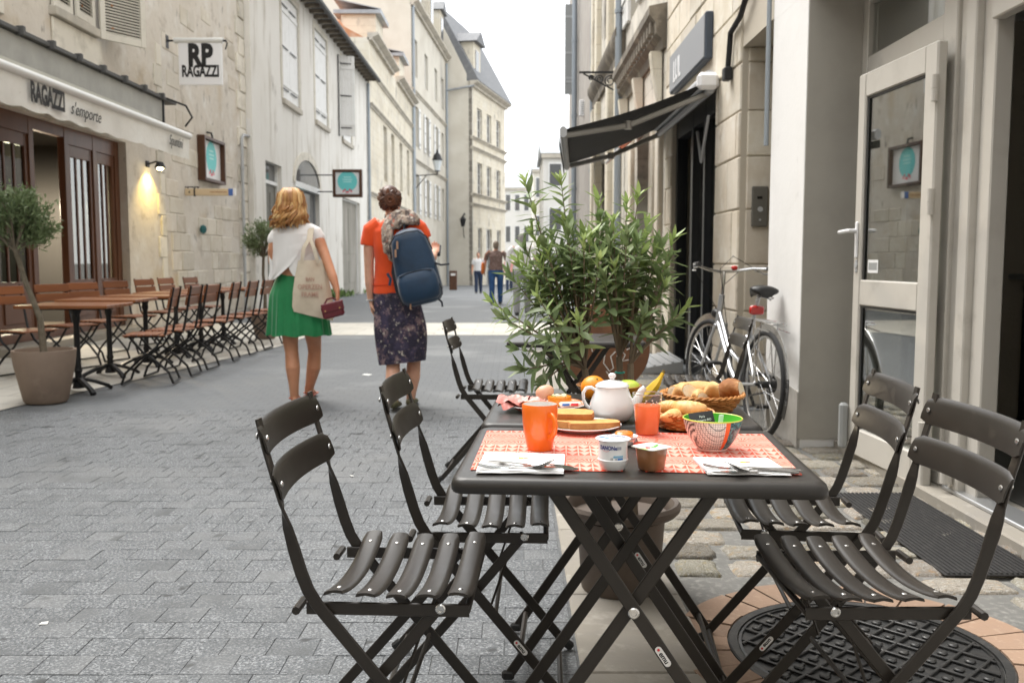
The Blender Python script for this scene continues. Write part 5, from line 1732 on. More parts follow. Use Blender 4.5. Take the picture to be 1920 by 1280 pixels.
# ================================================================== pot with the oleander shrub
m_pot = M('taupe_pot', (.125, .097, .078), .6, mix=[((.10, .078, .062), 4, .45, .75), ((.16, .127, .104), 9, .55, .8)], bump=[(40, .15, .003)])
m_soil = M('potting_soil', (.045, .035, .028), .95, bump=[(60, 1, .01)])
m_bark = M('oleander_bark', (.20, .155, .105), .85, mix=[((.13, .10, .07), 25, .4, .7, 4, (1, 1, .25))], bump=[(60, .4, .004)])
PX, PY = .375, 3.12
pot = thing('plant_pot', 'taupe plastic flower pot with a rolled rim behind the tables', 'plant pot', (PX, PY, .003))
MB().lathe([(.001, 0), (.128, 0), (.134, .008), (.152, .25), (.156, .262), (.190, .268), (.203, .282), (.205, .298), (.197, .310), (.183, .305), (.172, .285), (.166, .262), (.163, .262), (.001, .262)], 48, cap=False).build('body', m_pot, pot)
MB().lathe([(.162, .255), (.001, .264)], 24, cap=False).build('soil', m_soil, pot)
ol = thing('oleander', 'bushy oleander shrub with long narrow leaves growing from the taupe pot', 'shrub', (PX, PY, .262))
r5 = random.Random(21)
m_leaf = [M('oleander_leaf', (.215, .285, .125), .42, spec=.45, rand=.30, hue=.012, mix=[((.235, .295, .16), 30, .4, .7)], transl=.28),
          M('oleander_leaf_young', (.33, .42, .16), .45, spec=.45, rand=.2, hue=.012, transl=.32)]
def leaf_mesh(k, mat, L_, W_):
    r = random.Random(300 + k)
    mb = MB()
    n = 7
    curl = r.uniform(.05, .28); fold = r.uniform(.12, .4); side = r.uniform(-.08, .08)
    L3, Cn, R3_ = [], [], []
    for i in range(n + 1):
        t = i / n
        w = W_ * (math.sin(math.pi * min(1, t ** .85)) ** .8) * .5 + .0006
        z = -curl * t * t * L_ + .02 * L_ * math.sin(t * 6)
        x = t * L_; y = side * t * t * L_
        L3.append(V((x, y - w, z + fold * w))); Cn.append(V((x, y, z))); R3_.append(V((x, y + w, z + fold * w)))
    vs = L3 + Cn + R3_
    m_ = n + 1
    fs = []
    for i in range(n):
        fs.append([i, i + 1, m_ + i + 1, m_ + i]); fs.append([m_ + i, m_ + i + 1, 2 * m_ + i + 1, 2 * m_ + i])
    mb.add(vs, fs)
    me = mb.mesh('leaf', mat, 0)
    me.polygons.foreach_set('use_smooth', [True] * len(me.polygons))
    return me
leafs = [leaf_mesh(k, m_leaf[0], .088, .0215) for k in range(5)] + [leaf_mesh(9 + k, m_leaf[1], .076, .0175) for k in range(3)]
# stems: a few trunks splitting into leafy twigs
twigs = []
wood = MB()
trunks = [V((-.125, .03, .50)), V((-.005, .05, .54)), V((.03, .01, .52))]
bases = [V((-.035, 0, 0)), V((.02, .03, 0)), V((.045, -.02, 0))]
tops = []
for b0, t0 in zip(bases, trunks):
    mid = (b0 + t0) / 2 + V((r5.uniform(-.01, .01), r5.uniform(-.02, .02), 0))
    wood.tube([b0 + V((0, 0, -.02)), mid, t0], [.015, .0125, .011], 8)
    tops.append(t0)
def pix(px, py, d):          # shrub-local point from the photograph
    return P(px, py, d) - V((PX, PY, .262))
tipspec = []
# the two tall shoots and the outline of the crown as seen in the photograph
tipspec += [(986, 345, 3.20, 1), (1052, 340, 3.26, 1), (1122, 378, 3.3, 1), (1175, 385, 3.25, 1), (1196, 372, 3.2, 1), (1150, 420, 3.15, 1), (1262, 450, 3.2, 1), (1230, 475, 3.3, 1), (1282, 580, 3.15, 1), (1258, 600, 3.25, 0), (925, 568, 3.15, 1), (950, 600, 3.05, 0), (985, 690, 3.02, 0), (1020, 715, 3.05, 0), (1060, 425, 3.2, 1),
            (1000, 440, 3.25, 1), (960, 520, 3.3, 0), (1215, 420, 3.35, 1), (1095, 455, 3.05, 1), (1030, 480, 3.1, 1), (975, 655, 3.2, 0), (1245, 540, 3.1, 1), (1205, 600, 3.05, 0), (1085, 605, 2.98, 1), (1035, 640, 3.0, 0), (1010, 560, 3.0, 1)]
for i in range(54):
    a = r5.uniform(0, 2 * math.pi); u = r5.uniform(-.95, 1) ; rr_ = (r5.random() ** .45)
    cx, cz = 1112, 508
    if u < -.35 and r5.random() < .55: u = -u
    px = cx + 158 * rr_ * math.cos(a) * math.sqrt(max(.05, 1 - u * u)) * 1.0
    py = cz - 102 * u * rr_
    d = 3.22 + .25 * rr_ * math.sin(a) * math.sqrt(max(.05, 1 - u * u))
    tipspec.append((px, py, d, 1 if r5.random() < .45 else 0))
near_leaves, far_leaves = [], []
def put_leaf(mi, mtx, dist):
    near_leaves.append((dist, mi, mtx))
for k, (px, py, d, young) in enumerate(tipspec):
    tip = pix(px, py, d)
    b0 = min(tops, key=lambda q: (q - tip).length + abs(q.x - tip.x) * .5)
    out = V((tip.x - b0.x, tip.y - b0.y, 0))
    ln = (tip - b0).length
    m1 = b0 + (tip - b0) * .35 + out * .10 + V((0, 0, .02 + .05 * ln))
    m2 = b0 + (tip - b0) * .70 + out * .05 + V((0, 0, .03 * ln))
    if tip.z < b0.z + .05:
        m1 = b0 + out * .4 + V((0, 0, .05)); m2 = b0 + out * .8 + V((0, 0, (tip.z - b0.z) * .4))
    pts = []
    for i in range(13):
        t = i / 12
        pts.append(b0 * (1 - t) ** 3 + m1 * (3 * t * (1 - t) ** 2) + m2 * (3 * t * t * (1 - t)) + tip * t ** 3)
    wood.tube(pts, [.0055 - .0042 * i / 12 for i in range(13)], 5)
    # whorls of three leaves along the outer part, denser at the tip
    L_along = sum((pts[i + 1] - pts[i]).length for i in range(12))
    tall = k < 2
    start = max(.36, 1 - .20 / max(L_along, .05))
    if tall: start = max(.36, 1 - .27 / L_along)
    nw = max(4, int(L_along * (1 - start) / (.022 if tall else .031)))
    for w in range(nw + 1):
        t = start + (1 - start) * w / nw
        f = t * 12
        i = min(11, int(f))
        p = pts[i].lerp(pts[i + 1], f - i)
        ax = (pts[i + 1] - pts[i]).normalized()
        near_tip = (1 - t) * L_along < .035
        nl = 5 if near_tip and w == nw else 3
        for j in range(nl):
            az = 2 * math.pi * j / nl + w * 1.05 + r5.uniform(-.3, .3)
            s1 = ax.orthogonal().normalized(); s2 = ax.cross(s1)
            rad = s1 * math.cos(az) + s2 * math.sin(az)
            spread = r5.uniform(.25, .5) if near_tip else r5.uniform(.85, 1.45)
            if w == nw: spread = r5.uniform(.15, .6)
            dr = (ax * math.cos(spread) + rad * math.sin(spread)).normalized()
            up = (ax - dr * ax.dot(dr)).normalized()
            sd = up.cross(dr)
            mt = Matrix((dr, sd, up)).transposed().to_4x4()
            sc = r5.uniform(.60, 1.12) * (.8 if near_tip else 1)
            mt = Matrix.Translation(p) @ mt @ Matrix.Scale(sc, 4)
            mi = r5.randrange(5, 8) if (young and (near_tip or r5.random() < .45)) else r5.randrange(0, 5)
            put_leaf(mi, mt, (p.y + PY) - (0.25 if tall else 0))
wood.build('stem', m_bark, ol)
MB().tube([trunks[0] + V((.016 * math.cos(a), .016 * math.sin(a), -.06)) for a in [i * .8 for i in range(8)]], .003, 5, loop=True).build('plant_tie', M('teal_tie', (.02, .42, .33), .5), ol)
MB().tube([trunks[1] * .9 + bases[1] * .1 + V((.016 * math.cos(a), .016 * math.sin(a), 0)) for a in [i * .8 for i in range(8)]], .003, 5, loop=True).build('plant_tie', MATS['teal_tie'], ol)
near_leaves.sort(key=lambda q: q[0])
for dist, mi, mt in near_leaves[:300]:
    o = link('leaf', leafs[mi], ol)
    o.matrix_local = mt
for grp in (0, 1):
    mb = MB()
    for dist, mi, mt in near_leaves[300:]:
        if (mi >= 5) == bool(grp):
            me = leafs[mi]
            mb.add([mt @ v.co for v in me.vertices], [list(f.vertices) for f in me.polygons])
    m2 = M('oleander_mass' + str(grp), (.21, .275, .125) if not grp else (.32, .41, .155), .42, spec=.45, transl=.3, mix=[((.20, .28, .12) if not grp else (.30, .40, .12), 9, .4, .7), ((.09, .15, .05) if not grp else (.18, .27, .07), 14, .55, .75)])
    o = mb.build('foliage', m2, ol, angle=0)
    o.data.polygons.foreach_set('use_smooth', [True] * len(o.data.polygons))
    o['kind'] = 'stuff'

# ================================================================== olive trees on the terrace
m_pot2 = M('stone_pot', (.26, .195, .15), .75, mix=[((.21, .155, .12), 3, .4, .75), ((.31, .24, .19), 8, .55, .8)], bump=[(30, .2, .004)])
m_oleaf = M('olive_leaf', (.135, .185, .08), .55, transl=.25, mix=[((.23, .28, .16), 7, .45, .7), ((.05, .085, .03), 5, .5, .75)])
m_obark = M('olive_bark', (.16, .135, .10), .9, mix=[((.10, .085, .06), 20, .4, .7)], bump=[(40, .6, .01)])
def olive(px, d, trunk_h, crown_r, seed, nleaf, label, potlabel, potr=.235, poth=.43, lean=0.0, sq=1.0):
    x = P(px, 600, d).x
    z0 = .008 if d < 14 else 0.0
    pt = thing('plant_pot', potlabel, 'plant pot', (x, d, z0))
    MB().lathe([(.001, 0), (potr * .62, 0), (potr * .70, .02), (potr * .95, poth * .72), (potr, poth * .97), (potr, poth), (potr * .92, poth), (potr * .9, poth - .05), (.001, poth - .05)], 40, cap=False).build('body', m_pot2, pt)
    MB().lathe([(potr * .9, poth - .055), (.001, poth - .045)], 20, cap=False).build('soil', m_soil, pt)
    tr = thing('olive_tree', label, 'tree', (x, d, z0 + poth - .05))
    r = random.Random(seed)
    ctr = V((lean, 0, trunk_h + crown_r * .8))
    mb = MB().tube([(0, 0, -.03), (lean * .15 + .01, 0, trunk_h * .35), (lean * .6 - .015, .01, trunk_h * .7), (lean, 0, trunk_h)], [.030, .024, .021, .02], 8)
    ends = []
    for k in range(34):
        a = r.uniform(0, 6.28); u = r.uniform(-.7, 1)
        q = ctr + V((math.cos(a) * math.sqrt(1 - u * u), math.sin(a) * math.sqrt(1 - u * u), u * sq)) * crown_r * r.uniform(.55, 1.0)
        b0 = V((lean, 0, trunk_h - .02))
        mid = b0.lerp(q, .5) + V((r.uniform(-.04, .04), r.uniform(-.04, .04), .03))
        mb.tube([b0, mid, q], [.009, .006, .002], 5)
        ends.append((mid, q))
    mb.build('trunk', m_obark, tr)
    lf_ = MB()
    for k in range(nleaf):
        m_, q = r.choice(ends)
        t = r.uniform(.1, 1.15)
        p = m_.lerp(q, t) + V((r.gauss(0, .035), r.gauss(0, .035), r.gauss(0, .03)))
        dr = V((r.gauss(0, 1), r.gauss(0, 1), r.gauss(.35, .8))).normalized()
        dr = (dr + (q - m_).normalized() * .8).normalized()
        sd = dr.cross(V((r.gauss(0, 1), r.gauss(0, 1), r.gauss(0, 1)))).normalized()
        L_, W_ = r.uniform(.035, .065), r.uniform(.0055, .0085)
        lf_.add([p, p + dr * L_ * .45 + sd * W_, p + dr * L_, p + dr * L_ * .45 - sd * W_], [[0, 1, 2, 3]])
    o = lf_.build('crown', m_oleaf, tr, angle=0)
    o['kind'] = 'stuff'
    return tr
olive(80, 7.28, .84, .28, 4, 5200, 'round headed olive tree in the taupe pot on the left edge of the road', 'large taupe planter holding the nearest olive tree', .235, .42, -.19, 1.0)
olive(497, 13.2, .85, .30, 6, 2600, 'small olive tree behind the blonde woman at the end of the terrace', 'planter of the small olive tree behind the blonde woman', .2, .38, .0, 1.1)

# ================================================================== terrace furniture of the restaurant
m_teak = M('oiled_wood', (.235, .080, .026), .42, rand=.14, mix=[((.16, .050, .017), 9, .4, .75, 5, (1, .12, 1))], bump=[(50, .1, .003)])
m_teak2 = M('oiled_wood_top', (.24, .085, .027), .35, rand=.1, mix=[((.17, .058, .019), 9, .4, .75, 5, (.12, 1, 1))])
m_blk = M('black_iron', (.014, .014, .015), .5, .3)
def terrace_chair(label, loc, rz):
    """sitter faces -x"""
    t = thing('terrace_chair', label, 'chair', loc, rz, 'wooden slatted folding chairs on the terrace')
    for i in range(6):
        MB().box((-.155 + i * .062, 0, .452 - .004 * (i in (0, 5))), (.05, .40, .016), None, .004).build('seat_slat', m_teak, t)
    for s in (-1, 1):
        y = s * .185
        MB().tube([(.265, y, .88), (.235, y, .72), (.185, y, .47), (.10, y, .34), (-.06, y, .22), (-.17, y, .11), (-.205, y, .012)], .0115, 7).build('upright', m_blk, t)
        y = s * .165
        MB().tube([(-.13, y, .44), (-.02, y, .30), (.11, y, .20), (.20, y, .11), (.235, y, .012)], .0115, 7).build('rear_leg', m_blk, t)
        MB().bar([(-.17, s * .17, .436), (.18, s * .17, .436)], .012, .016).build('seat_rail', m_blk, t)
    MB().tube([(-.205, -.185, .014), (-.205, .185, .014)], .010, 6).build('foot_rail', m_blk, t)
    MB().tube([(.235, -.165, .014), (.235, .165, .014)], .010, 6).build('foot_rail', m_blk, t)
    for z, x in ((.83, .258), (.735, .235)):
        MB().box((x - .012, 0, z), (.016, .43, .085), Matrix.Rotation(R(12), 3, 'Y'), .005).build('back_slat', m_teak, t)
    return t
def terrace_table(label, loc, rz, w=.75, d=.62):
    t = thing('terrace_table', label, 'table', loc, rz, 'wooden terrace tables on iron pedestals')
    n = 6
    for i in range(n):
        y = -d / 2 + d * (i + .5) / n
        MB().box((0, y, .738), (w, d / n - .003, .028), None, .004).build('table_plank', m_teak2, t)
    MB().b6(-w * .4, w * .4, -.03, .03, .70, .723).build('bearer', m_blk, t)
    MB().lathe([(.05, .03), (.045, .07), (.03, .10), (.026, .16), (.034, .18), (.026, .21), (.024, .58), (.035, .62), (.03, .66), (.05, .70)], 14).build('pedestal', m_blk, t)
    mb = MB()
    for k in range(4):
        a = R(45 + 90 * k)
        c, s = math.cos(a), math.sin(a)
        mb.bar([(.02 * c, .02 * s, .11), (.14 * c, .14 * s, .075), (.25 * c, .25 * s, .03), (.28 * c, .28 * s, .004)], .05, .03, bev=.01)
    mb.build('foot', m_blk, t)
    return t
def XO(px, d): return P(px, 560, d).x
TZ = .010
protoC = protoT = None
def putT(x, y, a, label, w=None):
    global protoT
    if protoT is None:
        protoT = terrace_table(label, (x, y, TZ), R(a)); return protoT
    return dup(protoT, (x, y, TZ), R(a), label)
def putC(x, y, a, label):
    global protoC
    if protoC is None:
        protoC = terrace_chair(label, (x, y, TZ), R(a)); return protoC
    return dup(protoC, (x, y, TZ), R(a), label)
TL = 'wooden terrace table beside the road'
putT(-3.72, 7.86, 3, 'wooden terrace table nearest the large taupe planter, its top at the front of the row')
putT(-3.92, 8.95, 2, 'wooden terrace table second in the row along the road')
putT(-3.92, 9.85, 0, 'wooden terrace table third in the row along the road')
putT(-3.92, 10.75, 1, 'wooden terrace table fourth in the row along the road')
putT(-3.92, 11.6, 0, 'wooden terrace table fifth along the road, left of the green skirt')
putT(-3.92, 12.5, 2, 'wooden terrace table at the far end of the row behind the green skirt')
front = [(8.42, 10), (8.98, 2), (9.52, -3), (10.3, 4), (11.0, 0), (11.7, -4), (12.5, 2)]
fl = ['first roadside terrace chair with a bright orange brown seat, back to the road', 'second roadside terrace chair from the planter', 'third roadside terrace chair from the planter', 'fourth roadside terrace chair from the planter',
      'fifth roadside terrace chair, left of the green skirt', 'sixth roadside terrace chair beside the green skirt', 'last roadside terrace chair half hidden by the green skirt']
for (y, a), l_ in zip(front, fl):
    putC(-3.33, y, a, l_)
back = [(22, 8.85, 160), (108, 9.6, 158), (168, 10.3, 160), (230, 11.15, 163), (285, 12.1, 168), (326, 12.9, 172), (372, 13.5, 172)]
bl = ['terrace chair at the left edge behind the olive trunk', 'wall side terrace chair below the open restaurant doorway', 'wall side terrace chair before the middle brown door', 'wall side terrace chair before the right brown door',
      'wall side terrace chair under the lit lamp', 'wall side terrace chair near the beige wall', 'wall side terrace chair farthest along the beige wall']
for (px, y, a), l_ in zip(back, bl):
    putC(P(px, 540, y).x + .12, y, a, l_)
# ================================================================== bicycle leaning at the white pillar
m_alu = M('silver_frame', (.55, .565, .59), .28, .75)
m_chrome = M('bike_chrome', (.62, .62, .62), .2, .95)
m_tyre = M('bike_tyre', (.022, .022, .023), .8, bump=[(150, .5, .003)])
m_tyre_g = M('grey_tyre_wall', (.13, .13, .13), .75)
m_bblk = M('bike_black', (.014, .014, .014), .45)
m_reflect = M('red_reflector', (.55, .02, .015), .25, coat=.6)
pr, pf = V((1.575, 5.80, .004)), V((1.46, 6.92, .004))          # rear and front ground contacts
dv = (pf - pr); wb = dv.length
ang_b = math.atan2(dv.y, dv.x)
bike = thing('bicycle', 'silver city bicycle with a rear rack leaning at the white pillar', 'bicycle', pr, ang_b)
LEAN = R(3.2)
lean = Matrix.Rotation(LEAN, 3, 'X')
WR = .345
def B(x, y, z): return lean @ V((x, y, z))
def bpart(mb, name, mat, parent=bike, angle=40):
    mb.v = [tuple(lean @ V(p)) for p in mb.v]
    return mb.build(name, mat, parent, angle=angle)
def wheel(cx, steer=0.0, name='wheel'):
    Ms = Matrix.Translation((cx, 0, WR)) @ Matrix.Rotation(steer, 4, 'Z')
    N = 48
    def ring(r): return [(r * math.cos(2 * math.pi * i / N), 0, r * math.sin(2 * math.pi * i / N)) for i in range(N)]
    rim = MB().bar(ring(WR - .040), .022, .018, up=(0, 1, 0), loop=True, bev=.004).xf(Ms)
    w = bpart(rim, name, m_chrome)
    bpart(MB().tube(ring(WR - .019), .0195, 10, loop=True, up=(0, 1, 0)).xf(Ms), 'tyre', m_tyre, w)
    sp = MB()
    for k in range(28):
        a = 2 * math.pi * k / 28
        s = 1 if k % 2 else -1
        a2 = a + (.9 if (k // 2) % 2 else -.9)
        sp.tube([(.022 * math.cos(a2), s * .03, .022 * math.sin(a2)), ((WR - .045) * math.cos(a), 0, (WR - .045) * math.sin(a))], .0012, 4)
    bpart(sp.xf(Ms), 'spoke', m_chrome, w)['kind'] = 'stuff'
    bpart(MB().tube([(0, -.055, 0), (0, .055, 0)], .011, 8).tube([(0, -.034, 0), (0, .034, 0)], .024, 10).xf(Ms), 'hub', m_bblk, w)
    return w
ST = R(10)
wheel(0); wheel(wb, ST)
bb = V((.47, 0, .285))
rear, frontp = V((0, 0, WR)), V((wb, 0, WR))
seat_t = V((.235, 0, .80)); head_b, head_t = V((wb - .155, 0, .66)), V((wb - .205, 0, .88))
mb = MB()
mb.tube([bb, V((.30, 0, .66))], .017, 10)
mb.tube([head_b + V((.005, 0, .03)), V((.62, 0, .37)), bb], .020, 10)
mb.tube([head_b + V((-.02, 0, .10)), V((.68, 0, .50)), V((.40, 0, .43))], .016, 10)
for s in (-1, 1):
    mb.tube([bb + V((0, s * .03, 0)), rear + V((0, s * .058, 0))], .010, 8)
    mb.tube([V((.31, s * .02, .63)), rear + V((0, s * .058, 0))], .009, 8)
mb.tube([head_b, head_t], .022, 12)
bpart(mb, 'frame', m_alu)
fk = MB()
cs, sn = math.cos(ST), math.sin(ST)
def F(x, y, z): return V((wb + (x * cs - y * sn), x * sn + y * cs, z))
for s in (-1, 1):
    fk.tube([F(-.155, s * .045, .66), F(-.10, s * .05, .55), F(-.02, s * .052, .38), F(0, s * .055, WR)], .012, 8)
fk.tube([F(-.155, -.047, .66), F(-.155, .047, .66)], .016, 8)
bpart(fk, 'fork', m_alu)
fd = MB()
def arc(cx, r, a0, a1, n=16): return [(cx + r * math.cos(R(a0 + (a1 - a0) * i / n)), 0, WR + r * math.sin(R(a0 + (a1 - a0) * i / n))) for i in range(n + 1)]
fd.bar(arc(0, WR + .018, 42, 192), .05, .004, up=(0, 1, 0)); bpart(fd, 'mudguard', m_chrome)
fd = MB().bar([(V(p) if False else F(p[0], 0, p[2])) for p in arc(0, WR + .018, 0, 150)], .05, .004, up=(0, 1, 0)); bpart(fd, 'mudguard', m_chrome)
bpart(MB().bar(arc(0, WR + .020, 168, 205), .06, .004, up=(0, 1, 0)), 'mud_flap', m_bblk)
# saddle and post
sp_t = V((.195, 0, .90))
bpart(MB().tube([V((.31, 0, .64)), sp_t], .0135, 10), 'seat_post', m_alu)
sd = MB()
rings = []
for t, w, zz in ((0, .050, .0), (.06, .085, .012), (.25, .092, .018), (.45, .07, .010), (.7, .034, .008), (.92, .024, .004), (1, .012, -.006)):
    x = .06 + .27 * t
    rings.append([V((x, w * math.cos(2 * math.pi * j / 14), .925 + zz + (.028 if math.sin(2 * math.pi * j / 14) > 0 else .034) * math.sin(2 * math.pi * j / 14))) for j in range(14)])
sd.loft(rings); bpart(sd, 'saddle', m_bblk, angle=60)
sdl = [c for c in bike.children if c.name.startswith('saddle')][0]
sprg = MB()
for s in (-1, 1):
    sprg.tube([(.09 + .012 * math.cos(k * .9), s * .045 + .012 * math.sin(k * .9), .875 + k * .0035) for k in range(15)], .0035, 5)
sprg.tube([(.1, -.04, .885), (.19, 0, .895), (.1, .04, .885)], .004, 6)
bpart(sprg, 'saddle_spring', m_chrome, sdl)
rf = MB().box((-.0, .0, .80), (.03, .10, .06), None, .012); rf.v = [(v[0] + .215, v[1], v[2] + .005) for v in rf.v]
bpart(rf, 'rear_light', m_reflect)
# rack
rk = MB()
for s in (-1, 1):
    rk.tube([(.27, s * .045, .745), (-.02, s * .055, .745), (-.16, s * .055, .735), (-.19, s * .04, .735)], .005, 6)
    rk.tube([(-.02, s * .055, .745), (0, s * .066, WR + .02)], .005, 6); rk.tube([(.10, s * .05, .745), (.01, s * .066, WR + .02)], .0045, 6)
    rk.tube([(.0, s * .072, .70), (-.19, s * .066, .69)], .004, 6)
rk.tube([(-.19, -.04, .735), (-.19, .04, .735)], .005, 6); rk.tube([(.27, -.045, .745), (.27, .045, .745)], .005, 6)
for x in (-.12, -.04, .05, .14): rk.tube([(x, -.055, .745), (x, .055, .745)], .004, 6)
bpart(rk, 'rack', m_chrome)
# crank, chain guard, pedals
cg = MB().lathe([(.001, -.003), (.092, -.003), (.092, .003), (.001, .003)], 28, (bb.x, -.052, bb.z), rot=Matrix.Rotation(R(90), 3, 'X'))
cg.bar([(bb.x, -.05, bb.z + .085), (.10, -.055, WR + .05), (-.02, -.055, WR + .045)], .012, .03, up=(0, 0, 1), bev=.004); cg.bar([(bb.x, -.05, bb.z - .085), (0, -.055, WR - .04)], .006, .012, up=(0, 0, 1))
bpart(cg, 'chain_guard', m_bblk)
ck = MB().tube([(bb.x, -.075, bb.z), (bb.x, .075, bb.z)], .016, 8)
ck.bar([(bb.x, -.07, bb.z), (bb.x - .11, -.085, bb.z - .125)], .014, .022, up=(0, 1, 0), bev=.004); ck.bar([(bb.x, .07, bb.z), (bb.x + .11, .085, bb.z + .125)], .014, .022, up=(0, 1, 0), bev=.004)
bpart(ck, 'crank', m_bblk)
for s, sx in ((-1, -1), (1, 1)):
    bpart(MB().box((bb.x + sx * .115, s * .135, bb.z + sx * .13), (.085, .09, .022), None, .006).b6(bb.x + sx * .115 - .045, bb.x + sx * .115 + .045, s * .135 - .02, s * .135 + .02, bb.z + sx * .13 - .008, bb.z + sx * .13 + .008), 'pedal', m_bblk)
dr_ = MB().lathe([(.001, -.012), (.045, -.012), (.05, -.006), (.05, .006), (.045, .012), (.001, .012)], 18, (0, -.06, WR), rot=Matrix.Rotation(R(90), 3, 'X')); dr_.box((.06, -.062, WR - .07), (.03, .015, .09), Matrix.Rotation(R(30), 3, 'Y'), .006)
bpart(dr_, 'derailleur', m_bblk)
bpart(MB().tube([(bb.x - .04, .05, bb.z - .02), (bb.x - .12, .13, .02)], .008, 6), 'kickstand', m_chrome)
# bars
hb = MB()
hb.tube([head_t - V((0, 0, .02)), head_t + V((-.012, 0, .13)), head_t + V((-.006, 0, .165))], .013, 8)
hc = head_t + V((-.0, 0, .165))
def H(x, y, z): return hc + V((x * cs - y * sn, x * sn + y * cs, z))
hb.tube([H(-.20, .31, .045), H(-.13, .305, .04), H(-.02, .22, .035), H(.035, .10, .01), H(.04, 0, 0), H(.035, -.10, .01), H(-.02, -.22, .035), H(-.13, -.305, .04), H(-.20, -.31, .045)], .0115, 8)
bpart(hb, 'handlebar', m_chrome)
hbo = [c for c in bike.children if c.name.startswith('handlebar')][0]
for s in (-1, 1):
    bpart(MB().tube([H(-.225, s * .312, .046), H(-.11, s * .292, .040)], .0165, 10), 'grip', m_bblk, hbo)
    bpart(MB().tube([H(-.03, s * .25, .02), H(-.08, s * .29, .0), H(-.17, s * .315, .0)], .006, 6).box(H(-.035, s * .245, .03), (.03, .03, .03), None, .006), 'brake_lever', m_chrome, hbo)
bpart(MB().box(H(.03, -.10, .035), (.03, .045, .03), None, .008), 'bell', m_reflect, hbo)
cbl = MB()
for s in (-1, 1):
    cbl.tube([H(-.03, s * .245, .03), H(.10, s * .20, .03), H(.14, s * .08, -.10), H(.06, 0, -.28), V((wb - .17, 0, .62))], .0028, 5)
cbl.tube([H(-.03, -.245, .03), H(.06, -.1, .12), H(.02, .02, .02), V((.7, 0, .55)), V((.4, .02, .45))], .0028, 5)
bpart(cbl, 'cable', m_bblk)
bpart(MB().lathe([(.001, 0), (.035, .0), (.038, .03), (.02, .06), (.001, .065)], 16, tuple(F(-.06, 0, .74)), rot=Matrix.Rotation(R(-90), 3, 'Y')), 'head_lamp', m_bblk)
# ================================================================== breakfast things on the tables
TT = .7245
def T(px, py, z=TT):
    q = G(px, py, z); q.z = TT; return q
m_orange_gl = M('orange_glaze', (.86, .17, .012), .28, spec=.5, coat=.35)
m_orange_in = M('mug_inside', (.78, .76, .73), .3)
m_porc = M('white_porcelain', (.78, .785, .79), .16, spec=.55, coat=.5)
m_plate_o = M('orange_pattern_plate', (.72, .20, .06), .3, coat=.4, mix=[((.78, .70, .62), 60, .52, .60)])
m_paperw = M('napkin_paper', (.80, .80, .80), .9, bump=[(300, .15, .0008)])
m_steel = M('cutlery_steel', (.56, .55, .54), .18, .95)

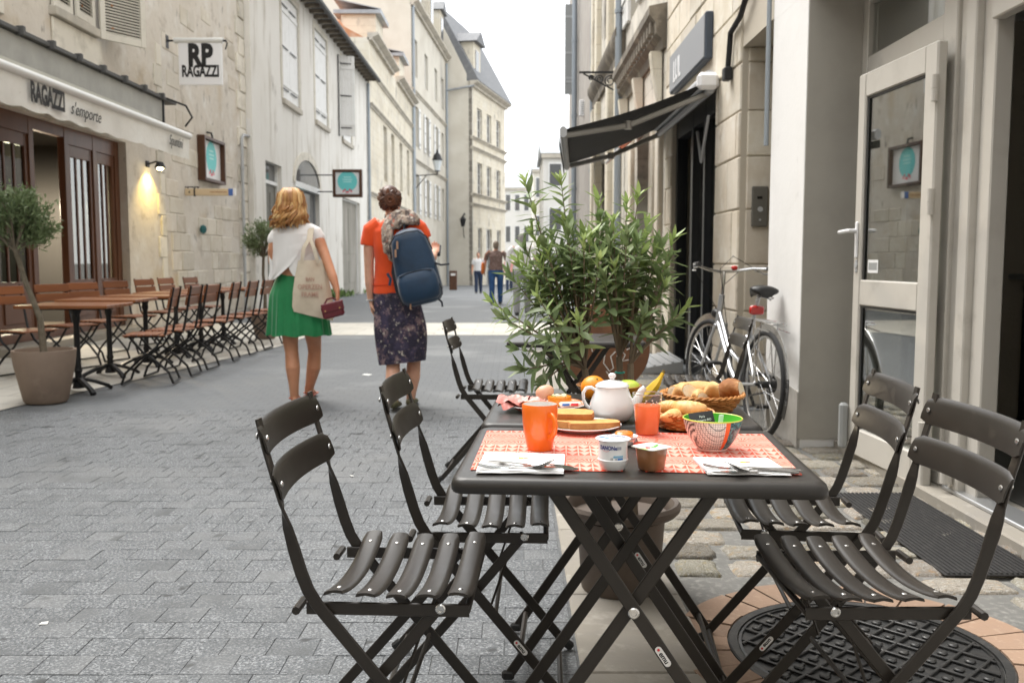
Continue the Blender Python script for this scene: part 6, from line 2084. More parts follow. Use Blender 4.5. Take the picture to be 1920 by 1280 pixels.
# red paper place mats with rows of triangles, fans and bands
def placemat_material():
    m = bpy.data.materials.new('placemat_print'); m.use_nodes = True
    nt = m.node_tree; L = nt.links.new
    b = nt.nodes['Principled BSDF']; b.inputs['Roughness'].default_value = .75
    def mth(op, a, c=None, d=None):
        n = nt.nodes.new('ShaderNodeMath'); n.operation = op
        for i, v in enumerate((a, c, d)):
            if v is None: continue
            if isinstance(v, (int, float)): n.inputs[i].default_value = v
            else: L(v, n.inputs[i])
        return n.outputs[0]
    tc = nt.nodes.new('ShaderNodeTexCoord'); sp = nt.nodes.new('ShaderNodeSeparateXYZ'); L(tc.outputs['Object'], sp.inputs[0])
    X, Y = sp.outputs[0], sp.outputs[1]
    rowh = .036
    v = mth('DIVIDE', mth('ADD', Y, 1.0), rowh); rid = mth('FLOOR', v); fv = mth('FRACT', v)
    wn = nt.nodes.new('ShaderNodeTexWhiteNoise'); wn.noise_dimensions = '1D'; L(rid, wn.inputs['W'])
    kind = wn.outputs['Value']
    u = mth('DIVIDE', mth('ADD', X, 1.0), .026); fu = mth('FRACT', u)
    tri = mth('GREATER_THAN', mth('MULTIPLY', mth('ABSOLUTE', mth('SUBTRACT', fu, .5)), 2.0), fv)          # triangles
    edge = mth('GREATER_THAN', mth('ABSOLUTE', mth('SUBTRACT', fu, .5)), .44)
    u2 = mth('SUBTRACT', mth('FRACT', mth('DIVIDE', mth('ADD', X, 1.0), .075)), .5)
    an = mth('ARCTAN2', mth('MULTIPLY', fv, .5), u2)
    fan = mth('GREATER_THAN', mth('SINE', mth('MULTIPLY', an, 26.0)), -.15)                               # fans of rays
    rad = mth('SQRT', mth('ADD', mth('MULTIPLY', u2, u2), mth('MULTIPLY', mth('MULTIPLY', fv, fv), .25)))
    core = mth('LESS_THAN', rad, .13)
    ring = mth('GREATER_THAN', mth('SINE', mth('MULTIPLY', rad, 70.0)), .1)
    fan2 = mth('MAXIMUM', core, mth('MULTIPLY', fan, mth('GREATER_THAN', rad, .17)))
    band = mth('GREATER_THAN', mth('SINE', mth('MULTIPLY', fv, 32.0)), .2)                                # bands
    zig = mth('GREATER_THAN', mth('SINE', mth('ADD', mth('MULTIPLY', fv, 22.0), mth('MULTIPLY', mth('ABSOLUTE', mth('SUBTRACT', fu, .5)), 14.0))), .0)
    k1 = mth('LESS_THAN', kind, .36); k2 = mth('MULTIPLY', mth('GREATER_THAN', kind, .36), mth('LESS_THAN', kind, .64))
    k3 = mth('MULTIPLY', mth('GREATER_THAN', kind, .64), mth('LESS_THAN', kind, .82)); k4 = mth('GREATER_THAN', kind, .82)
    f = mth('ADD', mth('ADD', mth('MULTIPLY', k1, mth('MAXIMUM', tri, 0.0)), mth('MULTIPLY', k2, fan2)), mth('ADD', mth('MULTIPLY', k3, band), mth('MULTIPLY', k4, mth('MULTIPLY', zig, ring))))
    f = mth('MULTIPLY', f, mth('SUBTRACT', 1.0, mth('MULTIPLY', edge, k1)))
    no = nt.nodes.new('ShaderNodeTexNoise'); no.inputs['Scale'].default_value = 14; L(tc.outputs['Object'], no.inputs['Vector'])
    mx0 = nt.nodes.new('ShaderNodeMix'); mx0.data_type = 'RGBA'; L(no.outputs['Fac'], mx0.inputs['Factor'])
    mx0.inputs['A'].default_value = (.72, .060, .022, 1); mx0.inputs['B'].default_value = (.66, .10, .055, 1)
    mx1 = nt.nodes.new('ShaderNodeMix'); mx1.data_type = 'RGBA'; L(no.outputs['Fac'], mx1.inputs['Factor'])
    mx1.inputs['A'].default_value = (.72, .26, .19, 1); mx1.inputs['B'].default_value = (.76, .44, .37, 1)
    mx = nt.nodes.new('ShaderNodeMix'); mx.data_type = 'RGBA'
    L(f, mx.inputs['Factor']); L(mx1.outputs['Result'], mx.inputs['A']); L(mx0.outputs['Result'], mx.inputs['B'])
    L(mx.outputs['Result'], b.inputs['Base Color'])
    return m
m_mat = placemat_material()
MW, ML_ = .298, .415
TROT = R(-4)
tc0 = V((.254, 1.963))
def onT(u, v):
    """point on the front table from its centre, along its own sides"""
    c, s = math.cos(TROT), math.sin(TROT)
    return V((tc0.x + u * c - v * s, tc0.y + u * s + v * c, TT))
def paper(name, label, cat, w, d, pos, rz, mat, z=.0006, curl=0.0, group=None):
    mb = MB()
    nx, ny = 8, 10
    vs = []
    for j in range(ny + 1):
        for i in range(nx + 1):
            x, y = (i / nx - .5) * w, (j / ny - .5) * d
            e = max(0, abs(x) / (w / 2) - .8) * max(0, abs(y) / (d / 2) - .8)
            vs.append(V((x, y, curl * e * 25 * (1 if x * y > 0 else .3))))
    fs = [[j * (nx + 1) + i, j * (nx + 1) + i + 1, (j + 1) * (nx + 1) + i + 1, (j + 1) * (nx + 1) + i] for j in range(ny) for i in range(nx)]
    mb.add(vs, fs); mb.add([p - V((0, 0, .0005)) for p in vs], [f[::-1] for f in fs])
    o = mb.build(name, mat, None, (pos.x, pos.y, pos.z + z), rz, 0)
    return tag(o, label, cat, group)
pmL = paper('place_mat', 'red patterned paper place mat at the left seat, under the orange mug', 'place mat', MW, ML_, onT(-.177, .008), TROT + R(1), m_mat, group='red paper place mats')
pmR = paper('place_mat', 'red patterned paper place mat at the right seat, under the patterned bowl', 'place mat', MW, ML_, onT(.172, .008), TROT - R(1), m_mat, group='red paper place mats')

def napkin(label, fl, fr, bl, br, emblem_uv):
    t = thing('napkin', label, 'napkin', (0, 0, TT + .0015), 0, 'folded white paper napkins')
    q = [V((p.x, p.y, 0)) for p in (fl, fr, br, bl)]
    for k in range(3):
        dz = .0016 * k
        n = 10
        vs, fs = [], []
        for i in range(n + 1):
            a = i / n
            f_ = q[0].lerp(q[1], a); b_ = q[3].lerp(q[2], a)
            wob = .0018 * math.sin(a * 9 + k * 2)
            f_ = f_ + (f_ - b_).normalized() * (.003 * (2 - k) + wob)
            for zz in (dz + .0003, dz + .0015):
                vs.append(f_ + V((0, 0, zz + abs(wob) * .6))); vs.append(b_ + V((0, 0, zz)))
        for i in range(n):
            o = i * 4
            fs += [[o + 2, o + 6, o + 7, o + 3], [o, o + 1, o + 5, o + 4], [o, o + 4, o + 6, o + 2], [o + 1, o + 3, o + 7, o + 5]]
        MB().add(vs, fs).build('paper_fold', m_paperw, t, angle=0)
    c = q[3].lerp(q[2], emblem_uv[0]).lerp(q[0].lerp(q[1], emblem_uv[0]), emblem_uv[1])
    z = .0052
    rt = (q[1] - q[0]).normalized(); up = (q[3] - q[0]).normalized()
    def quad(u0, v0, u1, v1, mat):
        MB().prism([c + rt * u0 + up * v0 + V((0, 0, z)), c + rt * u1 + up * v0 + V((0, 0, z)), c + rt * u1 + up * v1 + V((0, 0, z)), c + rt * u0 + up * v1 + V((0, 0, z))], (0, 0, .0002)).build('emblem', mat, t, angle=0)
    quad(-.014, -.006, -.002, .001, M('emblem_green', (.35, .45, .08), .8)); quad(-.001, -.005, .009, .007, M('emblem_yellow', (.65, .40, .03), .8)); quad(.0095, -.003, .018, .006, M('emblem_brown', (.42, .17, .04), .8))
    quad(-.001, .010, .001, .016, MATS['emblem_brown']); quad(.004, .011, .006, .014, MATS['emblem_brown'])
    return t
napkin('folded white napkin with a spoon at the left seat', T(893, 887), T(1057, 889), T(910, 852), T(1059, 856), (.45, .35))
napkin('folded white napkin with cutlery at the right seat', T(1326, 890), T(1482, 892), T(1299, 862), T(1440, 864), (.56, .35))
def cutlery(name, label, a, b, kind, z=.0065, group='cutlery on the napkins', bowl_up=True):
    """a = tip of the working end, b = end of the handle (table points)"""
    t = thing(name, label, kind, (a.x, a.y, TT + z), math.atan2(b.y - a.y, b.x - a.x), group)
    L_ = (V((b.x, b.y)) - V((a.x, a.y))).length
    if kind == 'spoon':
        rings = []
        for i in range(13):
            u = i / 12
            x = u * .055; w = .0165 * math.sqrt(max(0.002, 1 - (2 * u - 1) ** 2)) * (1.08 - .2 * u); dp = .007 * math.sin(math.pi * u)
            zz = .004 + .0185 * (1 - u) ** 1.3
            rings.append([V((x, w * q, zz - dp * (1 - q * q) + e)) for q, e in ((-1, 0), (-.5, 0), (0, 0), (.5, 0), (1, 0), (.5, -.001), (0, -.001), (-.5, -.001))])
        MB().loft(rings).build('bowl', m_steel, t, angle=60)
        st = .053
    elif kind == 'fork':
        for k in range(4):
            MB().bar([(0, (k - 1.5) * .0055, .010), (.03, (k - 1.5) * .0055, .004), (.045, (k - 1.5) * .0048, .003)], .0026, .0016).build('tine', m_steel, t)
        MB().bar([(.044, 0, .003), (.062, 0, .003)], .019, .0016, bev=.0005).build('neck', m_steel, t)
        st = .060
    else:
        MB().prism([(0, 0, .001), (.02, -.008, .001), (.10, -.009, .001), (.10, .006, .001), (.02, .004, .001)], (0, 0, .0014)).build('blade', m_steel, t, angle=0)
        st = .099
    path = [(st, 0, .0045), (st + .03, 0, .006), ((st + L_) / 2, 0, .005), (L_ - .01, 0, .0015), (L_, 0, .001)]
    mb = MB(); mb.sweep(path, [(-.0035, -.0009), (.0035, -.0009), (.0035, .0009), (-.0035, .0009)], (0, 0, 1), True, 0, [1, .9, 1.4, 2.0, 1.2])
    mb.build('handle', m_steel, t)
    return t
cutlery('spoon', 'steel spoon lying on the left napkin with its bowl to the right', T(1040, 874, TT + .015), T(914, 872), 'spoon')
cutlery('fork', 'steel fork lying along the left napkin under the spoon', T(896, 884), T(1085, 884), 'fork', .0045)
cutlery('knife', 'steel knife at the front edge of the left napkin', T(905, 878), T(1075, 881), 'knife', .0045)
cutlery('spoon', 'steel spoon lying on the right napkin with its bowl to the left', T(1356, 875, TT + .018), T(1500, 887), 'spoon')
cutlery('fork', 'steel fork lying along the right napkin under the spoon', T(1318, 884), T(1505, 888), 'fork', .0045)
cutlery('knife', 'steel knife at the front edge of the right napkin', T(1322, 889), T(1498, 891), 'knife', .0045)

# orange mug
p = T(1012, 843)
mg = thing('mug', 'tall orange mug with a white inside on the left place mat', 'mug', (p.x, p.y, TT + .0012), R(-58))
MB().lathe([(.001, .003), (.0235, .003), (.024, 0), (.0265, .0005), (.028, .006), (.033, .030), (.0372, .060), (.0388, .085), (.0388, .099), (.0378, .1005), (.0365, .099)], 48, cap=False).build('body', m_orange_gl, mg, angle=50)
MB().lathe([(.0364, .0995), (.0362, .085), (.0345, .055), (.03, .02), (.001, .012)], 48, cap=False).build('inside', m_orange_in, mg)
MB().sweep([(.036, 0, .078), (.046, 0, .080), (.056, 0, .073), (.059, 0, .060), (.055, 0, .045), (.046, 0, .036), (.033, 0, .033)], [(-.0065, -.002), (-.005, -.0035), (.005, -.0035), (.0065, -.002), (.0065, .002), (.005, .0035), (-.005, .0035), (-.0065, .002)], (0, 1, 0)).build('handle', m_orange_gl, mg, angle=60)

# teapot
p = T(1147, 788)
tp = thing('teapot', 'small white porcelain teapot with a round lid knob behind the orange mug', 'teapot', (p.x, p.y, TT), 0)
prof = [(.001, .002), (.036, .002), (.038, 0), (.041, .001), (.050, .010), (.0565, .024), (.0575, .036), (.054, .052), (.0475, .068), (.0430, .080), (.0415, .086), (.0415, .089)]
MB().lathe(prof, 56, cap=False).build('body', m_porc, tp, angle=60)
MB().lathe([(.0425, .0885), (.0435, .0895), (.0425, .0915), (.037, .097), (.026, .1015), (.012, .104), (.006, .106), (.0055, .109), (.008, .111), (.0102, .115), (.0092, .1195), (.005, .1225), (.0005, .1232)], 40, cap=False).build('lid', m_porc, tp, angle=60)
MB().sweep([(-.041, 0, .078), (-.054, 0, .086), (-.066, 0, .084), (-.0735, 0, .072), (-.073, 0, .055), (-.066, 0, .040), (-.053, 0, .028)], [(.0045 * math.cos(a), .0055 * math.sin(a)) for a in [i * .7854 for i in range(8)]], (0, 1, 0)).build('handle', m_porc, tp, angle=70)
MB().tube([(.045, 0, .030), (.060, 0, .042), (.068, 0, .060), (.076, 0, .078), (.084, 0, .086)], [.019, .0155, .0115, .0085, .0068], 16, up=(0, 1, 0)).build('spout', m_porc, tp, angle=70)

# juice glass
p = T(1213, 814)
m_glass_t = M('tumbler_glass', (.97, .97, .97), .01, trans=1.0, ior=1.45)
m_juice = M('grapefruit_juice', (.93, .36, .16), .15, transl=.6, mix=[((.94, .43, .22), 30, .4, .7)])
jg = thing('juice_glass', 'straight glass of orange pink juice between the teapot and the croissants', 'glass', (p.x, p.y, TT))
mtg = glass_mat('thin_glass', (.97, .975, .975), f0=.035)
MB().lathe([(.0255, 0), (.027, .004), (.0345, .0965), (.0350, .0975), (.0340, .0975)], 40, cap=False).build('glass', mtg, jg, angle=40)
MB().lathe([(.0342, .0965), (.0350, .0985), (.0336, .0985), (.0342, .0965)], 40, cap=False).build('rim', M('glass_rim', (.55, .57, .57), .1, spec=.9), jg)
MB().lathe([(.001, .004), (.0255, .004), (.0265, .008), (.0315, .070), (.001, .0705)], 40, cap=False).build('juice', m_juice, jg, angle=40)
mb = MB(); r = random.Random(2)
for k in range(12):
    a = -1.9 + r.random() * 1.4; z = .074 + r.random() * .012
    mb.ball((.0337 * math.cos(a), .0337 * math.sin(a), z), .0012 + r.random() * .0012, 6)
mb.build('foam', M('foam', (.75, .62, .52), .6), jg)['kind'] = 'stuff'

# patterned bowl with sachets
p = T(1335, 843)
bw_ = thing('bowl', 'patterned bowl with a green inside, orange stripe and teal side, holding sachets', 'bowl', (p.x, p.y, TT + .0012), 0)
m_b_net = M('bowl_net_print', (.70, .66, .60), .3, coat=.5)
nt = m_b_net.node_tree
vo = nt.nodes.new('ShaderNodeTexVoronoi'); vo.feature = 'DISTANCE_TO_EDGE'; vo.inputs['Scale'].default_value = 210; vo.inputs['Randomness'].default_value = .12
tcn = nt.nodes.new('ShaderNodeTexCoord'); nt.links.new(tcn.outputs['Object'], vo.inputs['Vector'])
mr = nt.nodes.new('ShaderNodeMapRange'); mr.inputs['From Min'].default_value = .03; mr.inputs['From Max'].default_value = .09
mxn = nt.nodes.new('ShaderNodeMix'); mxn.data_type = 'RGBA'; mxn.inputs['A'].default_value = (.03, .03, .03, 1); mxn.inputs['B'].default_value = (.72, .68, .62, 1)
nt.links.new(vo.outputs['Distance'], mr.inputs['Value']); nt.links.new(mr.outputs[0], mxn.inputs['Factor']); nt.links.new(mxn.outputs['Result'], nt.nodes['Principled BSDF'].inputs['Base Color'])
m_b_or = M('bowl_orange', (.80, .13, .03), .3, coat=.5)
m_b_teal = M('bowl_teal', (.03, .20, .23), .3, coat=.5, mix=[((.01, .05, .07), 120, .45, .55, 0), ((.10, .33, .34), 260, .56, .62, 1)])
m_b_blk = M('bowl_black_zigzag', (.02, .02, .02), .3, coat=.5, wave=(75, 3.0, (.72, .68, .62), 'DIAGONAL'))
m_b_in = M('bowl_green', (.10, .48, .045), .3, coat=.4)
m_b_foot = M('bowl_foot', (.78, .52, .46), .35)
N = 72
prof = [(.030, .001), (.031, .004), (.040, .012), (.050, .027), (.0575, .045), (.0615, .060), (.0630, .068)]
mats = [m_b_net, m_b_or, m_b_teal, m_b_blk]
vs, fs, mis = [], [], []
for r_, z in prof:
    for j in range(N):
        a = 2 * math.pi * j / N; vs.append((r_ * math.cos(a), r_ * math.sin(a), z))
for i in range(len(prof) - 1):
    for j in range(N):
        k = (j + 1) % N
        fs.append([i * N + j, i * N + k, (i + 1) * N + k, (i + 1) * N + j])
        ad = (math.degrees(2 * math.pi * (j + .5) / N) + 90) % 360      # 0 = toward the camera
        if ad > 180: ad -= 360
        mis.append(1 if 14 < ad < 26 else 2 if 26 <= ad < 74 else 3 if (-85 < ad < -52 or 74 <= ad < 90) else 0)
mb = MB(); mb.v, mb.f, mb.mi = vs, fs, mis
mb.build('body', mats, bw_, angle=60)
MB().lathe([(.0630, .0675), (.0645, .0690), (.0632, .0708), (.0612, .0695)], 56, cap=False).build('rim', M('bowl_rim', (.55, .60, .10), .3), bw_)
MB().lathe([(.0614, .0698), (.0600, .060), (.0555, .044), (.047, .026), (.03, .010), (.001, .008)], 56, cap=False).build('inside', m_b_in, bw_)
MB().lathe([(.001, 0), (.031, 0), (.0325, .002), (.0318, .005), (.001, .005)], 40, cap=False).build('foot', m_b_foot, bw_)
m_sach = M('black_sachet', (.018, .018, .02), .35)
sc_ = thing('tea_sachet', 'black tea sachet with white lettering standing in the patterned bowl', 'sachet', (p.x - .018, p.y - .004, TT + .042))
rot = Matrix.Rotation(R(-24), 3, 'X') @ Matrix.Rotation(R(-8), 3, 'Y')
mb = MB(); rings = []
for k in range(7):
    t = k / 6; th = .0006 + .0035 * math.sin(math.pi * t)
    rings.append([V((x * .027, y * th, -.012 + .055 * t)) for x, y in ((-1, 0), (-.5, -1), (.5, -1), (1, 0), (.5, 1), (-.5, 1))])
mb.loft(rings); mb.v = [tuple(rot @ V(q)) for q in mb.v]
mb.build('packet', m_sach, sc_, angle=50)
m4 = rot.to_4x4()
for txt, s, z in (('Paris', .0075, .031), ('Compagnie BIO', .0068, .023)):
    text_mesh(txt, s, 'lettering', m_white_p, sc_, m4 @ face_mat((0, -.0056, z), (1, 0, 0), (0, 0, 1)), xs=.85, bold=.0, depth=.0001)
st_ = tag(MB().bar([(0, 0, 0), (.004, .0, .036)], .010, .0035, up=(0, 1, 0), bev=.001).build('sugar_stick', m_white_p, None, (p.x + .016, p.y + .004, TT + .040)), 'white paper sugar stick standing in the patterned bowl', 'sugar stick')
sachet2 = tag(MB().box((0, 0, 0), (.045, .004, .05), Matrix.Rotation(R(35), 3, 'X'), .0018).build('tea_sachet', m_sach, None, (p.x - .012, p.y + .018, TT + .036), R(20)), 'plain black sachet lying behind the lettered one in the bowl', 'sachet')

# yogurt pot
p = T(1149, 879)
yg = thing('yogurt_pot', 'small white yogurt pot with blue lettering in front of the cake plate', 'yogurt pot', (p.x, p.y, TT + .0012), R(-4))
m_yog = M('yogurt_plastic', (.80, .80, .80), .35, sub=0)
MB().lathe([(.001, .0015), (.021, .0015), (.0225, 0), (.0245, .002), (.0285, .014), (.0300, .020), (.0285, .0215), (.0280, .045), (.0285, .0575), (.0335, .0585), (.0335, .0600), (.001, .0600)], 44, cap=False).build('body', m_yog, yg, angle=40)
MB().lathe([(.0345, .0600), (.0350, .0606), (.0335, .0618), (.001, .0628)], 44, cap=False).build('lid', M('foil_lid', (.74, .77, .82), .3, .2), yg, angle=40)
def wrap(o, r):
    for v in o.data.vertices:
        a = v.co.x / r
        z = v.co.z
        v.co = V(((r + z) * math.sin(a), -(r + z) * math.cos(a), v.co.y))
m_navy = M('navy_print', (.015, .03, .22), .5); m_blue = M('blue_print', (.02, .17, .55), .5); m_cyan = M('pale_blue_print', (.16, .45, .66), .5); m_greyp = M('grey_print', (.35, .36, .42), .6)
def wrapped_quad(x0, x1, y0, y1, mat, r=.0290, parent=yg):
    n = 8; mb = MB(); vs = []
    for i in range(n + 1):
        x = x0 + (x1 - x0) * i / n
        vs += [(x, y0, 0), (x, y1, 0)]
    mb.add(vs, [[2 * i, 2 * i + 2, 2 * i + 3, 2 * i + 1] for i in range(n)])
    o = mb.build('print', mat, parent, angle=0); wrap(o, r); return o
o = text_mesh('DANONe', .0112, 'lettering', m_navy, yg, None, xs=.78, bold=.0003, depth=.0001); o.data.transform(Matrix.Translation((-.012, .0455, 0))); wrap(o, .0290)
sw = MB(); vs = []
for i in range(9):
    t = -1 + i / 4; vs += [(-.016 + t * .007, .0385 + .0022 * t * t, 0), (-.016 + t * .007, .0392 + .0020 * t * t, 0)]
o = sw.add(vs, [[2 * i, 2 * i + 2, 2 * i + 3, 2 * i + 1] for i in range(8)]).build('print', m_red_p, yg, angle=0); wrap(o, .0291)
wrapped_quad(.0065, .016, .0425, .0485, m_greyp); wrapped_quad(.0, .020, .0290, .0308, m_cyan); wrapped_quad(-.001, .020, .0270, .0286, MATS['pale_blue_print']); wrapped_quad(.008, .020, .0225, .0258, m_blue); wrapped_quad(.0035, .007, .0228, .0255, m_greyp)
o = text_mesh('11', .006, 'lettering', m_ink, yg, None, xs=.8, bold=.0002, depth=.0001); o.data.transform(Matrix.Translation((-.0035, .0242, 0))); wrap(o, .0290)
text_mesh('DANONe', .0095, 'lettering', m_navy, yg, face_mat((.006, .010, .0630), V((1, -.25, -.02)), V((.25, 1, 0))), xs=.9, bold=.0, depth=.0001)
MB().prism([(-.029, .004, .0618), (-.010, -.018, .0620), (.008, -.023, .0619), (-.008, -.013, .0624), (-.024, .008, .0621)], (0, 0, .0006)).build('print', m_blue, yg, angle=0)

# caramel dessert cup
p = T(1221, 880)
cd = thing('dessert_cup', 'clear caramel brown dessert cup with a square green and white lid', 'dessert cup', (p.x, p.y, TT + .0004), R(38))
m_car = M('caramel_cup', (.30, .135, .06), .22, coat=.3, mix=[((.42, .22, .12), 20, .45, .75)])
def sq(r, k, z, n=24):
    out = []
    for j in range(n):
        a = 2 * math.pi * (j + .5) / n
        c, s = math.cos(a), math.sin(a)
        out.append(V((r * math.copysign(abs(c) ** k, c), r * math.copysign(abs(s) ** k, s), z)))
    return out
MB().loft([sq(.019, .5, 0), sq(.0215, .45, .003), sq(.0245, .45, .030), sq(.0255, .4, .044)]).build('body', m_car, cd, angle=45)
MB().loft([sq(.0255, .4, .0435), sq(.0305, .25, .0445), sq(.0305, .25, .0462), sq(.02, .3, .0472)]).build('lid', M('lid_foil', (.72, .70, .64), .4, mix=[((.62, .70, .30), 30, .5, .6)]), cd, angle=45)
MB().prism([(-.016, -.010, .0474), (-.004, -.016, .0474), (.014, -.006, .0474), (.018, .002, .0474), (.0, -.006, .0474)], (0, 0, .0003)).build('print', M('green_print', (.08, .35, .03), .5), cd, angle=0)
MB().prism([(-.026, -.010, .0470), (-.020, -.016, .0470), (-.012, -.008, .0470), (-.018, .0, .0472)], (0, 0, .0005)).build('print', m_red_p, cd, angle=0)
# jam tub, ramekin
p = T(1205, 842)
jt = thing('jam_tub', 'clear little tub of red jam lying behind the dessert cup', 'jam tub', (p.x + .006, p.y + .02, TT + .001), R(-12))
mjam = M('red_jam', (.50, .02, .015), .15, coat=.5)
MB().loft([sq(.020, .4, .001), sq(.023, .35, .007)]).build('jam', mjam, jt, angle=45)
MB().loft([sq(.021, .4, 0), sq(.025, .35, .016), sq(.031, .3, .0165), sq(.031, .3, .0175)], cap=False).build('tub', mtg, jt, angle=45)
p = T(1172, 836)
rk_ = thing('ramekin', 'tiny white dish with orange marmalade half hidden behind the yogurt pot', 'ramekin', (p.x, p.y + .02, TT))
MB().lathe([(.001, .001), (.022, .001), (.026, .014), (.0315, .018), (.031, .020), (.025, .0165), (.001, .004)], 32, cap=False).build('dish', m_porc, rk_)
MB().lathe([(.021, .010), (.0205, .026), (.017, .029), (.001, .029)], 28, cap=False).build('marmalade', M('marmalade', (.72, .22, .015), .2, coat=.5), rk_)

# plates
def plate(label, p, r, mat, ring=None, z=0.0):
    t = thing('plate', label, 'plate', (p.x, p.y, TT + z))
    MB().lathe([(.001, .003), (r * .55, .003), (r * .58, .0), (r * .62, .001), (r * .66, .005), (r, .0145), (r * 1.002, .016), (r * .985, .0165), (r * .66, .0085), (r * .6, .0065), (.001, .0065)], 60, cap=False).build('body', mat, t, angle=45)
    if ring:
        MB().lathe([(r * .98, .0168), (r * .80, .0122), (r * .80, .0118), (r * .98, .0164)], 60, cap=False).build('border', ring, t)
    return t
p1 = T(1092, 806)
plate('white plate with slices of golden cake behind the yogurt pot', p1, .094, m_porc)
p2 = T(1022, 766)
plate('orange patterned plate with ham, an egg and a small packet behind the mug', p2, .112, m_porc, m_plate_o)
m_cake = M('cake_crumb', (.66, .29, .085), .85, mix=[((.72, .38, .13), 60, .45, .7)], bump=[(220, .7, .002)])
m_crust = M('cake_crust', (.34, .125, .03), .7, mix=[((.46, .20, .055), 40, .4, .7)], bump=[(150, .5, .002)])
def cake(label, pos, rz, tilt=0.0, L_=.105, W_=.062):
    t = thing('cake_slice', label, 'cake slice', pos, rz, 'slices of golden cake on the white plate')
    pts = []
    for x, y in ((-.5, -.45), (-.3, -.5), (.25, -.5), (.46, -.40), (.50, -.1), (.47, .25), (.3, .45), (0, .5), (-.3, .46), (-.5, .4)):
        pts.append(V((x * L_, y * W_, 0)))
    h = .0165
    mb = MB().prism([q * .985 for q in pts], (0, 0, h), 0)
    m_ = Matrix.Rotation(tilt, 3, 'X')
    mb.v = [tuple(m_ @ V(q)) for q in mb.v]
    mb.build('crumb', m_cake, t, angle=30)
    cr = MB()
    n = len(pts)
    vs = []
    for q in pts: vs += [q * .99 + V((0, 0, .0004)), q * 1.02 + V((0, 0, .004)), q * 1.02 + V((0, 0, h - .004)), q * .99 + V((0, 0, h - .0004))]
    for i in range(n):
        k = (i + 1) % n
        for j in range(3): cr.add([vs[4 * i + j], vs[4 * k + j], vs[4 * k + j + 1], vs[4 * i + j + 1]], [[0, 1, 2, 3]])
    cr.v = [tuple(m_ @ V(q)) for q in cr.v]
    cr.build('crust', m_crust, t, angle=30)
cake('upper slice of golden cake lying across the others on the white plate', (p1.x - .020, p1.y + .022, TT + .0260), R(-8), R(4), .10)
cake('long slice of golden cake at the front of the white plate', (p1.x + .026, p1.y - .022, TT + .0095), R(8), 0, .125, .058)
cake('darker slice of cake underneath at the left of the white plate', (p1.x - .042, p1.y + .004, TT + .0090), R(-30), 0, .085)
# ham, egg, ramekin, packet on the orange plate
m_ham = M('ham', (.58, .20, .17), .45, mix=[((.74, .52, .46), 28, .5, .62), ((.42, .08, .08), 18, .56, .7)], bump=[(60, .3, .003)])
hm = MB(); r = random.Random(8)
for k in range(6):
    a0 = r.uniform(-.5, .6)
    c = V((-.062 + r.uniform(-.026, .028), -.022 + r.uniform(-.028, .028), .020 + .004 * k))
    rings = []
    for i in range(13):
        t = -1 + i / 6
        rings.append([c + rotz(a0) @ V((t * .042, q * .030 + .006 * math.sin(t * 7 + k), .007 * math.sin(t * 6 + k * 1.3 + q * 4) * (1 - abs(t) * .3) - .012 * q * q + e)) for q, e in ((-1, 0), (-.5, 0), (0, 0), (.5, 0), (1, 0), (.5, -.0012), (0, -.0012), (-.5, -.0012))])
    hm.loft(rings)
tag(hm.build('ham', m_ham, None, (p2.x, p2.y, TT), 0, 60), 'folded slices of pink ham on the left of the orange plate', 'ham')
m_egg = M('egg_shell', (.66, .36, .23), .45, mix=[((.70, .42, .29), 20, .4, .7)])
mb = MB(); mb.lathe([(.0001, 0), (.010, .0015), (.018, .008), (.0218, .020), (.021, .030), (.0165, .042), (.009, .0505), (.0001, .0535)], 28, rot=Matrix.Rotation(R(62), 3, 'Y'))
tag(mb.build('egg', m_egg, None, (p2.x - .022, p2.y + .028, TT + .028), R(10), 60), 'brown egg lying on the orange plate behind the mug', 'egg')
oc = thing('orange_cup', 'small orange cup topped with herbed spread on the orange plate', 'cup', (p2.x + .040, p2.y + .012, TT + .008))
MB().lathe([(.001, 0), (.030, 0), (.032, .003), (.0335, .024), (.0325, .026), (.001, .026)], 36, cap=False).build('body', M('orange_cup_glaze', (.80, .27, .02), .3, coat=.4), oc, angle=40)
mb = MB(); r = random.Random(4)
for k in range(16): mb.ball((r.uniform(-.018, .018), r.uniform(-.018, .018), .027), (r.uniform(.004, .008), r.uniform(.004, .008), .004), 8)
mb.build('spread', M('herbed_spread', (.74, .66, .45), .6, mix=[((.25, .35, .08), 90, .55, .62)]), oc)['kind'] = 'stuff'
pk = thing('cheese_packet', 'little wrapped packet with blue and red print on the front of the orange plate', 'packet', (p2.x + .068, p2.y - .042, TT + .0135), R(10))
MB().box((0, 0, .005), (.062, .026, .010), Matrix.Rotation(R(14), 3, 'X'), .004).build('wrapper', M('pale_wrapper', (.70, .50, .42), .4), pk)
for x, w, mt in ((-.016, .020, m_blue), (.008, .020, m_red_p)):
    MB().box((x, -.0128, .0068), (w, .002, .006), Matrix.Rotation(R(14), 3, 'X')).build('print', mt, pk, angle=0)

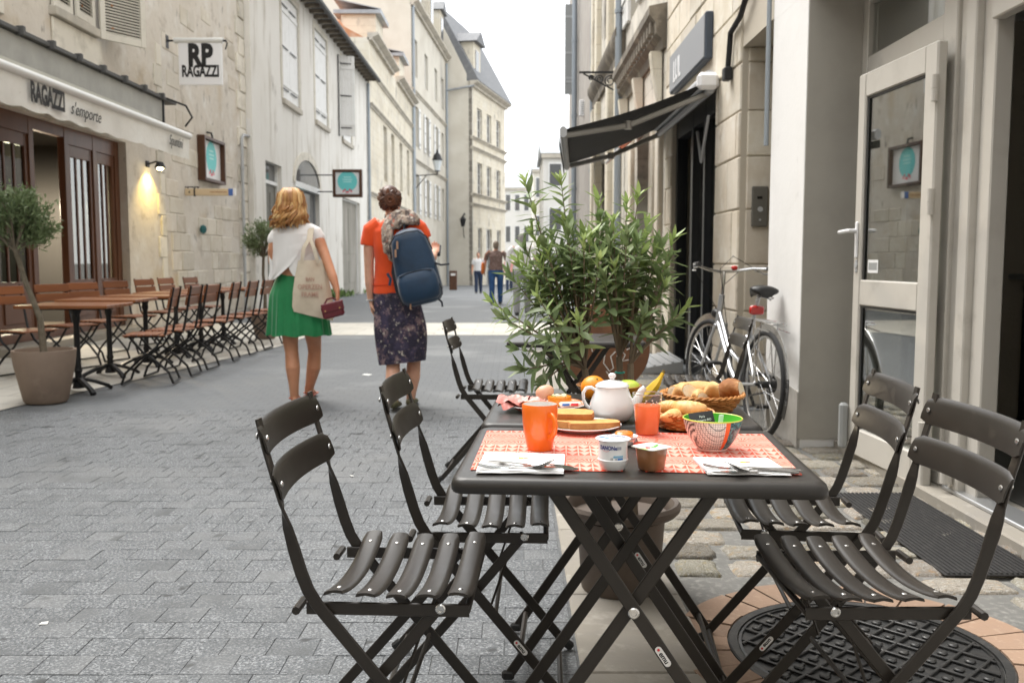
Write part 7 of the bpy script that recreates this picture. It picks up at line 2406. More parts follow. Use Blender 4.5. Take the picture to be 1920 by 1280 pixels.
# fruit bowl: orange, apple, banana
p3 = V((P(1143, 740, 2.70).x, 2.715, TT))
fb = thing('fruit_bowl', 'shallow brown fruit bowl behind the white teapot', 'bowl', (p3.x, p3.y, TT))
MB().lathe([(.001, .002), (.045, .002), (.047, 0), (.06, .006), (.09, .030), (.098, .042), (.0945, .043), (.085, .031), (.055, .010), (.001, .008)], 48, cap=False).build('body', M('amber_bowl', (.36, .15, .045), .3, coat=.5), fb, angle=45)
m_or = M('orange_peel', (.80, .26, .012), .42, mix=[((.84, .32, .02), 12, .45, .7)], bump=[(320, .5, .0012)])
q = P(1113, 727, 2.67)
orf = thing('orange', 'whole orange in the brown fruit bowl left of the teapot lid', 'orange', q)
MB().ball((0, 0, 0), (.038, .038, .036), 32).build('peel', m_or, orf, angle=60)
MB().disc((.008, -.022, .0285), .003, (.2, -.6, .8), .002, 8).build('stem_scar', M('stem_green', (.12, .16, .04), .8), orf)
q = P(1178, 733, 2.70)
ap = thing('apple', 'green apple with a small sticker in the fruit bowl right of the teapot lid', 'apple', q)
MB().lathe([(.0001, -.026), (.010, -.030), (.024, -.026), (.034, -.008), (.0365, .008), (.031, .024), (.018, .0315), (.008, .030), (.0001, .024)], 32).build('body', M('apple_skin', (.44, .58, .06), .3, coat=.3, mix=[((.52, .64, .11), 8, .4, .7)]), ap, angle=60)
MB().disc((.0085, -.0245, .0215), .0075, (.28, -.76, .58), .0008, 16).build('sticker', m_white_p, ap, angle=0)
MB().disc((.0087, -.0252, .0220), .0040, (.28, -.76, .58), .0008, 12).build('print', m_ink, ap, angle=0)
b0, b1, b2 = P(1186, 752, 2.66), P(1212, 737, 2.655), P(1243, 699, 2.66)
bn = thing('banana', 'yellow banana leaning out of the fruit bowl to the right', 'banana', b0)
path = []
for i in range(15):
    t = i / 14
    path.append((V((0, 0, 0)) * (1 - t) ** 2 + (b1 - b0 + V((.012, 0, -.012))) * (2 * t * (1 - t)) + (b2 - b0) * t * t))
mb = MB(); mb.tube(path, [.006, .012, .0155, .0168, .0172, .0172, .017, .0168, .0165, .0158, .0145, .012, .0085, .006, .0055], 6)
mb.build('peel', M('banana_peel', (.76, .50, .035), .45, mix=[((.62, .42, .05), 14, .56, .75), ((.2, .11, .03), 40, .68, .75)]), bn, angle=25)
MB().tube([path[-1], path[-1] + (path[-1] - path[-2]).normalized() * .008], .0045, 6).build('stem', M('banana_stem', (.22, .16, .04), .8), bn)

# wicker baskets
m_wick = M('wicker', (.46, .185, .045), .5, mix=[((.60, .28, .08), 50, .4, .7), ((.28, .10, .025), 30, .55, .75)])
def basket(label, p, r0, r1, h, rows, sx=1.0, rz=0.0):
    t = thing('bread_basket', label, 'basket', (p.x, p.y, TT), rz)
    mb = MB(); nst = 26; N_ = nst * 4
    for k in range(rows):
        u = (k + .5) / rows
        rr = r0 + (r1 - r0) * u ** .85
        z = .004 + h * u
        ring = []
        for j in range(N_):
            a = 2 * math.pi * j / N_
            q = rr + .0022 * math.cos(a * nst / 2 + (math.pi if k % 2 else 0))
            ring.append((q * math.cos(a) * sx, q * math.sin(a), z))
        mb.tube(ring, h / rows * .56, 5, loop=True, up=(0, 0, 1))
    mb.build('weave', m_wick, t, angle=60)['kind'] = 'stuff'
    mb = MB()
    for s_ in (0, math.pi):
        ring = []
        for j in range(N_):
            a = 2 * math.pi * j / N_
            q = r1 + .003 + .0030 * math.cos(a * 20 + s_)
            ring.append((q * math.cos(a) * sx, q * math.sin(a), h + .004 + .0030 * math.sin(a * 20 + s_)))
        mb.tube(ring, .0034, 5, loop=True, up=(0, 0, 1))
    mb.build('rim', m_wick, t, angle=60)
    MB().lathe([(.001, .003), (r0, .003), (r0 + (r1 - r0) * .8, h * .75), (r0 + (r1 - r0) * .75, h * .74), (r0 * .95, .006), (.001, .006)], 40, cap=False, sx=sx).build('base', m_wick, t)
    mb = MB()
    for j in range(nst):
        a = 2 * math.pi * (j + .5) / nst
        mb.tube([(r0 * .97 * math.cos(a) * sx, r0 * .97 * math.sin(a), .004), (r1 * 1.0 * math.cos(a) * sx, r1 * 1.0 * math.sin(a), h)], .0022, 5)
    mb.build('stake', m_wick, t)['kind'] = 'stuff'
    return t
pb = T(1318, 786); pb = V((P(1316, 770, 2.5).x, 2.50, TT))
basket('wide wicker basket of sliced bread at the back right of the tables', pb, .078, .107, .043, 7, 1.0)
pc = V((P(1280, 800, 2.24).x, 2.235, TT))
basket('low wicker basket of croissants behind the patterned bowl', pc, .058, .072, .036, 7, .95)
m_bcrust = M('bread_crust', (.62, .34, .12), .7, mix=[((.74, .50, .24), 14, .4, .65), ((.36, .14, .035), 22, .58, .75)], bump=[(90, .5, .003)])
m_bcrumb = M('bread_crumb', (.80, .71, .53), .9, mix=[((.74, .62, .42), 50, .5, .7)], bump=[(120, .9, .004)])
m_dcrust = M('dark_crust', (.26, .10, .03), .75, mix=[((.40, .19, .07), 18, .45, .7), ((.6, .42, .24), 40, .60, .72)], bump=[(70, .8, .005)])
def bread_slice(name, label, c, ax, up, L_, w, h, crust, cat='bread', group='bread in the wide basket', cut=True, bow=.012, slant=.4):
    """a diagonal cut of a loaf lying along ax"""
    ax = V(ax).normalized(); up = V(up); up = (up - ax * up.dot(ax)).normalized(); sd = ax.cross(up)
    t = thing(name, label, cat, c, 0, group)
    r = random.Random(int(abs(c.x) * 9999) + int(L_ * 1e4))
    rings = []
    n = 18
    for i in range(9):
        u = -1 + i / 4
        ring = []
        for j in range(n):
            a = 2 * math.pi * j / n
            x, y = math.cos(a) * w, math.sin(a) * h
            if y < 0: y *= .75
            k = 1 + r.uniform(-.02, .02)
            ring.append(ax * (u * L_ / 2 + x * slant) + sd * x * k + up * (y * k - bow * u * u))
        rings.append(ring)
    MB().loft(rings).build('crust', crust, t, angle=50)
    if cut:
        for idx, s in ((0, -1), (-1, 1)):
            ctr = sum(rings[idx], V()) / n
            MB().prism([ctr + (q - ctr) * .90 + ax * s * .0006 for q in rings[idx]], ax * s * .001).build('crumb', m_bcrumb, t, angle=0)
    return t
zb = TT + .034
bread_slice('bread_slice', 'pale cut chunk of white bread at the left of the wide basket', V((pb.x - .052, pb.y - .03, zb + .022)), (.45, -1, .50), (0, .5, 1), .050, .034, .026, m_bcrust, slant=.3)
bread_slice('bread_slice', 'broad diagonal slice of white bread on top of the wide basket', V((pb.x + .018, pb.y - .035, zb + .022)), (.7, -.9, .50), (0, .5, 1), .050, .036, .024, m_bcrust, slant=.9)
bread_slice('bread_slice', 'smaller white bread slice in front of the broad one in the wide basket', V((pb.x - .018, pb.y - .062, zb + .014)), (.4, -1, .3), (0, .5, 1), .035, .032, .020, m_bcrust, slant=.6)
bread_slice('bread_slice', 'long crust of white bread lying at the back of the wide basket', V((pb.x - .005, pb.y + .025, zb + .018)), (1, .1, .0), (0, 0, 1), .14, .028, .026, m_bcrust)
bread_slice('bread_slice', 'dark seeded bread end standing at the right of the wide basket', V((pb.x + .080, pb.y + .01, zb + .024)), (.8, -.6, .25), (-.2, .3, 1), .060, .034, .030, m_dcrust, slant=.2)
m_cro = M('croissant_crust', (.70, .36, .11), .48, mix=[((.80, .54, .24), 20, .42, .62), ((.46, .17, .035), 26, .58, .74)], bump=[(80, .4, .003)])
def croissant(label, c, rz, s=1.0, tilt=0.0):
    t = thing('croissant', label, 'croissant', c, rz, 'croissants in the low basket')
    rings = []
    n = 14; m_ = 44
    M_ = Matrix.Rotation(tilt, 3, 'X')
    for i in range(m_ + 1):
        u = -1 + 2 * i / m_
        a = u * 1.25
        ctr = V((math.sin(a) * .046, -math.cos(a) * .046 + .03, .003 * math.cos(u * 1.5)))
        tg = V((math.cos(a), math.sin(a), 0)); nr = V((-math.sin(a), math.cos(a), 0))
        env = (1 - abs(u) ** 1.8) ** .6 + .10
        step = 1 + .13 * abs(((u * 4.5) % 1.0) - .5) - .03
        rr = .0235 * env * step
        rings.append([M_ @ ((ctr + nr * (rr * math.cos(q)) + V((0, 0, rr * .88 * math.sin(q)))) * s) for q in [2 * math.pi * j / n for j in range(n)]])
    MB().loft(rings).build('body', m_cro, t, angle=50)
    return t
zc = TT + .028
croissant('croissant at the left front of the low basket', V((pc.x - .040, pc.y - .028, zc + .006)), R(60), .74)
croissant('croissant lying on top of the others in the low basket', V((pc.x + .014, pc.y - .004, zc + .024)), R(-30), .84, R(12))
croissant('croissant at the right of the low basket half behind the bowl', V((pc.x + .036, pc.y - .038, zc + .002)), R(10), .70)
croissant('croissant at the back of the low basket beside the juice glass', V((pc.x - .030, pc.y + .032, zc + .012)), R(150), .76, R(-15))
# ================================================================== people
def skin(name, c):
    return M(name, c, .5, sub=.12, mix=[((c[0] * .86, c[1] * .76, c[2] * .72), 9, .45, .75)], bump=[(160, .06, .001)])
m_skin1 = skin('tanned_skin', (.56, .27, .155))
m_skin2 = skin('fair_skin', (.66, .37, .26))
def fingers(mb, wrist, direction, side, n, spread=.010, curl=.5, s=1.0, grip=None):
    """palm, four unequal bent fingers and a thumb leaving the side of the palm; n = palm normal (the side fingers curl to)"""
    d = V(direction).normalized(); sd = V(side); sd = (sd - d * sd.dot(d)).normalized(); n = V(n); n = (n - d * n.dot(d) - sd * n.dot(sd)).normalized()
    w = V(wrist)
    chain(mb, [(w - d * .02 * s, .024 * s, .018 * s), (w + d * .02 * s, .030 * s, .017 * s), (w + d * .055 * s, .039 * s, .015 * s), (w + d * .082 * s, .038 * s, .013 * s)], 12, sd)
    for k, (L_, off) in enumerate(((.066, -.029), (.076, -.010), (.071, .010), (.056, .028))):
        b = w + d * (.078 - .004 * abs(k - 1.3)) * s + sd * off * s
        pts = [(b - d * .012 * s, .0095 * s)]
        a = 0; p = b
        for j, f in enumerate((.45, .31, .24)):
            a += curl * (.75 + .15 * k * .3 + .1 * j)
            dv_ = d * math.cos(a) + n * math.sin(a) + sd * (off * 1.2)
            p = p + dv_.normalized() * L_ * f * s
            pts.append((p, (.0092 - .0011 * (j + 1)) * s))
        chain(mb, pts, 8, sd)
    b = w + d * .022 * s - sd * .026 * s
    t1 = b + (d * .6 - sd * .75 + n * .3).normalized() * .034 * s
    t2 = t1 + (d * .85 - sd * .25 + n * .45).normalized() * .030 * s
    t3 = t2 + (d * .9 + sd * .1 + n * .5).normalized() * .022 * s
    chain(mb, [(b, .014 * s), (t1, .0115 * s), (t2, .010 * s), (t3, .0075 * s)], 8, n)
def head_into(mb, c, s=1.0, yaw=0.0, pitch=0.0):
    m = Matrix.Rotation(yaw, 3, 'Z') @ Matrix.Rotation(pitch, 3, 'X')
    def q(x, y, z): return V(c) + m @ V((x * s, y * s, z * s))
    mb.ball(q(0, -.012, .022), (.072 * s, .090 * s, .092 * s), 18, rot=m)
    chain(mb, [(q(0, .022, .02), .060 * s, .070 * s), (q(0, .034, -.03), .056 * s, .058 * s), (q(0, .046, -.075), .040 * s, .042 * s), (q(0, .058, -.100), .022 * s, .022 * s)], 14, (1, 0, 0))
    chain(mb, [(q(0, .088, .028), .009 * s), (q(0, .102, .0), .011 * s), (q(0, .108, -.018), .014 * s), (q(0, .095, -.026), .012 * s)], 8)
    chain(mb, [(q(-.035, .078, .036), .010 * s), (q(0, .086, .042), .010 * s), (q(.035, .078, .036), .010 * s)], 8, (0, 0, 1))
    for sx in (-1, 1):
        mb.ball(q(sx * .072, -.002, .0), (.010 * s, .018 * s, .030 * s), 10, rot=m)
        chain(mb, [(q(sx * .03, .080, -.010), .016 * s), (q(sx * .042, .062, -.02), .016 * s)], 8, (0, 0, 1))
    chain(mb, [(q(-.022, .086, -.052), .007 * s), (q(0, .093, -.050), .008 * s), (q(.022, .086, -.052), .007 * s)], 8, (0, 0, 1))
    return q
m_eye = M('eye_white', (.75, .72, .70), .2); m_iris = M('iris', (.06, .04, .03), .2); m_lip = M('lip', (.45, .15, .13), .5)
def face_parts(parent, q, s=1.0):
    mb = MB(); mi = MB()
    for sx in (-1, 1):
        mb.ball(q(sx * .031, .074, .016), .0125 * s, 10); mi.ball(q(sx * .031, .0835, .016), .0055 * s, 8)
    mb.build('eye', m_eye, parent); mi.build('iris', m_iris, parent)
    MB().tube([q(-.022, .0935, -.0525), q(0, .1005, -.0505), q(.022, .0935, -.0525)], [.002, .005, .002], 6).build('mouth', m_lip, parent)
def foot_into(mb, ankle, heel, toe, s=1.0, w=.044):
    a, h, t = V(ankle), V(heel), V(toe)
    f = (t - h)
    chain(mb, [(a + V((0, 0, .04)), .037 * s), (a, .036 * s), (h + f * .10 + V((0, 0, .032)), .033 * s)], 10)
    chain(mb, [(h + V((0, 0, .026)), .030 * s, .025), (h + f * .32 + V((0, 0, .040)), .034 * s, .034), (h + f * .62 + V((0, 0, .024)), w * s, .021), (h + f * .9 + V((0, 0, .014)), w * .85 * s, .012), (t + V((0, 0, .012)), .026 * s, .010)], 12, (1, 0, 0))

# ---------------- woman in white blouse and green skirt
D1 = 7.25
O1 = V((P(562, 700, D1).x, D1, 0))
def J(px, py, dy=0.0): return P(px, py, D1 + dy) - O1
w1 = thing('person', 'blonde person walking away in a white blouse and bright green skirt, carrying a tote bag', 'person', O1 + V((0, 0, .002)))
mb = MB()
hq = head_into(mb, J(546, 384, .0), 1.0, R(-6), R(-4))
chain(mb, [(J(547, 405, -.0), .052), (J(550, 425, -.01), .054), (J(553, 440, -.01), .07, .06)], 14)
chain(mb, [(J(555, 432, -.02), .105, .05), (J(555, 445, -.02), .150, .085), (J(554, 470, -.02), .142, .098), (J(553, 495, -.01), .126, .090), (J(553, 515, 0), .124, .088), (J(556, 535, 0), .15, .105), (J(560, 560, 0), .172, .120), (J(561, 585, .01), .165, .118)], 20)
chain(mb, [(J(526, 436, -.01), .052), (J(517, 446, -.01), .048), (J(512, 470, -.02), .042), (J(512, 492, .0), .036), (J(520, 508, .10), .033), (J(530, 516, .20), .025)], 12, (0, 1, 0))
fingers(mb, J(531, 516, .21), (.25, 1, .1), (0, 0, 1), (1, 0, 0), curl=.5, s=.92)
chain(mb, [(J(583, 434, -.01), .054), (J(595, 443, -.01), .050), (J(605, 468, -.04), .043), (J(616, 497, -.10), .037), (J(624, 520, -.15), .036), (J(632, 545, -.19), .024)], 12, (0, 1, 0))
fingers(mb, J(633, 549, -.195), (.02, -.10, -1), (0, -1, 0), (-1, 0, 0), curl=.75, s=.92)
# legs: left planted behind, right one a step ahead
hl, hr = J(541, 575, .0), J(581, 575, .03)
tl, tr_ = V((-.075, .12, 0)), V((.095, .56, 0))
chain(mb, [(hl, .085), (J(543, 610, .0), .078), (J(545, 645, .01), .058), (J(547, 660, .0), .053), (J(549, 690, -.04), .057), (J(551, 722, -.04), .040), (J(552, 742, -.03), .034)], 14)
foot_into(mb, J(552, 746, -.02), J(552, 756, -.05) * 1 + V((0, 0, .0)), V((J(550, 757, 0).x, .16, .0)), .95)
chain(mb, [(hr, .085), (J(584, 610, .10), .078), (J(589, 645, .18), .058), (J(590, 660, .19), .053), (J(588, 690, .17), .057), (J(582, 718, .20), .040), (J(579, 734, .24), .034)], 14)
foot_into(mb, J(579, 736, .25), J(579, 742, .24), V((J(580, 742, .3).x, .46, .0)), .95)
body1 = remeshed(mb, 'body', m_skin1, .0068, 3, w1)
face_parts(w1, hq)
m_sandal = M('rust_sandal', (.36, .10, .06), .5)
for ank, hx in ((J(552, 746, -.02), J(552, 756, -.05)), (J(579, 736, .25), J(579, 742, .24))):
    o = MB().b6(hx.x - .04, hx.x + .04, hx.y - .03, hx.y + .21, -.004 + max(0, hx.z - .004), .010 + max(0, hx.z - .004), .005)
    o.tube([ank + V((.040 * math.cos(a), .042 * math.sin(a), .0)) for a in [i * .5236 for i in range(12)]], .006, 6, loop=True)
    o.build('sandal', m_sandal, w1)
# hair: overlapping wavy locks in three tones
m_h = [M('hair_blonde', (.52, .29, .105), .45, rand=0, mix=[((.38, .19, .06), 40, .4, .7, 4, (1, 1, .12))]), M('hair_honey', (.36, .165, .050), .45, mix=[((.24, .10, .03), 40, .4, .7, 4, (1, 1, .12))]), M('hair_pale', (.66, .44, .20), .45)]
r = random.Random(31)
mb = MB()
hc_ = J(546, 381, 0)
for k in range(300):
    az = r.uniform(0, 2 * math.pi)
    fwd = math.sin(az)                                   # +y is the face side
    if fwd > .74: continue
    part = V((r.uniform(-.02, .03), r.uniform(-.03, .04), .108))
    lay = r.uniform(.90, 1.06)
    ex, ey = .090 * lay, .112 * lay
    c, s = math.cos(az), math.sin(az)
    flare = r.uniform(1.0, 1.6)
    ln = r.uniform(.13, .205)
    ph, wv = r.uniform(0, 6.28), r.uniform(.006, .014)
    pts = [hc_ + part, hc_ + V((ex * .60 * c, ey * .60 * s - .008, .100)), hc_ + V((ex * .93 * c, ey * .93 * s - .01, .058)), hc_ + V((ex * c * 1.03, ey * s * 1.0 - .012, .005))]
    for j in range(1, 7):
        t = j / 6
        f_ = 1.03 + (flare - 1.0) * t ** 1.3 * .62
        w = wv * (1 + 1.6 * t)
        pts.append(hc_ + V((ex * f_ * c + w * math.sin(ph + t * 6.5) - .012 * t, ey * (1 + (flare - 1) * t * .25) * s - .012 + w * math.cos(ph + t * 6), .005 - ln * t + (.018 * t ** 6 if k % 3 == 0 else 0))))
    r0 = r.uniform(.008, .015)
    mb.tube(pts, [r0 * .8, r0, r0 * 1.1, r0 * 1.1, r0 * 1.1, r0 * 1.1, r0 * 1.1, r0, r0 * .75, r0 * .25], 5, mi=0)
    tone = r.choice([0, 0, 1, 1, 2]) if c * 1 + s * .2 > -.95 else 1
    if -.25 < c < .25 and s < 0: tone = r.choice([1, 1, 0])
    mb.mi[-(len(mb.mi) - sum(1 for _ in range(0))):] if False else None
    nf = 5 * 9 + 2
    mb.mi[-nf:] = [tone] * nf
for k in range(70):
    az = r.uniform(math.pi * .95, math.pi * 2.05); c, s = math.cos(az), math.sin(az); ph = r.uniform(0, 6)
    z0_ = r.uniform(-.02, .09); fl_ = r.uniform(1.08, 1.5)
    nf0 = len(mb.f)
    mb.tube([hc_ + V((.095 * c * (1 + (fl_ - 1) * t) + .008 * math.sin(ph + 5 * t), .115 * s * (1 + (fl_ - 1) * t * .4) - .012, z0_ - t * r.uniform(.17, .23))) for t in (0, .25, .5, .75, 1)], [.0022, .0022, .002, .0016, .0008], 4)
    mb.mi[nf0:] = [2 if k % 2 else 0] * (len(mb.f) - nf0)
mb.build('hair', m_h, w1, angle=70)
# blouse
m_blouse = M('white_blouse', (.80, .79, .78), .8, bump=[(18, .25, .008), (300, .15, .0006)], sheen=.2)
mb = MB()
chain(mb, [(J(553, 424, -.012), .080, .055), (J(555, 432, -.02), .135, .072), (J(555, 445, -.02), .168, .103), (J(553, 465, -.02), .164, .116), (J(551, 484, -.015), .155, .118), (J(552, 494, -.01), .150, .112)], 22, capped=False)
chain(mb, [(J(532, 432, -.01), .056), (J(519, 442, -.01), .057), (J(513, 451, -.012), .054)], 12, (0, 1, 0))
chain(mb, [(J(578, 431, -.01), .056), (J(592, 438, -.01), .058), (J(598, 448, -.014), .053)], 12, (0, 1, 0))
remeshed(mb, 'blouse', m_blouse, .009, 4, w1)
def cloth_panel(name, rows, mat, parent, J_, depth, nx=18, fold=.006, thick=.003, seed=1, cx=None, hw=.17, dep=.12):
    """rows: (py, px_left, px_right); the sheet hangs just outside the back of the body"""
    r_ = random.Random(seed)
    ph = r_.uniform(0, 6)
    grid = []
    for i, (py, xl, xr) in enumerate(rows):
        ln_ = []
        for j in range(nx + 1):
            t = j / nx
            q = J_(xl + (xr - xl) * t, py, 0)
            u = (q.x - cx) / hw
            y = -dep * math.sqrt(max(.05, 1 - min(.95, u * u))) - depth - fold * math.sin(ph + t * 11 + i * .25) * (i / len(rows)) - .012 * (i / len(rows)) ** 2
            ln_.append(V((q.x, y, q.z)))
        grid.append(ln_)
    n = nx + 1
    vs = [p for l in grid for p in l]
    fs = [[i * n + j, i * n + j + 1, (i + 1) * n + j + 1, (i + 1) * n + j] for i in range(len(rows) - 1) for j in range(nx)]
    mb = MB().add(vs, fs); mb.add([p + V((0, thick, 0)) for p in vs], [f[::-1] for f in fs])
    return mb.build(name, mat, parent, angle=80)
cxb = J(553, 480).x
cloth_panel('back_panel', [(440, 512, 574), (452, 509, 574), (464, 508, 571), (476, 507, 567), (486, 507, 561), (495, 508, 554), (503, 508, 546), (510, 508, 538), (516, 507, 531), (521, 506, 524), (525, 507, 516)], m_blouse, w1, J, .012, seed=3, cx=cxb)
cloth_panel('back_panel', [(440, 545, 599), (455, 545, 601), (470, 543, 600), (484, 544, 598), (494, 546, 596), (503, 549, 595), (511, 553, 594), (518, 558, 592)], m_blouse, w1, J, .006, seed=5, cx=cxb)
# green pleated skirt
m_green = M('green_skirt', (.004, .205, .062), .6, mix=[((.002, .155, .045), 6, .4, .75)], bump=[(300, .1, .0006)], sheen=.3)
rings = []
N = 132
for i in range(22):
    t = i / 21
    c = J(552 + 9 * t ** .6, 514 + 114 * t, .012)
    hw = .128 + .085 * min(1, t / .35) ** .8 + .033 * max(0, (t - .35) / .65)
    dp = .094 + .05 * min(1, t / .35) ** .8 + .03 * max(0, (t - .35) / .65)
    ring = []
    for j in range(N):
        a = 2 * math.pi * j / N
        rp = 1 + (.012 + .055 * t) * (math.sin(a * 17 + 1.2 * math.sin(a * 3)) * .6 + math.sin(a * 9 + 2) * .55) * min(1, t * 2.2)
        z = .006 * math.sin(a * 9) * t
        ring.append(c + V((hw * math.cos(a) * rp, dp * math.sin(a) * rp, z)))
    rings.append(ring)
MB().loft(rings, cap=False).build('skirt', m_green, w1, angle=80)
# tote bag on the right shoulder
m_canvas = M('tote_canvas', (.66, .58, .46), .85, mix=[((.58, .50, .385), 9, .45, .75)], bump=[(260, .25, .0008), (10, .3, .012)])
tb = thing('tote_bag', 'cream canvas tote bag with faded red print hanging from the blonde walker shoulder', 'bag', O1)
rows = [(487, 568, 611), (500, 565, 615), (520, 561, 620), (545, 558, 625), (565, 558, 628), (580, 557, 630), (590, 560, 628)]
front, back = [], []
for i, (py, xl, xr) in enumerate(rows):
    t = i / 6; f_, b_ = [], []
    for j in range(15):
        u = j / 14
        py2 = py - (8 if i >= 4 else 3) * (1 - u) * (1 if i >= 4 else -1) * (.5 if i < 4 else 1)
        q = J(xl + (xr - xl) * u, py2 + (10 * u if i >= 5 else 0), 0)
        bul = math.sin(math.pi * min(1, u)) ** .6 * (.012 + .030 * math.sin(math.pi * min(1, .15 + t * .8)))
        w_ = .004 * math.sin(u * 9 + i)
        f_.append(V((q.x, -.160 - bul * .8 + w_ + .07 * u, q.z))); b_.append(V((q.x, -.150 + bul * .4 + .07 * u, q.z)))
    front.append(f_); back.append(b_)
mb = MB(); n = 15
for grid, fl in ((front, 0), (back, 1)):
    vs = [p for l in grid for p in l]
    mb.add(vs, [[i * n + j, i * n + j + 1, (i + 1) * n + j + 1, (i + 1) * n + j] for i in range(6) for j in range(14)])
for i in range(6):
    for j in (0, 14):
        mb.add([front[i][j], front[i + 1][j], back[i + 1][j], back[i][j]], [[0, 1, 2, 3]])
for j in range(14): mb.add([front[6][j], front[6][j + 1], back[6][j + 1], back[6][j]], [[0, 1, 2, 3]])
mb.build('bag_body', m_canvas, tb, angle=70)
for xs_, dy in ((574, -.20), (604, -.19)):
    s0, s1 = J(xs_, 489), J(587, 436)
    pts = [V((s0.x, dy + .04, s0.z - .02)), V((s0.x * .6 + s1.x * .4, dy + .02, s0.z * .55 + s1.z * .45)), V((s1.x - (0.012 if xs_ < 590 else -.006), -.115, s1.z - .06)), V((s1.x - (0.012 if xs_ < 590 else -.006), -.06, s1.z + .032)), V((s1.x, .04, s1.z + .02))]
    MB().bar(pts, .028, .003, up=(0, 1, 0)).build('strap', m_canvas, tb, angle=60)
m_fade = M('faded_red_print', (.52, .32, .25), .85)
for txt, py, s in (('BAN', 523, .040), ('OPERZEN', 537, .052), ('FRAME', 551, .052)):
    q = J(590, py)
    o = text_mesh(txt, s, 'lettering', m_fade, tb, face_mat((q.x, -.168, q.z), (1, .25, 0), (0, 0, 1)), xs=.82, bold=.0005, depth=.0008)
# burgundy clutch in the right hand
m_burg = M('burgundy_leather', (.145, .010, .022), .38, coat=.2, mix=[((.11, .008, .016), 12, .4, .7)])
c0 = J(624, 580, -.235)
pu = thing('clutch_bag', 'small burgundy leather clutch with a flap held in the blonde walker hand', 'bag', O1 + c0, R(8))
rt = Matrix.Rotation(R(-14), 3, 'Y')
MB().box((0, 0, -.008), (.165, .06, .105), rt, .014).build('bag_body', m_burg, pu)
mb = MB().box((0, -.034, .022), (.168, .010, .070), rt, .006); mb.box((0, -.004, .052), (.165, .062, .012), rt, .006); mb.build('flap', m_burg, pu)
mb = MB()
for sx in (-.055, .055):
    mb.disc(rt @ V((sx, -.0395, .002)), .006, (0, -1, 0), .003, 10)
mb.build('stud', M('brass_stud', (.6, .38, .15), .3, .9), pu)
MB().bar([rt @ V((-.05, 0, .055)), rt @ V((-.02, .0, .085)), rt @ V((.02, 0, .085)), rt @ V((.05, 0, .055))], .014, .003, up=(0, 1, 0)).build('strap', m_burg, pu)

# ---------------- person in orange tee and patterned skirt
D2 = 7.0
O2 = V((P(745, 700, D2).x, D2, 0))
def K(px, py, dy=0.0): return P(px, py, D2 + dy) - O2
w2 = thing('person', 'dark haired person walking away in an orange tee and dark floral skirt', 'person', O2 + V((0, 0, .002)))
mb = MB()
hq = head_into(mb, K(733, 381, .02), 1.0, R(-8), R(-10))
chain(mb, [(K(734, 396, .0), .050), (K(738, 412, -.01), .052), (K(741, 424, -.01), .07, .06)], 14)
chain(mb, [(K(740, 418, -.02), .115, .05), (K(740, 432, -.02), .158, .085), (K(741, 460, -.02), .150, .100), (K(740, 490, -.01), .134, .092), (K(740, 525, 0), .126, .088), (K(743, 550, 0), .138, .095), (K(745, 580, 0), .150, .105), (K(747, 605, .01), .145, .10)], 20)
chain(mb, [(K(705, 422, -.01), .052), (K(695, 433, -.01), .049), (K(692, 465, -.01), .043), (K(692, 503, .0), .037), (K(693, 530, .0), .036), (K(695, 562, .02), .025)], 12, (0, 1, 0))
fingers(mb, K(696, 566, .02), (.14, .05, -1), (0, 1, 0), (1, 0, 0), curl=.35, s=.95)
chain(mb, [(K(776, 419, -.01), .052), (K(787, 430, -.01), .049), (K(797, 458, .0), .043), (K(806, 487, .02), .038), (K(811, 484, .12), .034), (K(814, 478, .22), .025)], 12, (0, 1, 0))
fingers(mb, K(814, 477, .225), (.05, .8, .5), (1, 0, 0), (-.3, -.3, .9), curl=.55, s=.95)
chain(mb, [(K(726, 590, .0), .078), (K(731, 630, .0), .070), (K(737, 670, .02), .058), (K(737, 685, .0), .053), (K(737, 712, -.06), .057), (K(738, 740, -.10), .040), (K(738, 755, -.12), .034)], 14)
chain(mb, [(K(767, 590, .02), .078), (K(772, 630, .06), .070), (K(776, 665, .12), .058), (K(776, 680, .12), .053), (K(774, 708, .10), .057), (K(771, 735, .10), .040), (K(770, 750, .11), .034)], 14)
fL, fR = K(738, 768, -.15), K(770, 760, .08)
foot_into(mb, K(738, 759, -.12), V((fL.x, -.17, .03)), V((fL.x, .04, .004)), .95)
foot_into(mb, K(770, 754, .11), V((fR.x, .07, .004)), V((fR.x, .30, .004)), .95)
body2 = remeshed(mb, 'body', m_skin2, .0068, 3, w2)
face_parts(w2, hq)
m_shoe = M('olive_shoe', (.10, .095, .05), .6)
for a0, hz in ((V((fL.x, -.17, .03)), .03), (V((fR.x, .07, .004)), .004)):
    mb = MB()
    chain(mb, [(a0 + V((0, -.004, .030)), .038, .034), (a0 + V((0, .06, .034 - hz * .3)), .042, .036), (a0 + V((0, .14, .028 - hz * .6)), .050, .026), (a0 + V((0, .22, .018 - hz * .8)), .042, .018), (a0 + V((0, .245, .016 - hz * .8)), .03, .014)], 14)
    remeshed(mb, 'shoe', m_shoe, .008, 2, w2)
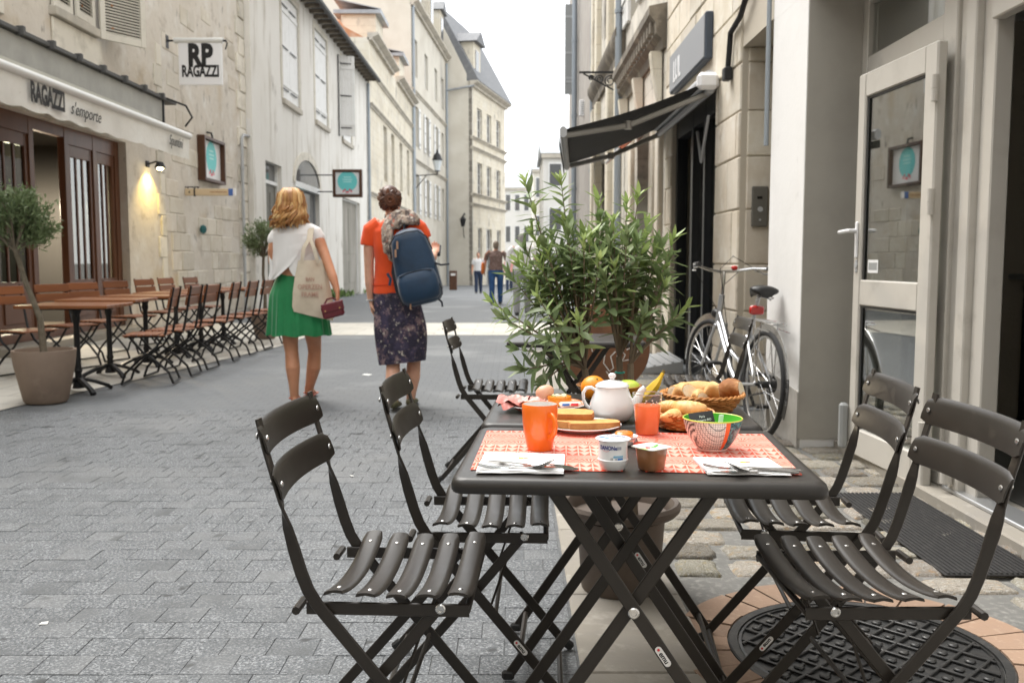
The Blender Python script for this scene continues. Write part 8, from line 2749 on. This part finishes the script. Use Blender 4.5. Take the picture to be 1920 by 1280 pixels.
# hair pinned up in a loose knot
m_hd = [M('hair_dark', (.062, .022, .012), .42, mix=[((.12, .045, .022), 50, .45, .7, 4, (1, 1, .2))]), M('hair_auburn', (.13, .045, .02), .42)]
mb = MB(); r = random.Random(77)
hc2 = K(731, 378, .01)
mb.ball(hc2 + V((0, -.012, .022)), (.083, .10, .098), 20); mb.mi = [0] * len(mb.f)
def lock(pts, r0, tone):
    n_ = len(pts); before = len(mb.f)
    mb.tube(pts, [r0 * (.5 + .6 * math.sin(math.pi * min(1, .15 + .8 * i / (n_ - 1)))) for i in range(n_)], 5)
    mb.mi[before:] = [tone] * (len(mb.f) - before)
kc = hc2 + V((.016, -.095, .005))
for k in range(150):
    az = r.uniform(0, 2 * math.pi)
    if math.sin(az) > .72: continue
    zz = r.uniform(-.085, .068)
    cr = math.sqrt(max(.05, 1 - (zz / .108) ** 2))
    p0 = hc2 + V((.086 * cr * math.cos(az), .102 * cr * math.sin(az) - .012, zz + .02))
    p3 = kc + V((r.uniform(-.035, .035), r.uniform(-.02, .01), r.uniform(-.035, .04)))
    pm_ = (p0 + p3) / 2; dirn = (pm_ - hc2); rad = max(.01, dirn.length)
    pm_ = hc2 + dirn * (max(rad, .098) / rad) + V((0, r.uniform(-.006, .0), r.uniform(-.006, .006)))
    lock([p0, p0.lerp(pm_, .5) * 1 + (p0 - hc2) * .02, pm_, pm_.lerp(p3, .5) + V((0, -.006, 0)), p3], r.uniform(.007, .012), 1 if r.random() < .35 else 0)
for k in range(46):
    a0 = r.uniform(0, 6.28); rr_ = r.uniform(.012, .042); tz = r.uniform(-.6, .6)
    lock([kc + V((rr_ * math.cos(a0 + i * .45), -.028 * math.sqrt(max(0.05, 1 - (rr_ / .05) ** 2)) + tz * .01, rr_ * 1.05 * math.sin(a0 + i * .45))) for i in range(7)], r.uniform(.007, .012), 1 if r.random() < .4 else 0)
mb.build('hair', m_hd, w2, angle=70)
# orange tee
m_tee = M('orange_tee', (.82, .085, .012), .8, mix=[((.72, .065, .010), 7, .45, .75)], bump=[(14, .25, .010), (320, .12, .0006)], sheen=.2)
mb = MB()
chain(mb, [(K(739, 413, -.014), .082, .058), (K(740, 420, -.02), .140, .074), (K(740, 434, -.02), .176, .104), (K(741, 462, -.02), .167, .117), (K(740, 492, -.01), .150, .108), (K(738, 520, 0), .146, .106), (K(738, 534, 0), .150, .110), (K(739, 550, 0), .162, .118)], 24, capped=False)
chain(mb, [(K(712, 420, -.01), .062), (K(695, 432, -.01), .064), (K(691, 452, -.01), .060), (K(690, 461, -.01), .058)], 14, (0, 1, 0), capped=False)
chain(mb, [(K(770, 417, -.01), .062), (K(787, 430, -.01), .064), (K(793, 440, -.005), .060), (K(796, 448, -.003), .057)], 14, (0, 1, 0), capped=False)
remeshed(mb, 'tee_shirt', m_tee, .008, 3, w2)
mb = MB().tube([K(738, 534, 0) + V((.153 * math.cos(a), .113 * math.sin(a), .003 * math.sin(3 * a))) for a in [i * .2618 for i in range(24)]], .0035, 5, loop=True)
mb.build('hem_seam', M('orange_seam', (.62, .055, .008), .8), w2)
# floral skirt
m_floral = M('floral_skirt', (.030, .026, .050), .75, mix=[((.30, .21, .22), 9, .53, .60, 5), ((.055, .045, .09), 14, .5, .6), ((.50, .46, .40), 26, .605, .65, 4), ((.02, .018, .03), 18, .60, .66), ((.22, .14, .17), 40, .60, .66)], bump=[(12, .3, .012)])
rings = []
N = 96
for i in range(22):
    t = i / 21
    c = K(740 + 16 * t ** .7 - 4 * max(0, t - .6), 548 + 132 * t, .012 + .05 * t)
    hw = .166 + .040 * math.sin(math.pi * min(1, t * 1.25) * .5) - .030 * max(0, (t - .5) / .5) ** 1.3
    dp = .126 + .034 * math.sin(math.pi * min(1, t * 1.6) * .5) + .01 * t
    ring = []
    for j in range(N):
        a = 2 * math.pi * j / N
        rp = 1 + .022 * t * math.sin(a * 7 + 1 + t) + .012 * t * math.sin(a * 13)
        ring.append(c + V((hw * math.cos(a) * rp, dp * math.sin(a) * rp, (-.022 * math.cos(a - 2.6) * t))))
    rings.append(ring)
MB().loft(rings, cap=False).build('skirt', m_floral, w2, angle=80)
MB().tube([K(695, 563, .02) + V((.029 * math.cos(a), .029 * math.sin(a), 0)) for a in [i * .5236 for i in range(12)]], .006, 6, loop=True).build('watch', m_pipe_g, w2)
# scarf over the right shoulder
m_scarf = M('patterned_scarf', (.40, .31, .25), .85, mix=[((.14, .11, .10), 30, .47, .58, 3, (1, 1, .6)), ((.55, .20, .14), 24, .58, .66, 3, (1, .6, 1)), ((.66, .60, .52), 38, .56, .64, 3), ((.10, .09, .10), 46, .60, .68)], bump=[(30, .8, .012)])
sf = thing('scarf', 'patterned brown and pink scarf slung over the shoulder of the orange tee', 'scarf', O2)
mb = MB(); r = random.Random(12)
for k in range(9):
    o = V((r.uniform(-.022, .022), r.uniform(-.02, .012), r.uniform(-.018, .018)))
    ph = r.uniform(0, 6)
    pts = [(K(733 + 4 * math.sin(ph), 490 - r.uniform(0, 26), -.145) + o * .8, .014), (K(730, 468, -.165) + o * 1.2, .024), (K(727, 445, -.165) + o * 1.2, .026), (K(726, 425, -.145) + o * 1.2, .026), (K(733, 410, -.11) + o, .027), (K(748, 402, -.085) + o, .028), (K(763, 402, -.075) + o, .028), (K(775, 410, -.09) + o, .025), (K(779, 416, -.05) + o, .022)]
    chain(mb, pts, 9, (0, 1, 0))
for k in range(4):
    o = V((r.uniform(-.02, .02), r.uniform(-.015, .01), r.uniform(-.02, .02)))
    chain(mb, [(K(742, 425, -.15) + o, .02), (K(752, 412, -.15) + o, .025), (K(768, 416, -.14) + o, .024), (K(778, 408, -.10) + o, .02)], 9, (0, 1, 0))
o = remeshed(mb, 'cloth', m_scarf, .008, 2, sf)
# navy backpack hung on the right shoulder, tilted
m_navyc = M('navy_nylon', (.006, .034, .080), .55, mix=[((.004, .022, .052), 6, .45, .7)], bump=[(9, .35, .015), (400, .2, .0006)], sheen=.2)
m_navyd = M('dark_nylon', (.008, .012, .022), .6)
bp = thing('backpack', 'navy blue backpack with side compression straps hung on one shoulder of the orange tee', 'backpack', O2)
c0, c1 = K(762, 430, -.22), K(796, 570, -.25)
ax = (c1 - c0).normalized(); L_ = (c1 - c0).length
sdv = V((0, -1, 0)).cross(ax).normalized()
sdv = -sdv if sdv.x < 0 else sdv
bk = ax.cross(sdv).normalized()
bk = -bk if bk.y > 0 else bk
def Q(u, s_, o): return c0 + ax * (L_ * u) + sdv * s_ + bk * o
def packring(u, w, d, k=.55, n=28):
    out = []
    for j in range(n):
        a = 2 * math.pi * j / n
        c, s = math.cos(a), math.sin(a)
        out.append(Q(u, w * math.copysign(abs(c) ** k, c), d * math.copysign(abs(s) ** k, s)))
    return out
rr = [packring(u, w, d) for u, w, d in ((.0, .04, .03), (.02, .075, .05), (.06, .105, .075), (.16, .130, .09), (.36, .148, .098), (.62, .158, .104), (.8, .160, .106), (.92, .150, .095), (.975, .125, .075), (1.0, .085, .045))]
MB().loft(rr).build('pack_body', m_navyc, bp, angle=60)
pk = [[Q(u, w * math.copysign(abs(math.cos(a)) ** .5, math.cos(a)), .06 + d * max(0, math.sin(a)) ** .5) if math.sin(a) >= 0 else Q(u, w * math.copysign(abs(math.cos(a)) ** .5, math.cos(a)), .05) for a in [2 * math.pi * j / 24 for j in range(24)]] for u, w, d in ((.56, .10, .05), (.585, .135, .07), (.68, .148, .09), (.82, .150, .092), (.92, .140, .08), (.965, .11, .05))]
MB().loft(pk).build('front_pocket', m_navyc, bp, angle=60)
MB().tube([Q(.60, -.12, .128), Q(.575, -.06, .125), Q(.57, 0, .124), Q(.575, .06, .125), Q(.60, .12, .128)], .005, 6).build('zip', m_navyd, bp)
MB().tube([Q(.34, -.150, .07), Q(.16, -.135, .085), Q(.07, -.085, .090), Q(.05, 0, .085), Q(.07, .085, .09), Q(.16, .135, .085), Q(.34, .155, .07)], .005, 6).build('zip', m_navyd, bp)
m_tan = M('tan_leather', (.30, .17, .10), .6)
for u, s_, o in ((.14, -.075, .098), (.24, -.10, .108), (.93, -.085, .10)):
    MB().bar([Q(u, s_, o), Q(u + .10, s_ - .01, o + .012)], .013, .004, up=bk).build('zip_pull', m_tan, bp)
MB().bar([Q(.52, .150, .06), Q(.56, .19, .05), Q(.57, .245, .03)], .028, .012, up=ax, bev=.004).build('side_strap', m_navyd, bp)
MB().bar([Q(.98, .11, .03), Q(1.03, .13, .03), Q(1.09, .125, .03)], .014, .004, up=bk).build('side_strap', m_navyd, bp)
MB().bar([Q(.03, -.03, -.04), Q(-.06, -.015, -.07), K(770, 412, -.05), K(776, 412, .05), K(776, 440, .12)], .055, .012, up=(1, 0, 0), bev=.004).build('shoulder_strap', m_navyd, bp)
MB().bar([Q(.30, -.13, -.08), Q(.5, -.17, -.07), Q(.75, -.17, -.05), Q(.95, -.14, -.02)], .045, .010, up=(0, 1, 0), bev=.004).build('shoulder_strap', m_navyd, bp)
MB().bar([Q(.50, -.21, .02), Q(.58, -.195, .02), Q(.66, -.215, .02)], .02, .004, up=(0, 1, 0)).build('side_strap', m_navyc, bp)
MB().b6(-.028, .028, -.02, .02, 0, .004).xf(Matrix.Translation(Q(.82, .15, .075)) @ Matrix.Rotation(R(60), 4, 'Y')).build('badge', m_navyd, bp, angle=0)
q = K(818, 470, .31)
ph_ = thing('phone', 'dark phone held up in the right hand of the orange tee walker', 'phone', O2 + q)
MB().box((0, 0, 0), (.072, .010, .14), Matrix.Rotation(R(-50), 3, 'X'), .006).build('case', m_navyd, ph_)

# ---------------- people farther down the street
def passer(label, px, d, H, cols, seed, hair=(.2, .17, .14), step=.12, long_sleeve=False, yaw=0.0, short_hair=True, wide=1.0):
    r = random.Random(seed)
    k = H / 1.68
    z0 = gz(d)
    x = P(px, 500, d).x
    t = thing('person', label, 'person', (x, d, z0), yaw)
    ms = skin('far_skin', (.58, .32, .22))
    def A(x_, y_, z_): return V((x_ * k * (wide if abs(x_) < .3 else 1), y_ * k, z_ * k))
    mb = MB()
    q = head_into(mb, A(0, .01, 1.545), k)
    chain(mb, [(A(0, 0, 1.46), .05 * k), (A(0, -.01, 1.40), .055 * k)], 12)
    chain(mb, [(A(0, -.01, 1.38), .11 * k, .05 * k), (A(0, -.01, 1.30), .15 * k, .09 * k), (A(0, 0, 1.08), .13 * k, .09 * k), (A(0, 0, .92), .16 * k, .11 * k)], 16)
    for s in (-1, 1):
        chain(mb, [(A(s * .15, 0, 1.36), .05 * k), (A(s * .20, 0, 1.30), .046 * k), (A(s * .235, -.02 * s, 1.06), .036 * k), (A(s * .245, .06 + .05 * s, .86), .025 * k)], 10, (0, 1, 0))
        fingers(mb, A(s * .246, .065 + .05 * s, .845), (0, .15, -1), (0, s, 0), (-s, 0, 0), curl=.4, s=.95 * k)
        st = step * s
        chain(mb, [(A(s * .085, 0, .88), .085 * k), (A(s * .085, st * .5, .5), .055 * k), (A(s * .085, st, .1), .035 * k)], 12)
        foot_into(mb, A(s * .085, st, .08), A(s * .085, st - .05, .0), A(s * .09, st + .19, 0), k)
    remeshed(mb, 'body', ms, .012, 2, t)
    face_parts(t, q, k)
    top, legs, shoe = cols
    mb = MB()
    chain(mb, [(A(0, -.012, 1.41), .085 * k, .06 * k), (A(0, -.014, 1.37), .15 * k, .08 * k), (A(0, -.01, 1.28), .18 * k, .12 * k), (A(0, 0, 1.08), .165 * k, .125 * k), (A(0, 0, .90), .195 * k, .145 * k)], 18, capped=False)
    for s in (-1, 1):
        e = A(s * .243, .03 + .03 * s, .92) if long_sleeve else A(s * .222, -.01 * s, 1.16)
        chain(mb, [(A(s * .14, 0, 1.37), .058 * k), (A(s * .20, 0, 1.30), .060 * k), (e.lerp(A(s * .20, 0, 1.3), .4), .058 * k), (e, .055 * k)], 12, (0, 1, 0), capped=False)
    remeshed(mb, 'shirt', top, .012, 3, t)
    mb = MB()
    chain(mb, [(A(0, 0, .95), .175 * k, .13 * k), (A(0, 0, .84), .185 * k, .14 * k)], 16)
    for s in (-1, 1):
        st = step * s
        chain(mb, [(A(s * .088, 0, .88), .105 * k), (A(s * .088, st * .5, .5), .080 * k), (A(s * .088, st * .9, .16), .066 * k), (A(s * .088, st, .05), .062 * k)], 12, capped=False)
    remeshed(mb, 'trousers', legs, .012, 3, t)
    for s in (-1, 1):
        st = step * s
        mb = MB()
        chain(mb, [(A(s * .085, st - .05, .04), .04 * k, .04), (A(s * .085, st + .06, .04), .046 * k, .036), (A(s * .09, st + .2, .02), .042 * k, .02)], 10)
        mb.build('shoe', shoe, t)
    mh_ = M('far_hair' + str(seed), hair, .6, bump=[(60, .8, .01)])
    mb = MB(); mb.ball(A(0, -.016, 1.578), (.083 * k, .098 * k, .092 * k), 16); mb.ball(A(0, -.05, 1.53), (.078 * k, .062 * k, .085 * k), 14)
    remeshed(mb, 'hair', mh_, .012, 1, t)
    return t, A
m_jean = M('blue_jeans', (.022, .07, .19), .85, mix=[((.05, .13, .29), 8, .45, .7)])
m_jean2 = M('dark_jeans', (.03, .045, .085), .85)
m_shoe_d = M('dark_shoe', (.03, .03, .03), .6)
m_pt = M('brown_print_top', (.16, .10, .085), .85, mix=[((.36, .27, .24), 40, .52, .60), ((.07, .05, .05), 30, .55, .64)])
m_wshirt = M('white_shirt', (.72, .72, .72), .8, bump=[(20, .3, .01)])
t, A = passer('person in brown print top and blue jeans carrying an orange bag', 930, 23.6, 1.63, (m_pt, m_jean, m_shoe_d), 1, (.20, .16, .12), wide=1.22)
ob = thing('shoulder_bag', 'bright orange shoulder bag on the left side of the walker in blue jeans', 'bag', t.location)
m_ob = M('orange_leather', (.66, .17, .03), .5)
mb = MB(); rings = [[A(-.285, -.04, z) + V((.045 * math.cos(a) * w, .13 * math.sin(a) * w, 0)) for a in [i * .5236 for i in range(12)]] for z, w in ((.80, .6), (.83, .95), (.98, 1.0), (1.08, .8), (1.10, .5))]
mb.loft(rings).build('bag_body', m_ob, ob)
MB().bar([A(-.285, -.12, 1.08), A(-.23, -.10, 1.3), A(-.14, -.02, 1.41), A(-.22, .06, 1.3), A(-.285, .05, 1.08)], .03, .006, up=(1, 0, 0)).build('strap', m_ob, ob)
passer('person in white shirt and dark jeans far off by the bend', 897, 37.0, 1.66, (m_wshirt, m_jean2, m_shoe_d), 2, (.10, .06, .04), yaw=R(180))
passer('person in a loose white shirt half hidden behind the oleander', 979, 19.0, 1.70, (m_wshirt, M('grey_trousers', (.30, .30, .31), .85), m_shoe_d), 3, (.30, .29, .28), long_sleeve=True, wide=1.25)
passer('person in a pink top in the distance between the others', 955, 41.0, 1.62, (M('pink_top', (.62, .30, .26), .85), m_jean2, m_shoe_d), 4, (.25, .18, .12), yaw=R(180))
